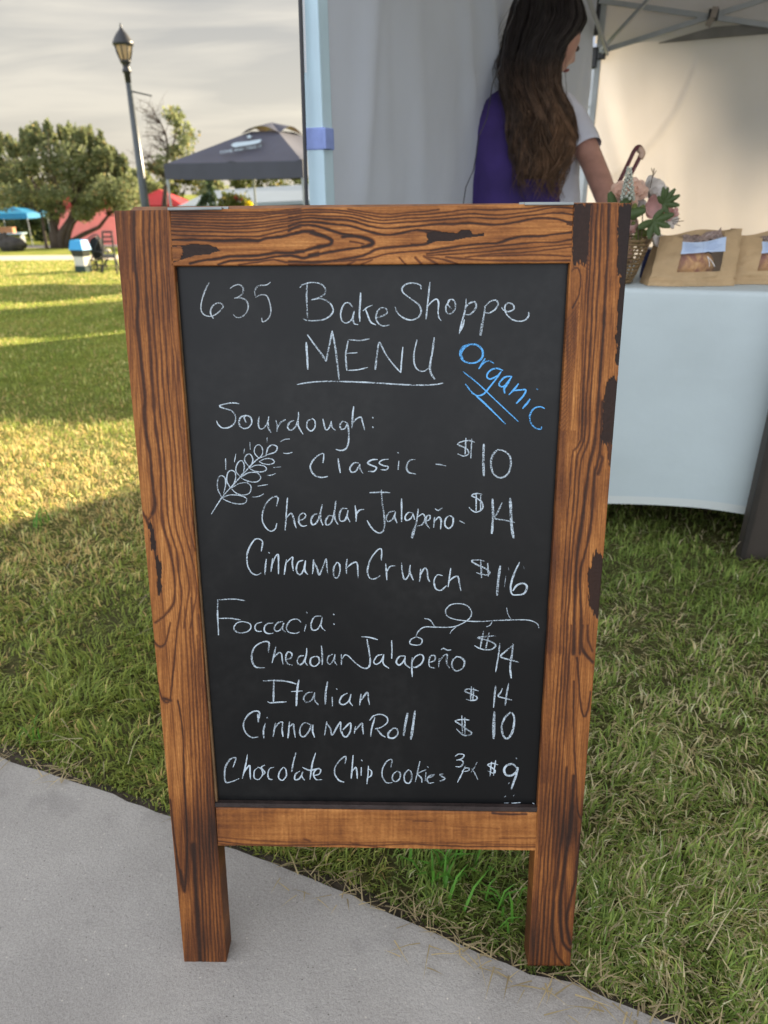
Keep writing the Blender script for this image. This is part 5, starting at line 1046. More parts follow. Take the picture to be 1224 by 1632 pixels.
for q in [(1018, 398, 1012, 340), (1026, 395, 1040, 350), (1020, 396, 1024, 330), (1008, 396, 1000, 330), (1028, 392, 1056, 352)]: m.tube([at(q[0], q[1], 2.0), at((q[0] + q[2]) / 2 + 2, (q[1] + q[3]) / 2, 1.99), at(q[2], q[3], 1.99)], .0016, 5)
m.build('stems', pm_['twig'], bq)

# navy card box behind the first bag, maroon tote
p = at(1031, 446, 2.12); p[2] = ZT + .001; nb2 = thing('card_box', p, 'navy blue card box squeezed between flower basket and first bread bag', 'box')
m = MB(); ta = R(4); rb_ = np.stack([td, tb, np.array([0, 0, 1.])], 1) @ np.array([[math.cos(ta), 0, math.sin(ta)], [0, 1, 0], [-math.sin(ta), 0, math.cos(ta)]])
m.box(p + np.array([.012, .03, .041]), (.040, .05, .080), rb_, .002); m.build('carton', M['navy'], nb2)
m = MB(); m.box(p + np.array([.012, .03, .041]) + rb_ @ np.array([0, 0, .0405]), (.041, .051, .003), rb_, .001); m.build('lid', mat('white_card', (.6, .62, .66), .6), nb2)
tb0 = at(950, 430, 2.32); tb0[2] = ZT + .001
tote = thing('leather_tote', tb0, 'maroon leather handbag behind the flowers with its looped handle raised', 'handbag')
hp = [(968, 330), (985, 294), (1000, 263), (1011, 240), (1017, 234), (1021.5, 236), (1023, 243), (1018, 254), (1008, 273), (997, 294), (985, 316), (978, 335)]
sm = smooth_pts(hp, 3)
m = MB(); m.tube([at(x, y, 2.36) for x, y in sm], .0085, 8, ry=[.0062] * len(sm)); m.build('handle', M['maroon'], tote, smooth=True)
m = MB(); m.tube([at(x, y, 2.357) for x, y in smooth_pts([(1017, 238), (1021.5, 239.5), (1023.5, 246), (1020, 252)], 2)], .0095, 8); m.build('handle_clasp', mat('pale_leather_ring', (.55, .38, .28), .5), tote, smooth=True)
m = MB(); q0 = at(955, 380, 2.36); m.box((q0[0], 2.37, ZT + .065), (.15, .08, .125), None, .025); m.build('body', M['maroon'], tote, smooth=True)

# dark board at the right edge
p = onground(1171, 884); bd = thing('dark_board', p, 'dark brown upright board on the grass at the right edge before the tablecloth', 'board')
m = MB(); ang = R(-4); rbd = np.array(Matrix.Rotation(ang, 3, 'Z')); ex = rbd @ np.array([1, 0, 0]); ey = rbd @ np.array([0, 1, 0])
cb_ = p + ex * .27 - ey * .015 + np.array([0, 0, .36]); m.box(cb_, (.54, .028, .72), rbd, .003)
m.build('face_panel', mat('brown_grey_board', (.052, .042, .036), .55, .15, 5, .05, 120), bd)
M['trim'] = mat('dark_edge_trim', (.028, .024, .022), .5, .2, 20)
for sx in (-1, 1): m = MB(); m.box(cb_ + ex * sx * .262 - ey * .016, (.016, .008, .724), rbd, .002); m.build('edge_trim', M['trim'], bd)

# ------------------------------------------------------------------ person behind the table
def pp(px, py, Y): return at(px, py, Y)
per = thing('person', v3(pp(835, 330, 2.88)[:2], float(gz(.5, 2.88))), 'person with long brown hair bending over, in purple top over a white shirt', 'person')
def ring(y, l, r, Y): a_, b_ = pp(l, y, Y), pp(r, y, Y); return (a_ + b_) / 2, np.linalg.norm(b_ - a_) / 2
def loft(m, rings, n=28, a0=0, a1=360, ex=0.0, wr=0, seed=1, cap=True):
    full = abs(a1 - a0) >= 360; k = n if full else n + 1; vs_ = []
    for i, (c, hw, dp, tilt) in enumerate(rings):
        for j in range(k):
            a_ = R(a0 + (a1 - a0) * j / n); q = 1 + wr * (fbm(j * .55 + seed, i * .35, seed) - .5)
            # slightly squared ellipse
            cx_, sy_ = math.cos(a_), math.sin(a_); cx_ = math.copysign(abs(cx_) ** .85, cx_); sy_ = math.copysign(abs(sy_) ** .85, sy_)
            vs_.append(c + np.array([(hw + ex) * cx_ * q, (dp + ex) * sy_ * q, tilt * cx_]))
    K = len(rings); fs_ = [(i * k + j, i * k + (j + 1) % k, (i + 1) * k + (j + 1) % k, (i + 1) * k + j) for i in range(K - 1) for j in range(k if full else k - 1)]
    if full and cap: fs_ += [tuple(range(k))[::-1], tuple(range((K - 1) * k, K * k))]
    return m.add(vs_, fs_)
Yp = 2.90
spec = [(470, 768, 918, 2.88, .105), (420, 762, 922, 2.88, .112), (360, 754, 924, 2.88, .105), (320, 751, 922, 2.88, .10), (280, 750, 920, 2.89, .102), (245, 750, 921, 2.90, .108), (215, 750, 922, 2.91, .11), (190, 756, 921, 2.92, .105), (168, 770, 914, 2.93, .092), (150, 788, 902, 2.94, .075), (138, 808, 888, 2.945, .06), (128, 828, 876, 2.95, .05)]
rings_ = []
for y, l, r, Y, dp in spec: c, hw = ring(y, l, r, Y); rings_.append((c, hw, dp, 0.0))
def densify(rs, k=4):
    o_ = []
    for a_, b_ in zip(rs[:-1], rs[1:]):
        for i in range(k): f = i / k; o_.append((a_[0] * (1 - f) + b_[0] * f, a_[1] * (1 - f) + b_[1] * f, a_[2] * (1 - f) + b_[2] * f, 0))
    return o_ + [rs[-1]]
body = MB()
loft(body, [(c, hw * .93, dp * .9, 0) for c, hw, dp, _ in rings_])
hc = pp(883, 64, 2.94)
hf = np.array([.86, .37, -.44]); hf /= np.linalg.norm(hf); hr_ = np.cross(hf, (0, 0, 1)); hr_ /= np.linalg.norm(hr_); hu = np.cross(hr_, hf); HR = np.stack([hr_, hf, hu], 1)
def headfn(d, q):
    x, y, z = d; q = q.copy()
    if y > 0:
        q[1] += .020 * math.exp(-((x / .16) ** 2 + ((z + .12) / .16) ** 2)) * 1.3            # nose
        q[1] += .006 * math.exp(-((x / .5) ** 2 + ((z - .30) / .12) ** 2))                      # brow
        q[1] -= .008 * (math.exp(-(((x - .36) / .16) ** 2 + ((z - .08) / .12) ** 2)) + math.exp(-(((x + .36) / .16) ** 2 + ((z - .08) / .12) ** 2)))
        q[1] += .010 * math.exp(-((x / .22) ** 2 + ((z + .48) / .10) ** 2)) + .012 * math.exp(-((x / .3) ** 2 + ((z + .82) / .14) ** 2))
    q[0] *= 1 - .22 * max(0, -z) ** 1.5
    return q
body.ell(hc, (.073, .092, .112), HR, 40, 30, fn=headfn)
body.tube([pp(850, 140, 2.945), pp(860, 112, 2.945), hc - hu * .05 - hf * .01], [.055, .050, .052], 14)
RA = [pp(900, 178, 2.90), pp(922, 210, 2.85), pp(944, 258, 2.78), pp(957, 290, 2.71), pp(970, 325, 2.64), pp(984, 362, 2.58)]
RAr = [.052, .045, .041, .040, .036, .027]
body.tube(RA, RAr, 14)
LA = [pp(780, 178, 2.94), pp(772, 215, 2.97), pp(778, 262, 3.0), pp(810, 300, 3.08), pp(850, 330, 3.12)]
body.tube(LA, [.050, .045, .040, .034, .026], 14)
def hand(wr, el, side, palm_n):
    dr = wr - el; dr /= np.linalg.norm(dr); pn = np.array(palm_n, float); sd_ = np.cross(dr, pn); sd_ /= np.linalg.norm(sd_); pn = np.cross(sd_, dr)
    body.ell(wr + dr * .045, (.040, .052, .017), np.stack([sd_, dr, pn], 1), 16, 10)
    for k, (o_, l) in enumerate([(-.028, .060), (-.010, .072), (.010, .068), (.027, .054)]):
        b0 = wr + dr * .080 + sd_ * o_; body.tube([wr + dr * .05 + sd_ * o_ * .8, b0, b0 + dr * l * .42 - pn * .010, b0 + dr * l * .68 - pn * .026, b0 + dr * l * .72 - pn * .042], [.009, .0085, .008, .007, .0055], 8)
    t0 = wr + dr * .025 + sd_ * side * .030; body.tube([wr + dr * .02 + sd_ * side * .015, t0 + sd_ * side * .006, t0 + dr * .030 + sd_ * side * .022 - pn * .010, t0 + dr * .052 + sd_ * side * .024 - pn * .020], [.012, .0115, .009, .0065], 8)
hand(RA[-1], RA[-2], -1, (.3, -.4, .85)); hand(LA[-1], LA[-2], 1, (-.3, -.3, .9))
gp = float(gz(.55, 2.9))
hipc = rings_[0][0]
for s in (-1, 1):
    hp_ = hipc + np.array([s * .085, .01, .02]); body.tube([hp_, hp_ + np.array([s * .005, -.03, -.30]), v3(hp_[:2] + np.array([s * .01, .02]), gp + .08), v3(hp_[:2] + np.array([s * .01, .02]), gp + .02)], [.088, .062, .042, .045], 14)
    body.ell(v3(hp_[:2] + np.array([s * .02, .07]), gp + .035), (.042, .12, .034), None, 14, 9)
bo = body.build('body', M['skin'], per, smooth=True)
rm = bo.modifiers.new('remesh', 'REMESH'); rm.mode = 'VOXEL'; rm.voxel_size = .0065; rm.use_smooth_shade = True
smo = bo.modifiers.new('smooth', 'SMOOTH'); smo.factor = .5; smo.iterations = 4
M['eye'] = mat('dark_eyes', (.05, .03, .02), .2)
for s in (-.030, .030): m = MB(); m.ell(hc + hf * .081 + hu * .010 + hr_ * s, .0095, HR, 12, 8); m.build('eye', M['eye'], per, smooth=True)
m = MB(); m.tube([hc + hf * (.094 - 6 * s * s) - hu * .054 + hr_ * s for s in (-.022, -.01, 0, .01, .022)], [.001, .005, .0055, .005, .001], 8); m.build('lips', mat('lips', (.42, .16, .14), .5), per, smooth=True)
# clothes
m = MB(); dr_ = densify(rings_[2:], 5); loft(m, dr_, 44, ex=.004, wr=.03, seed=4, cap=False)
sl_ = [RA[0] + np.array([-.025, 0, .012]), RA[0] * .55 + RA[1] * .45, RA[1] * .62 + RA[2] * .38, RA[1] * .42 + RA[2] * .58]
m.tube(sl_, [.062, .060, .060, .059], 22, cap=False, ry=[.060, .058, .056, .054]); m.build('white_shirt', M['white_tee'], per, smooth=True)
m = MB(); dr2 = densify(rings_[1:], 6); loft(m, dr2, 50, a0=70, a1=297, ex=.011, wr=.055, seed=9)
sl2 = [LA[0] + np.array([.02, 0, .01]), LA[0] * .5 + LA[1] * .5, LA[1], LA[1] * .55 + LA[2] * .45]; m.tube(sl2, [.060, .060, .058, .060], 22, cap=False)
m.build('purple_top', M['purple'], per, smooth=True)
m = MB()
for s in (-1, 1):
    hp_ = hipc + np.array([s * .085, .01, .03]); m.tube([hp_, hp_ + np.array([s * .005, -.03, -.30]), v3(hp_[:2] + np.array([s * .01, .02]), gp + .10)], [.094, .070, .055], 18)
loft(m, [(c + np.array([0, 0, 0]), hw + .004, dp + .004, 0) for c, hw, dp, _ in rings_[:3]], 30); m.build('jeans', M['denim'], per, smooth=True)
# hair: a soft mass with several hundred wavy locks over it
hs = [(-24, 872, 16, 2.945, .03), (-12, 871, 42, 2.945, .070), (8, 872, 51, 2.945, .090), (35, 871, 57, 2.94, .098), (56, 862, 54, 2.93, .096), (74, 852, 47, 2.915, .088), (105, 843, 44, 2.885, .066), (140, 846, 41, 2.835, .048), (180, 859, 42, 2.79, .034), (220, 866, 43, 2.772, .026), (260, 865, 36, 2.765, .022), (296, 859, 25, 2.762, .016)]
hy = np.array([h[0] for h in hs]); HP = np.array([[h[1], h[2], h[3], h[4]] for h in hs], float)
def hair_pt(a_, y, extra=0.0):
    cx, hw, Y, ry = [np.interp(y, hy, HP[:, i]) for i in range(4)]; c = pp(cx, y, Y); e = pp(cx + hw, y, Y); w_ = np.linalg.norm(e - c)
    return c + np.array([(w_ + extra) * math.cos(a_), (ry + extra) * math.sin(a_), 0])
def hair_col(y, a_, k):
    t_ = np.clip((y - 90) / 190, 0, 1); tt = np.clip(t_ * (1.0 + .5 * math.cos(a_)) + k * .25 * t_, 0, 1); return tuple(np.array([.030, .024, .023]) * (1 - tt) + np.array([.185, .105, .058]) * tt)  # tips lighter brown; right-hand strands painted lighter for the light on them
m = MB(); ys_h = np.concatenate([np.linspace(-24, 60, 12), np.linspace(70, 285, 22)]); nn = 26; vs_, cs_ = [], []
for y in ys_h:
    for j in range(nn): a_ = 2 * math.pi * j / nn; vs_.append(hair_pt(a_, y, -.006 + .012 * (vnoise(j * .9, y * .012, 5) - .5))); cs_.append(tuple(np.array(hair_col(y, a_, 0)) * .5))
K = len(ys_h); m.add(vs_, [(i * nn + j, i * nn + (j + 1) % nn, (i + 1) * nn + (j + 1) % nn, (i + 1) * nn + j) for i in range(K - 1) for j in range(nn)] + [tuple(range((K - 1) * nn, K * nn))], 0, cs_)
locks = []
for k in range(64):
    locks.append((random.uniform(math.pi * .90, math.pi * 2.10), random.uniform(0, 6.28), random.uniform(.16, .55), random.uniform(.035, .060), random.uniform(-1, 1), random.uniform(.55, 1.45), random.uniform(0, .012)))
for k in range(1150):
    la, ph, am, fr, kk, br, ext = random.choice(locks)
    a0 = la + random.gauss(0, .055); ph += random.gauss(0, .22); y0 = random.uniform(-20, 60) if k % 3 else random.uniform(50, 150)
    y1 = (random.uniform(205, 322) if math.sin(a0) < -.2 else random.uniform(140, 270)); ext += random.uniform(0, .004); path, rad, cl_ = [], [], []; ns = 32
    for i in range(ns):
        f = i / (ns - 1); y = y0 + (y1 - y0) * f; g_ = max(0, (y - 100) / 200)
        a_ = a0 + am * g_ * math.sin(y * fr + ph) + .12 * f * kk
        q = hair_pt(a_, min(y, 296), ext * (1 + 1.4 * g_) * (1 if y > -10 else .3))
        if y > 296: q = q + (pp(862, y, 2.76) - pp(862, 296, 2.76))
        q = q + np.array([.015 * g_ * math.sin(y * fr * 1.5 + ph * 2), .013 * g_ * math.cos(y * fr * 1.5 + ph), 0]); path.append(q); rad.append(random.uniform(.0011, .0018) * (1 - .75 * f ** 3) * min(1, .4 + f * 6)); cl_.append(np.array(hair_col(y, a_, kk)) * br * random.uniform(.8, 1.2))
    m.tube(path, rad, 4, False, col=[np.clip(c_, .004, 1) for c_ in cl_])
for k in range(380):     # frizz
    a0 = random.uniform(math.pi * .95, math.pi * 2.05); y0 = random.uniform(20, 200); L_ = random.uniform(50, 130); ph = random.uniform(0, 6.3); am = random.uniform(.1, .35); fr = random.uniform(.05, .11); path = [hair_pt(a0 + am * f * math.sin((y0 + L_ * f) * fr + ph), min(y0 + L_ * f, 296), .008 + .012 * f * random.uniform(.5, 1)) for f in np.linspace(0, 1, 18)]
    m.tube(path, .00075, 3, False, col=[np.clip(np.array(hair_col(y0 + L_ * f, a0, 1)) * 1.5, 0, 1) for f in np.linspace(0, 1, 18)])
for k in range(46):      # stray hairs standing off the outline
    s = random.choice([0, math.pi, math.pi * 1.05]); y0 = random.uniform(-10, 190); L_ = random.uniform(50, 120); am = random.uniform(.010, .034); path = [hair_pt(s + .15 * math.sin(f * 7 + k), min(y0 + L_ * f, 296), .004 + am * math.sin(math.pi * f)) for f in np.linspace(0, 1, 14)]; m.tube(path, .0006, 3, False, col=[(.06, .04, .03)] * 14)
m.build('hair', M['hair'], per, smooth=True)
# ------------------------------------------------------------------ trees
def leaf_cloud(clumps, n_each, size, cols, shell=.55, up=.3):
    """clumps: list of (centre, radius vec). returns quads of small leaf sprays"""
    Vs, Cs = [], []
    for c, r in clumps:
        c = np.array(c); r = np.broadcast_to(np.array(r, float), (3,)); n = n_each
        d = rng.normal(size=(n, 3)); d /= np.linalg.norm(d, axis=1)[:, None]; rad = shell + (1 - shell) * rng.uniform(size=(n, 1)) ** .6; rad *= rng.uniform(.75, 1.18, (n, 1))
        p = c + d * rad * r
        a = rng.normal(size=(n, 3)); a[:, 2] += up; a /= np.linalg.norm(a, axis=1)[:, None]; b_ = np.cross(a, rng.normal(size=(n, 3))); b_ /= np.linalg.norm(b_, axis=1)[:, None]
        s = size * rng.uniform(.55, 1.4, (n, 1)); w_ = s * rng.uniform(.35, .6, (n, 1))
        V = np.stack([p, p + a * s * .5 + b_ * w_, p + a * s, p + a * s * .5 - b_ * w_], 1); Vs.append(V.reshape(-1, 3))
        tone = rng.uniform(size=(1, 1)) * .5 + rng.uniform(size=(n, 1)) * .5; cc = np.array(cols[0]) * (1 - tone) + np.array(cols[1]) * tone
        yel = rng.uniform(size=(n, 1)) < .06; cc = np.where(yel, np.array(cols[2]), cc); Cs.append(np.repeat(cc, 4, 0))
    V = np.vstack(Vs); F = np.arange(len(V)).reshape(-1, 4); return V, F, np.vstack(Cs)
def limb(m, a, b_, r0, r1, bend=.12, n=6):
    a = np.array(a, float); b_ = np.array(b_, float); L_ = np.linalg.norm(b_ - a); o1 = rng.normal(size=3) * L_ * bend; P = [a + (b_ - a) * f + o1 * math.sin(math.pi * f) for f in np.linspace(0, 1, n)]
    m.tube(P, np.linspace(r0, r1, n), 7); return P
OAK = ((.065, .085, .025), (.17, .18, .048), (.34, .27, .07))
OLIVE = ((.13, .165, .085), (.31, .335, .15), (.48, .40, .18))  # lightened and greyed: distance haze put into the leaf colour
DARKT = ((.050, .075, .034), (.14, .17, .065), (.26, .24, .09))
def tree(name, base, trunks, clumps, n_each, size, cols, label, group=None, cat='tree'):
    root = thing(name, base, label, cat, group)
    m = MB(); ends = []
    for path, r0, r1 in trunks: m.tube(path, np.linspace(r0, r1, len(path)), 8)
    for c, r in clumps[::3]:
        k = min(range(len(trunks)), key=lambda i: np.linalg.norm(np.array(trunks[i][0][-1]) - np.array(c))); p = trunks[k][0][-1 - (len(trunks[k][0]) > 3)]
        limb(m, p, c, trunks[k][2] * .6, .012, .10, 5)
    m.build('trunk', M['bark'], root, smooth=True)
    V, F, Cc = leaf_cloud(clumps, n_each, size, cols); npmesh('crown', V, F, Cc, M['leaf'], root)
    return root
# multi-stemmed live oak on the left
YO = 42.0; bo_ = onground(92, 395); bo_[1] = YO; bo_ = at(92, 393, YO); bo_[2] = float(gz(*bo_[:2]))
q = lambda px, py, dy=0: at(px, py, YO + dy)
tr_ = [([bo_ + (.0, 0, -.1), q(88, 372), q(84, 352), q(80, 330), q(62, 300)], .30, .08), ([bo_ + (.2, 0, -.1), q(98, 374), q(112, 352), q(118, 334), q(126, 306)], .30, .09), ([bo_ + (.5, .3, -.1), q(112, 386, .4), q(132, 374, .4), q(158, 362, .4), q(172, 344, .4), q(190, 328, .4)], .17, .05), ([bo_ + (-.2, 0, -.1), q(82, 376), q(90, 355), q(94, 336), q(98, 318), q(92, 296)], .20, .06), ([bo_ + (.4, 0, -.1), q(110, 370), q(116, 356, -.3), q(122, 350, -.5), q(130, 350, -.5)], .18, .05), ([bo_ + (-.6, 0, -.1), q(74, 392), q(72, 380), q(66, 340), q(40, 316)], .13, .05)]
cl_ = []
ol = [(-30, 245, 60), (10, 232, 72), (40, 222, 80), (70, 214, 90), (100, 219, 95), (130, 222, 95), (155, 232, 80), (175, 250, 66), (195, 268, 50), (204, 285, 34)]
for x, ytop, hgt in ol:
    for k in range(9):
        f = (k + .5) / 9 * (1 if x > 60 else .80); yy_ = ytop + 9 + (hgt + 34) * f * (.9 if x < 150 else .62) + random.uniform(-7, 7); xx_ = x + random.uniform(-15, 15); dy = random.uniform(-2.2, 2.2)
        rr_ = random.uniform(.32, .72); cl_.append((q(xx_, yy_, dy), (rr_ * 1.1, rr_, rr_ * .9)))
for x, ytop, hgt in ol[:-1]:      # spiky young shoots on top
    for k in range(7): xx_ = x + random.uniform(-15, 15); cl_.append((q(xx_, ytop + random.uniform(-10, 8), random.uniform(-1.5, 1.5)), (.13, .13, random.uniform(.3, .6))))
for x, y in [(150, 328), (140, 318), (165, 322), (128, 338), (135, 342), (180, 310)]: cl_.append((q(x, y, random.uniform(-1.5, -.5)), (.55, .5, .40)))
tree('live_oak', bo_, tr_, cl_, 360, .125, OLIVE, 'spreading multi-stemmed oak in front of the red tent')
# half-bare tree right of the lamp post
YS = 46.0; bs_ = at(258, 384, YS); bs_[2] = float(gz(*bs_[:2])); q = lambda px, py, dy=0: at(px, py, YS + dy)
root = thing('sparse_tree', bs_, 'half bare tree with thin twigs just right of the lamp post', 'tree')
m = MB(); m.tube([bs_ + (0, 0, -.1), q(262, 330), q(264, 296), q(262, 268)], [.20, .17, .13, .10], 8); m.tube([q(262, 268), q(268, 240), q(264, 214), q(256, 196), q(246, 180), q(243, 166)], [.085, .07, .055, .04, .025, .012], 6); m.tube([q(264, 262), q(274, 240), q(280, 215), q(283, 192), q(286, 178)], [.08, .06, .045, .03, .015], 6); m.tube([q(263, 285), q(250, 268), q(240, 250), q(226, 240)], [.07, .05, .035, .015], 6); m.tube([q(264, 290), q(280, 272), q(292, 255), q(302, 240)], [.07, .05, .035, .015], 6)
for k in range(70):
    x, y = random.choice([(268, 240), (264, 214), (256, 196), (247, 182), (250, 268), (240, 250), (262, 228), (266, 250)]); p = q(x, y); a_ = random.uniform(2.2, 4.2) if random.random() < .7 else random.uniform(0, 6.3); L_ = random.uniform(.5, 1.5); e = p + np.array([math.cos(a_) * L_, random.uniform(-.6, .6), abs(math.sin(a_)) * L_ * .5 + random.uniform(-.2, .5)]); P = limb(m, p, e, .020, .006, .10, 5)
    for j in range(2): limb(m, P[3], P[3] + rng.normal(size=3) * .35, .010, .004, .1, 4)
m.build('trunk', M['bark'], root, smooth=True)
cl_ = [(q(x + random.uniform(-6, 6), y + random.uniform(-5, 5), random.uniform(-.8, .8)), random.uniform(.28, .5)) for x, y in [(278, 182), (284, 190), (290, 200), (296, 206), (300, 214), (282, 208), (290, 222), (274, 186), (286, 178), (288, 240), (282, 236), (290, 248), (296, 236), (280, 252), (272, 250), (262, 262), (256, 268), (250, 274), (270, 268), (280, 268), (290, 266), (244, 280), (262, 282), (276, 284), (300, 226), (238, 270)]]
V, F, Cc = leaf_cloud(cl_, 75, .17, OLIVE, .1); npmesh('crown', V, F, Cc, M['leaf'], root)
# background wood line: each tree its own
def blob_tree(px, ytop, w_px, Y, cols, label, group=None, n=16, name='background_tree', ne=150, size=.30):
    b_ = at(px, 380, Y); b_[2] = float(gz(*b_[:2])); top = at(px, ytop, Y)[2]; hgt = top - b_[2]; wm = w_px / 1131 * Y * .93
    cl = []
    for k in range(n):
        f = random.random() ** .7; z = b_[2] + hgt * (.16 + .80 * f); wr = wm * .5 * math.sqrt(max(.08, 1 - ((f - .35) / .68) ** 2)); a_ = random.uniform(0, 6.28); r_ = random.uniform(.12, .22) * hgt
        cl.append((np.array([b_[0] + math.cos(a_) * wr * random.uniform(.3, .9), b_[1] + math.sin(a_) * wr * .7, z]), (r_ * 1.1, r_, r_ * .75)))
    cl.append((np.array([b_[0], b_[1], top - hgt * .10]), hgt * .12))
    tr = [([b_ + (0, 0, -.2), b_ + (.1, 0, hgt * .25), b_ + (-.1, 0, hgt * .55)], hgt * .030, hgt * .012)]
    return tree(name, b_, tr, cl, ne, size, cols, label, group)
for i, (px, yt, w_, Y, cols) in enumerate([(-70, 205, 150, 66, DARKT), (15, 262, 120, 70, DARKT), (60, 290, 90, 68, DARKT), (-20, 300, 90, 60, DARKT), (130, 285, 100, 76, DARKT), (205, 280, 80, 72, OAK), (242, 272, 70, 64, OLIVE), (300, 268, 90, 74, OAK), (345, 290, 60, 66, OLIVE), (385, 280, 80, 78, OAK), (432, 262, 80, 82, OAK), (480, 272, 90, 74, OLIVE) ]):
    blob_tree(px, yt, w_, Y, cols, ['tall dark tree at the left edge behind the spreading oak', 'dark tree rising directly above the blue canopy', 'low dark tree between the blue canopy and the oak trunks', 'short dark tree at the far left edge beneath the oak crown', 'dark tree behind the red canopy with pink-red walls', 'green tree just left of the foot of the lamp post', 'pale olive tree just right of the lamp post', 'green tree behind the left corner of the black canopy', 'olive tree seen under the black canopy above the yucca', 'green tree seen under the middle of the black canopy', 'tall green tree behind the peak of the black canopy', 'pale olive tree beside the white tent leg, beyond the black canopy'][i], 'trees of the wood line', n=12, ne=170)
# low hedge line closing the view at the far left
b_ = at(40, 372, 58.0); b_[2] = float(gz(*b_[:2])); cl_ = [(np.array([b_[0] + x, 58 + random.uniform(-.4, .4), b_[2] + random.uniform(.3, 1.9)]), random.uniform(.5, .8)) for x in np.linspace(-6, 7.5, 46)]
hed = thing('hedge', b_, 'dark low hedge behind the blue canopy', 'hedge'); V, F, Cc = leaf_cloud(cl_, 130, .22, DARKT, .2); npmesh('foliage', V, F, Cc, M['leaf'], hed)

# ------------------------------------------------------------------ lamp post
YL = 14.0; lt = at(194, 40, YL); lb = at(240, 400, YL); lx, ly = at(222, 270, YL)[:2]; lg = float(gz(lx, ly)); lean_v = (at(203, 120, YL) - at(232, 330, YL)); lean_v /= lean_v[2]
lamp = thing('lamp_post', (lx, ly, lg), 'tall dark street lamp with acorn lantern rising behind the chalkboard', 'street lamp')
P0 = at(232, 330, YL); axp = lambda z: P0 + lean_v * (z - P0[2]); zat = lambda py: at(200, py, YL)[2]
px_m = 1131 / np.dot(at(205, 150, YL) - O, CMn[:3, :3] @ np.array([0, 0, -1.0])); sc_ = 1 / px_m
dz = zat(100) - zat(101)
rotL = np.stack([np.array([1, 0, 0]), np.array([0, 1, 0]), lean_v / np.linalg.norm(lean_v)], 1)
def lz(py): return axp(zat(py))
m = MB(); z0 = zat(330)
m.tube([axp(lg), axp(lg + .06), axp(lg + .5), axp(lg + .55), axp(lg + .9), axp(lg + .95), lz(330), lz(128)], [.17, .17, .14, .10, .095, .080, 7.2 * sc_, 4.2 * sc_], 14); m.build('pole', mat('dark_green_grey_paint', (.050, .062, .070), .35, .15, 6), lamp, smooth=True)
def prof(lst): return [(r * sc_, (zat(y) - zat(128))) for y, r in lst]
c128 = lz(128)
m = MB(); m.lathe(prof([(132, 4.4), (117, 5.0), (116, 6.6), (112, 7.0), (110, 5.6), (105, 5.0), (102, 6.5), (99, 8.2), (97.5, 8.8), (96, 7.8)]), c128, 16, axis=rotL); m.build('collar', M['dark_metal'], lamp, smooth=True)
m_, t, n, b = nodes_mat('lantern_glass'); b.inputs['Base Color'].default_value = (.50, .42, .30, 1); b.inputs['Roughness'].default_value = .12; tr = n.new('ShaderNodeBsdfTranslucent'); tr.inputs[0].default_value = (.75, .62, .42, 1); mx = n.new('ShaderNodeMixShader'); mx.inputs[0].default_value = .5; t.links.new(b.outputs[0], mx.inputs[1]); t.links.new(tr.outputs[0], mx.inputs[2]); t.links.new(mx.outputs[0], n['Material Output'].inputs[0])
m = MB(); m.lathe(prof([(96, 7.6), (90, 9.6), (80, 12.2), (72, 13.6), (69, 13.8)]), c128, 8, axis=rotL); m.build('lantern_glass', m_, lamp)
m = MB()
for k in range(8):
    a_ = 2 * math.pi * k / 8; pr = prof([(96, 7.9), (84, 11.6), (69, 14.0)]); m.tube([c128 + rotL @ np.array([r * math.cos(a_), r * math.sin(a_), z]) for r, z in pr], .011, 5)
m.build('lantern_frame', M['dark_metal'], lamp)
m = MB(); m.lathe(prof([(73, 14.2), (72.5, 15.6), (67, 15.8), (65, 14.2), (60, 12.2), (54, 8.6), (48, 4.2), (44, 2.0), (42.5, 1.4), (41, 1.8), (39, 1.2), (36, .4)]), c128, 20, axis=rotL); m.build('lantern_roof', M['dark_metal'], lamp, smooth=True)
m = MB(); A_ = at(208, 145, YL); m.tube([A_, at(242, 153, YL + .02)], .013, 6); m.build('banner_arm', M['dark_metal'], lamp)

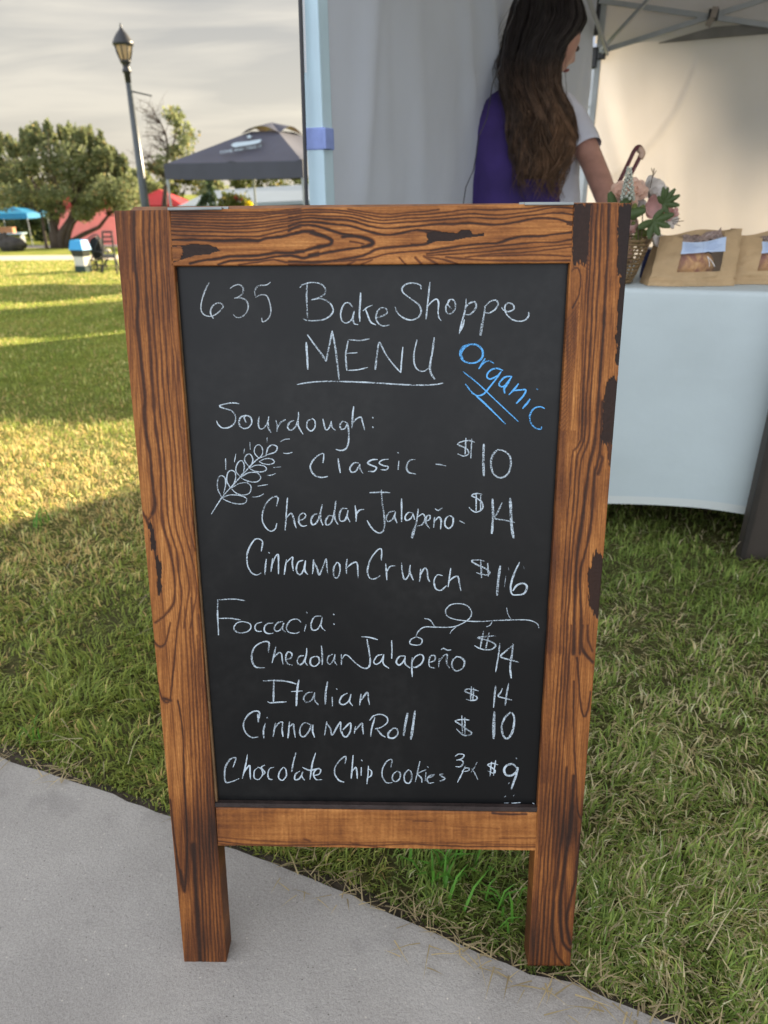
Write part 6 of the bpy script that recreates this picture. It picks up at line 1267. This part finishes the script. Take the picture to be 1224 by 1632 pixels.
# ------------------------------------------------------------------ pop-up canopies
def canopy(name, corners, zv, ze, zp, mats, label, group=None, wall=None, legs=True, cat='tent', vent=False, extra=None):
    """corners: 4 ground xy in order; pyramid roof with valance"""
    cx = sum(np.array(c) for c in corners) / 4; root = thing(name, v3(cx, float(gz(*cx))), label, cat, group)
    m = MB(); cap_v = .80 if vent else .999
    for i in range(4):
        a_, b_ = np.array(corners[i]), np.array(corners[(i + 1) % 4])
        m.sheet(lambda u, v, a_=a_, b_=b_: v3((a_ + (b_ - a_) * u) * (1 - v * cap_v) + cx * v * cap_v, ze + (zp - ze) * v * cap_v - .09 * math.sin(math.pi * v) * math.sin(math.pi * u)), 14, 10)
    m.build('roof', mats[0], root, smooth=True)
    m = MB()
    for i in range(4):
        a_, b_ = np.array(corners[i]), np.array(corners[(i + 1) % 4]); m.sheet(lambda u, v, a_=a_, b_=b_: v3(cx + ((a_ + (b_ - a_) * u) - cx) * 1.006, ze + .01 - (ze - zv) * v - .02 * math.sin(math.pi * u) * v), 20, 3)
    m.build('valance', mats[1], root)
    if vent:
        m = MB()
        for i in range(4):
            a_, b_ = np.array(corners[i]), np.array(corners[(i + 1) % 4])
            m.sheet(lambda u, v, a_=a_, b_=b_: v3((a_ + (b_ - a_) * u) * (.29 - .29 * v) + cx * (.71 + .29 * v), ze + (zp - ze) * (.73 + .30 * v) + .13 * math.sin(math.pi * u) * (1 - v)), 14, 6)
        m.build('vent_cap', mats[0], root, smooth=True)
    if legs:
        for c in corners:
            c = cx + (np.array(c) - cx) * .985; g = float(gz(*c)); mm = MB(); mm.box(v3(c, (g + zv + .1) / 2), (.04, .04, zv + .1 - g), None, .004); mm.box(v3(c, g + .01), (.09, .09, .02), None); mm.box(v3(c, zv - .05), (.06, .06, .12), None, .01); mm.build('leg', M['grey_frame'], root)
        mm = MB()
        for i in range(4):
            a_, b_ = cx + (np.array(corners[i]) - cx) * .98, cx + (np.array(corners[(i + 1) % 4]) - cx) * .98; mid_ = (a_ + b_) / 2
            for s, e in ((a_, mid_), (mid_, b_)): mm.beam(v3(s, zv + .03), v3(e, zv + .28), .012, .025); mm.beam(v3(s, zv + .28), v3(e, zv + .03), .012, .025)
        mm.build('truss', M['dark_metal'], root)
    if wall:
        for wi in wall:
            a_, b_ = np.array(corners[wi]), np.array(corners[(wi + 1) % 4]); mm = MB(); mm.sheet(lambda u, v: v3(a_ + (b_ - a_) * u, (lambda g: g + (zv + .02 - g) * v)(float(gz(*(a_ + (b_ - a_) * u)))) ) + np.array([0, .05 * (fbm(u * 5, v * 2, wi) - .5), 0]), 24, 10); mm.build('wall', mats[2], root, smooth=True)
    return root, cx
mk_ = mat('charcoal_polyester', (.075, .082, .122), .55, .08, 3, trans=.12, tcol=(.24, .17, .08)); mkv = mat('charcoal_valance', (.045, .050, .075), .6, .08, 3)
Lk, Rk = at(262, 266, 14.7), at(482, 253, 13.5); ek = (Rk - Lk)[:2]; ek = ek / np.linalg.norm(ek); nk = np.array([-ek[1], ek[0]]); wk = np.linalg.norm((Rk - Lk)[:2])
ck = [Lk[:2], Rk[:2], Rk[:2] + nk * wk, Lk[:2] + nk * wk]; zek = (Lk[2] + Rk[2]) / 2; pk = at(429, 199, (ck[0] + ck[2])[1] / 2)
kt, kc = canopy('black_canopy', ck, zek - .26, zek, pk[2] + .02, (mk_, mkv), 'black pop-up canopy with a white cannon emblem on its roof', vent=True)
# emblem printed on the front slope: star, cannon, motto
def on_roof(u, v, off=.012):
    a_, b_ = np.array(ck[0]), np.array(ck[1]); p = v3((a_ + (b_ - a_) * u) * (1 - v) + kc * v, zek + (pk[2] + .02 - zek) * v - .09 * math.sin(math.pi * min(v / .8, 1)) * math.sin(math.pi * u))
    return p + np.array([-nk[0] * off, -nk[1] * off, off * 1.6])
def roof_uv(px, py):
    a3, b3, c3 = v3(ck[0], zek), v3(ck[1], zek), v3(kc, pk[2] + .02); n_ = np.cross(b3 - a3, c3 - a3); p = hit(px, py, a3, n_); Mx = np.stack([a3 * 1.0, b3, c3], 1)
    A = np.array([b3 - a3, (c3 - a3)]).T; s_, v = np.linalg.lstsq(A, p - a3, rcond=None)[0]; return (s_ / max(1e-6, 1 - v)) + (0 if v > .999 else (v * .0)), v
em = mat('white_print', (.46, .56, .62), .7)
def emblem(name, pts):
    m = MB(); P = []
    for x, y in pts:
        a3, b3, c3 = v3(ck[0], zek), v3(ck[1], zek), v3(kc, pk[2] + .02); n_ = np.cross(b3 - a3, c3 - a3); n_ /= np.linalg.norm(n_); n_ *= np.sign(n_[2]); P.append(hit(x, y, a3 + n_ * .012, n_))
    m.prism(P, n_ * .004); return m.build(name, em, kt)
ce = lambda pts: cv((260, 180), 5.1, pts)
emblem('cannon_emblem', ce([(552, 262), (570, 248), (600, 240), (690, 232), (770, 218), (796, 216), (796, 232), (775, 246), (700, 262), (640, 270), (590, 280), (568, 276)]))
sx, sy = 700, 194; emblem('star_emblem', ce([(sx + (26 if k % 2 == 0 else 10) * math.sin(k * math.pi / 5 + .12) * 1.05, sy - (20 if k % 2 == 0 else 8) * math.cos(k * math.pi / 5 + .12)) for k in range(10)]))
fc = bpy.data.curves.new('motto', 'FONT'); fc.body = 'COME AND TAKE IT'; fc.size = 1.0; fo = bpy.data.objects.new('motto', fc); C.objects.link(fo); dg = bpy.context.evaluated_depsgraph_get(); me_ = bpy.data.meshes.new_from_object(fo.evaluated_get(dg)); C.objects.unlink(fo); bpy.data.objects.remove(fo)
tv = np.array([v.co for v in me_.vertices]); tx = (tv[:, 0] - tv[:, 0].min()) / np.ptp(tv[:, 0]); ty = tv[:, 1] / .72
a3, b3, c3 = v3(ck[0], zek), v3(ck[1], zek), v3(kc, pk[2] + .02); n_ = np.cross(b3 - a3, c3 - a3); n_ /= np.linalg.norm(n_); n_ *= np.sign(n_[2])
m = MB(); vs_ = []
for x, y in zip(tx, ty):
    sx_, sy_ = 462 + 340 * x, 332 - 52 * x + 10 * math.sin(x * 3) * 0 - 24 * y; vs_.append(hit(260 + sx_ / 5.1, 180 + sy_ / 5.1, a3 + n_ * .014, n_))
m.add(vs_, [tuple(p.vertices) for p in me_.polygons]); m.build('motto_lettering', em, kt)
mr, mrv, mrw = mat('red_polyester', (.70, .07, .09), .6, .08, 2, trans=.35, tcol=(.95, .14, .12)), mat('dark_red_valance', (.50, .04, .05), .6, .08, 2), mat('pink_red_wall', (.90, .44, .43), .7, .08, 2, trans=.4, tcol=(.95, .5, .46))
YR = 50.0; A_, B_ = at(84, 325, YR), at(186, 325, YR); wr_ = np.linalg.norm(A_ - B_); ka = [A_[:2], B_[:2], B_[:2] + (0, wr_), A_[:2] + (0, wr_)]
canopy('red_canopy', ka, A_[2] - .35, A_[2] + .05, at(140, 300, YR + 2)[2], (mr, mrv, mrw), 'red market canopy with pink-red walls behind the oak trunks', wall=(0, 1, 3))
A_, B_ = at(200, 328, YR - 4), at(290, 328, YR - 4); wr_ = np.linalg.norm(A_ - B_) ; ka = [A_[:2], B_[:2], B_[:2] + (0, wr_), A_[:2] + (0, wr_)]
canopy('red_canopy', ka, A_[2] - .30, A_[2] + .02, at(248, 301, YR - 2)[2], (mr, mrv, mrw), 'red canopy roof peeking between the lamp post and the black canopy')
mb1 = mat('sky_blue_polyester', (.030, .26, .50), .55, .08, 2, trans=.3, tcol=(.05, .45, .75)); YB = 53.0; A_, B_ = at(-32, 349, YB), at(44, 349, YB); wr_ = np.linalg.norm(A_ - B_); ka = [A_[:2], B_[:2], B_[:2] + (0, wr_), A_[:2] + (0, wr_)]
canopy('blue_canopy', ka, A_[2] - .02, A_[2] + .35, at(2, 330, YB + 1.5)[2], (mb1, mb1), 'small sky blue canopy far off at the left edge')
# unseen white tents added behind the bakery tent to shade the lawn
ca_, sa_ = math.cos(R(90 - SUN_AZ)), math.sin(R(90 - SUN_AZ)); sdir = np.array([math.sin(R(SUN_AZ)), math.cos(R(SUN_AZ))]); sper = np.array([-sdir[1], sdir[0]])
for (s0, s1, t0, lab) in [(3.45, 6.62, 6.9, 'unseen white tent added directly behind the bakery tent to shade the lawn'), (6.75, 9.9, 8.0, 'unseen white tent added beside the black canopy to shade the lawn')]:
    ka = [sper * s0 + sdir * t0, sper * s0 + sdir * (t0 + 3), sper * s1 + sdir * (t0 + 3), sper * s1 + sdir * t0]; gg = float(gz(*ka[0]))
    canopy('shade_tent', ka, gg + 1.95, gg + 2.25, gg + 3.25, (M['side_wall'], M['side_wall'], M['side_wall']), lab, 'unseen tents added to shade the lawn', wall=(3, 1))
# unseen tree added, crown clumps placed to shade the tent's back wall
tb_ = v3(sdir * 31 + sper * .6, 0); tb_[2] = float(gz(*tb_[:2])); cl_ = [(v3(tb_[:2] + sper * random.uniform(-2.8, -.1) + sdir * random.uniform(-1.5, 1.5), random.uniform(9.0, 12.6)), random.uniform(.7, 1.1)) for k in range(16)] + [(v3(tb_[:2] - sper * .6 + sper * s_, z_ + (math.tan(R(SUN_EL)) - math.tan(R(18))) * 27), r_) for s_, z_, r_ in [(1.98, 10.55, .20), (1.80, 10.75, .24), (1.66, 10.35, .26), (1.58, 10.85, .25), (1.50, 9.95, .24), (1.9, 11.1, .3)]]
tree('shade_tree', tb_, [([tb_ + (0, 0, -.1), tb_ + (.1, 0, 4.0), tb_ + (-.1, .1, 9.0)], .30, .14)], cl_, 240, .26, OAK, 'unseen tall tree added far behind the market tent to shade its back wall')

# ------------------------------------------------------------------ building, car, planting beyond the black canopy
YP = 38.0; A_ = at(282, 329, YP); B_ = at(500, 318.5, YP + 1); Cq = at(500, 293, YP + 8); Dq = at(336, 304, YP + 8)
bl_ = thing('pavilion', v3(((A_ + B_) / 2)[:2], float(gz(0, YP))), 'long low building with pale blue-grey metal roof', 'building')
B2 = A_ + (B_ - A_) * 2.6; C2 = Dq + (Cq - Dq) * 3.0
m = MB(); nr_ = np.cross(B2 - A_, Dq - A_); nr_ /= np.linalg.norm(nr_); m.prism([A_, B2, C2, Dq], -nr_ * .18 * np.sign(nr_[2])); m.build('roof', mat('blue_grey_metal_roof', (.22, .27, .33), .45, .06, .6), bl_)
m = MB(); ga = float(gz(0, YP + 1)); a2, b2 = A_ + np.array([.8, .6, -.2]), B2 + np.array([-.5, .6, -.2]); m.prism([v3(a2[:2], ga - .1), v3(b2[:2], ga - .1), b2, a2], np.array([0, 5.5, 0])); m.build('wall', mat('brown_brick', (.16, .10, .065), .8, .25, 8), bl_)
for k in range(4):
    u = .12 + k * .11; p = a2 + (b2 - a2) * u; m = MB(); m.box((p[0], p[1] - .03, p[2] - .75), (1.3, .05, .9), None, .01); m.build('window', mat('dark_window_%s' % 'glass', (.03, .035, .04), .15), bl_)
cp = at(468, 345, 30.0); cp[2] = float(gz(*cp[:2])); car = thing('parked_car', cp, 'white car parked in front of the long low building', 'car')
Lc = 4.2; base_y = cp[1]
def carsec(prof_, w0, w1, name, mt):
    mm = MB(); n_ = len(prof_); vs_ = [cp + np.array([x, -w0 if z < .9 else -w1, z]) for x, z in prof_] + [cp + np.array([x, w0 if z < .9 else w1, z]) for x, z in prof_]; mm.add(vs_, [tuple(range(n_))[::-1], tuple(range(n_, 2 * n_))] + [(i, (i + 1) % n_, n_ + (i + 1) % n_, n_ + i) for i in range(n_)]); return mm.build(name, mt, car)
cpaint = mat('white_car_paint', (.75, .75, .76), .25, coat=.5); cgl = mat('car_glass', (.02, .025, .03), .08)
carsec([(-2.1, .32), (-2.12, .75), (-1.9, .88), (-1.2, .92), (-.55, 1.40), (.75, 1.43), (1.45, .98), (2.05, .92), (2.12, .7), (2.1, .32)], .86, .70, 'body', cpaint)
for s in (-1, 1): m = MB(); m.prism([cp + np.array([x, s * (.715 + .06 * (1.4 - z)), z]) for x, z in [(-1.0, .96), (-.48, 1.33), (.70, 1.35), (1.2, .98)]], np.array([0, s * .02, 0])); m.build('side_window', cgl, car)
for x in (-1.35, 1.35):
    for s in (-1, 1): mm = MB(); c_ = cp + np.array([x, s * .80, .32]); mm.lathe([(.02, -.1), (.32, -.1), (.33, 0), (.32, .1), (.2, .11), (.02, .11)], c_, 18, axis=np.array([[1, 0, 0], [0, 0, 1], [0, 1, 0]])); mm.build('wheel', M['black_plastic'], car, smooth=True)
# yucca and flower shrub
yp = at(335, 370, 21.0); yp[2] = float(gz(*yp[:2])); yu = thing('yucca', yp, 'dark upright yucca under the black canopy', 'plant')
m = MB(); gq = lambda px, py: at(px, py, 21.0)
m.tube([yp, gq(336, 325), gq(335, 300), gq(335, 291)], [.05, .05, .045, .02], 7); m.tube([gq(327, 345), gq(326, 330), gq(323, 312)], [.05, .055, .02], 6); m.tube([gq(342, 345), gq(343, 325), gq(341, 309)], [.05, .05, .02], 6); m.tube([gq(321, 345), gq(319, 328), gq(317, 318)], [.03, .03, .012], 6)
m.build('stem', mat('yucca_green', (.045, .075, .04), .6, .2, 10), yu, smooth=True)
for k in range(44):
    pass
V, F, Cc = leaf_cloud([(gq(x, y), (.05, .05, .16)) for x, y in [(335, 298), (336, 310), (335, 322), (327, 322), (342, 318), (322, 325)]], 40, .11, ((.035, .06, .03), (.07, .10, .05), (.1, .13, .06)), .1, 1.4); npmesh('leaves', V, F, Cc, M['leaf'], yu)
shp = at(375, 372, 22.0); shp[2] = float(gz(*shp[:2])); sh_ = thing('flowering_shrub', shp, 'rounded green shrub with red and yellow blooms below the black canopy', 'shrub')
gq = lambda px, py, dy=0: at(px, py, 22.0 + dy); cl_ = [(gq(x, y, random.uniform(-.3, .3)), random.uniform(.16, .24)) for x, y in [(355, 326), (362, 320), (370, 317), (380, 319), (388, 322), (394, 328), (365, 332), (378, 330), (388, 336), (360, 340), (375, 345), (390, 345)]]
V, F, Cc = leaf_cloud(cl_, 110, .09, OAK, .3); npmesh('foliage', V, F, Cc, M['leaf'], sh_)
V, F, Cc = leaf_cloud([(gq(395, 325, -.3), .10), (gq(399, 328, -.3), .07)], 60, .06, ((.75, .60, .02), (.80, .68, .05), (.8, .7, .1)), .2); npmesh('yellow_blooms', V, F, Cc, M['leaf'], sh_)
V, F, Cc = leaf_cloud([(gq(376, 316, -.3), .07), (gq(384, 318, -.3), .05)], 40, .05, ((.30, .05, .05), (.42, .09, .08), (.5, .1, .1)), .2); npmesh('red_blooms', V, F, Cc, M['leaf'], sh_)

# ------------------------------------------------------------------ left foreground-of-background clutter
rk = onground(22, 400); rb = thing('boulder', rk, 'dark weathered boulder on the far grass at the left edge', 'rock')
kx = 1131 / np.dot(rk - O, CMn[:3, :3] @ np.array([0, 0, -1.0])); m = MB()
m.ell(rk + np.array([0, 0, 9 / kx]), (22 / kx, 14 / kx, 12 / kx), None, 30, 20, fn=lambda d, q: q * (1 + .5 * (fbm(d[0] * 2.2 + 3, d[2] * 2.2 + d[1] * 1.4, 4) - .5))); m.ell(rk + np.array([-12 / kx, 0, 18 / kx]), (8 / kx, 7 / kx, 10 / kx), None, 20, 12, fn=lambda d, q: q * (1 + .6 * (fbm(d[0] * 2 + 3, d[2] * 2, 9) - .5))); m.build('stone', mat('dark_stone', (.050, .045, .040), .9, .4, 3, .5, 6), rb, smooth=True)
# picnic table under the blue canopy
pt = at(12, 376, 52.0); pt[2] = float(gz(*pt[:2])); pn = thing('picnic_table', pt, 'small table with a brown box under the blue canopy', 'table'); m = MB(); m.box(pt + (0, 0, .75), (2.4, .8, .06)); m.build('tabletop', M['white_paint'], pn); m = MB()
for sx in (-1, 1): m.box(pt + (sx * 1.0, 0, .36), (.06, .6, .72))
m.build('leg', M['grey_frame'], pn); cbx = thing('brown_crate', pt + (0, 0, .78), 'brown box resting on the table under the blue canopy', 'box'); m = MB(); m.box(pt + (.1, 0, .95), (.9, .5, .34), None, .02); m.box(pt + (.1, 0, 1.13), (.94, .54, .04), None, .01); m.build('carton', mat('orange_brown_card', (.40, .20, .09), .8, .1, 4), cbx)

# drinks bin with blue lid
cb0 = onground(131, 434); YC = cb0[1]; kx = 1131 / np.dot(cb0 - O, CMn[:3, :3] @ np.array([0, 0, -1.0])); zc = lambda py: at(131, py, YC)[2]; wc = lambda px_: px_ / kx
bn = thing('lidded_bin', cb0, 'white bin with bright blue lid and dark rim on the lawn', 'bin')
rz = np.array(Matrix.Rotation(R(-18), 3, 'Z'))
def frust(name, y0, y1, w0, w1, mt, d0=.8):
    mm = MB(); z0, z1 = zc(y0), zc(y1); vs_ = []
    for z, w_ in ((z0, w0), (z1, w1)):
        for sx, sy in ((-1, -1), (1, -1), (1, 1), (-1, 1)): vs_.append(np.array([cb0[0], cb0[1] + .12, z]) + rz @ np.array([sx * wc(w_) * .80 / 2, sy * wc(w_) * .80 * d0 / 2, 0]))
    mm.add(vs_, [(3, 2, 1, 0), (4, 5, 6, 7), (0, 1, 5, 4), (1, 2, 6, 5), (2, 3, 7, 6), (3, 0, 4, 7)]); return mm.build(name, mt, bn)
frust('base', 434, 424, 25, 25, mat('dark_green_plastic', (.015, .04, .035), .5)); frust('bin_body', 424, 409, 22, 24, mat('white_plastic', (.62, .62, .60), .5)); frust('collar', 409, 398.5, 25, 30, mat('dark_grey_plastic', (.035, .040, .038), .5)); frust('lid', 398.5, 383, 33, 25, mat('bright_blue_plastic', (.03, .33, .72), .45))
# folded pushchair beside it
pc = onground(152, 432); pu = thing('folding_pushchair', pc, 'black folding pushchair with small wheels between the bin and the ladder chair', 'pushchair'); gq = lambda px, py, dy=0: at(px, py, pc[1] + dy)
for (x, y, r_) in [(146, 424, 9), (156, 428, 6.5), (160, 428, 6.0)]:
    mm = MB(); c_ = gq(x, y, .0 if x < 150 else .15); rr_ = r_ / kx; mm.tube([c_ + np.array([rr_ * math.cos(a_), 0, rr_ * math.sin(a_)]) for a_ in np.linspace(0, 2 * math.pi, 29)], .016, 6, cap=False)
    for k in range(6): a_ = k * math.pi / 3; mm.tube([c_, c_ + np.array([rr_ * math.cos(a_), 0, rr_ * math.sin(a_)])], .005, 4)
    mm.build('wheel', M['black_plastic'], pu)
mm = MB()
for P_ in [[(143, 424), (150, 400), (158, 378), (151, 374), (144, 378), (138, 384)], [(158, 426), (148, 405), (143, 390)], [(146, 424), (160, 412), (172, 408)], [(150, 400), (165, 405), (170, 428)]]: mm.tube([gq(x, y, -.08) for x, y in smooth_pts(P_, 4)], .016, 6); mm.tube([gq(x, y, .22) for x, y in smooth_pts(P_, 4)], .016, 6)
mm.build('frame', M['dark_metal'], pu)
mm = MB(); mm.prism([gq(x, y, -.05) for x, y in [(143, 382), (150, 377), (158, 384), (162, 398), (160, 410), (151, 414), (145, 404), (142, 392)]], np.array([0, .25, 0])); mm.build('seat_cloth', mat('black_fabric', (.012, .012, .014), .9), pu)
mm = MB(); mm.ell(gq(160, 412, .05), (.09, .08, .06)); mm.ell(gq(172, 400, .1), (.07, .08, .06)); mm.build('bundle', mat('cream_cloth', (.5, .45, .36), .8, .1, 20), pu, smooth=True)
# tall folding chair
ch0 = onground(176, 436); fch = thing('folding_chair', ch0, 'tall black folding chair with slatted back half hidden by the chalkboard', 'chair'); gq = lambda px, py, dy=0: at(px, py, ch0[1] + dy)
for (x0, y0, x1, y1, dy0, dy1) in [(163.5, 368, 163.5, 436, 0, 0), (177, 368, 187, 438, 0, -.05), (172, 412, 160, 434, .3, .35), (184, 412, 192, 432, .3, .35)]:
    mm = MB(); mm.beam(gq(x0, y0, dy0), gq(x1, y1, dy1), .032, .032, up=(0, 1, 0), bev=.004); mm.build('leg', M['dark_metal'], fch)
for (ya, h_) in [(369.5, .042), (377.5, .036), (385, .036)]:
    mm = MB(); mm.beam(gq(163, ya), gq(179 + (ya - 368) * .14, ya), .02, h_, bev=.004); mm.build('slat', M['dark_metal'], fch)
mm = MB(); mm.prism([gq(163, 411, -.02), gq(183, 411, -.02), gq(185, 407, .42), gq(165, 407, .42)], np.array([0, 0, .035])); mm.build('seat', M['black_plastic'], fch)
mm = MB(); mm.beam(gq(163.5, 424), gq(184.5, 424), .018, .02); mm.build('foot_rail', M['dark_metal'], fch)
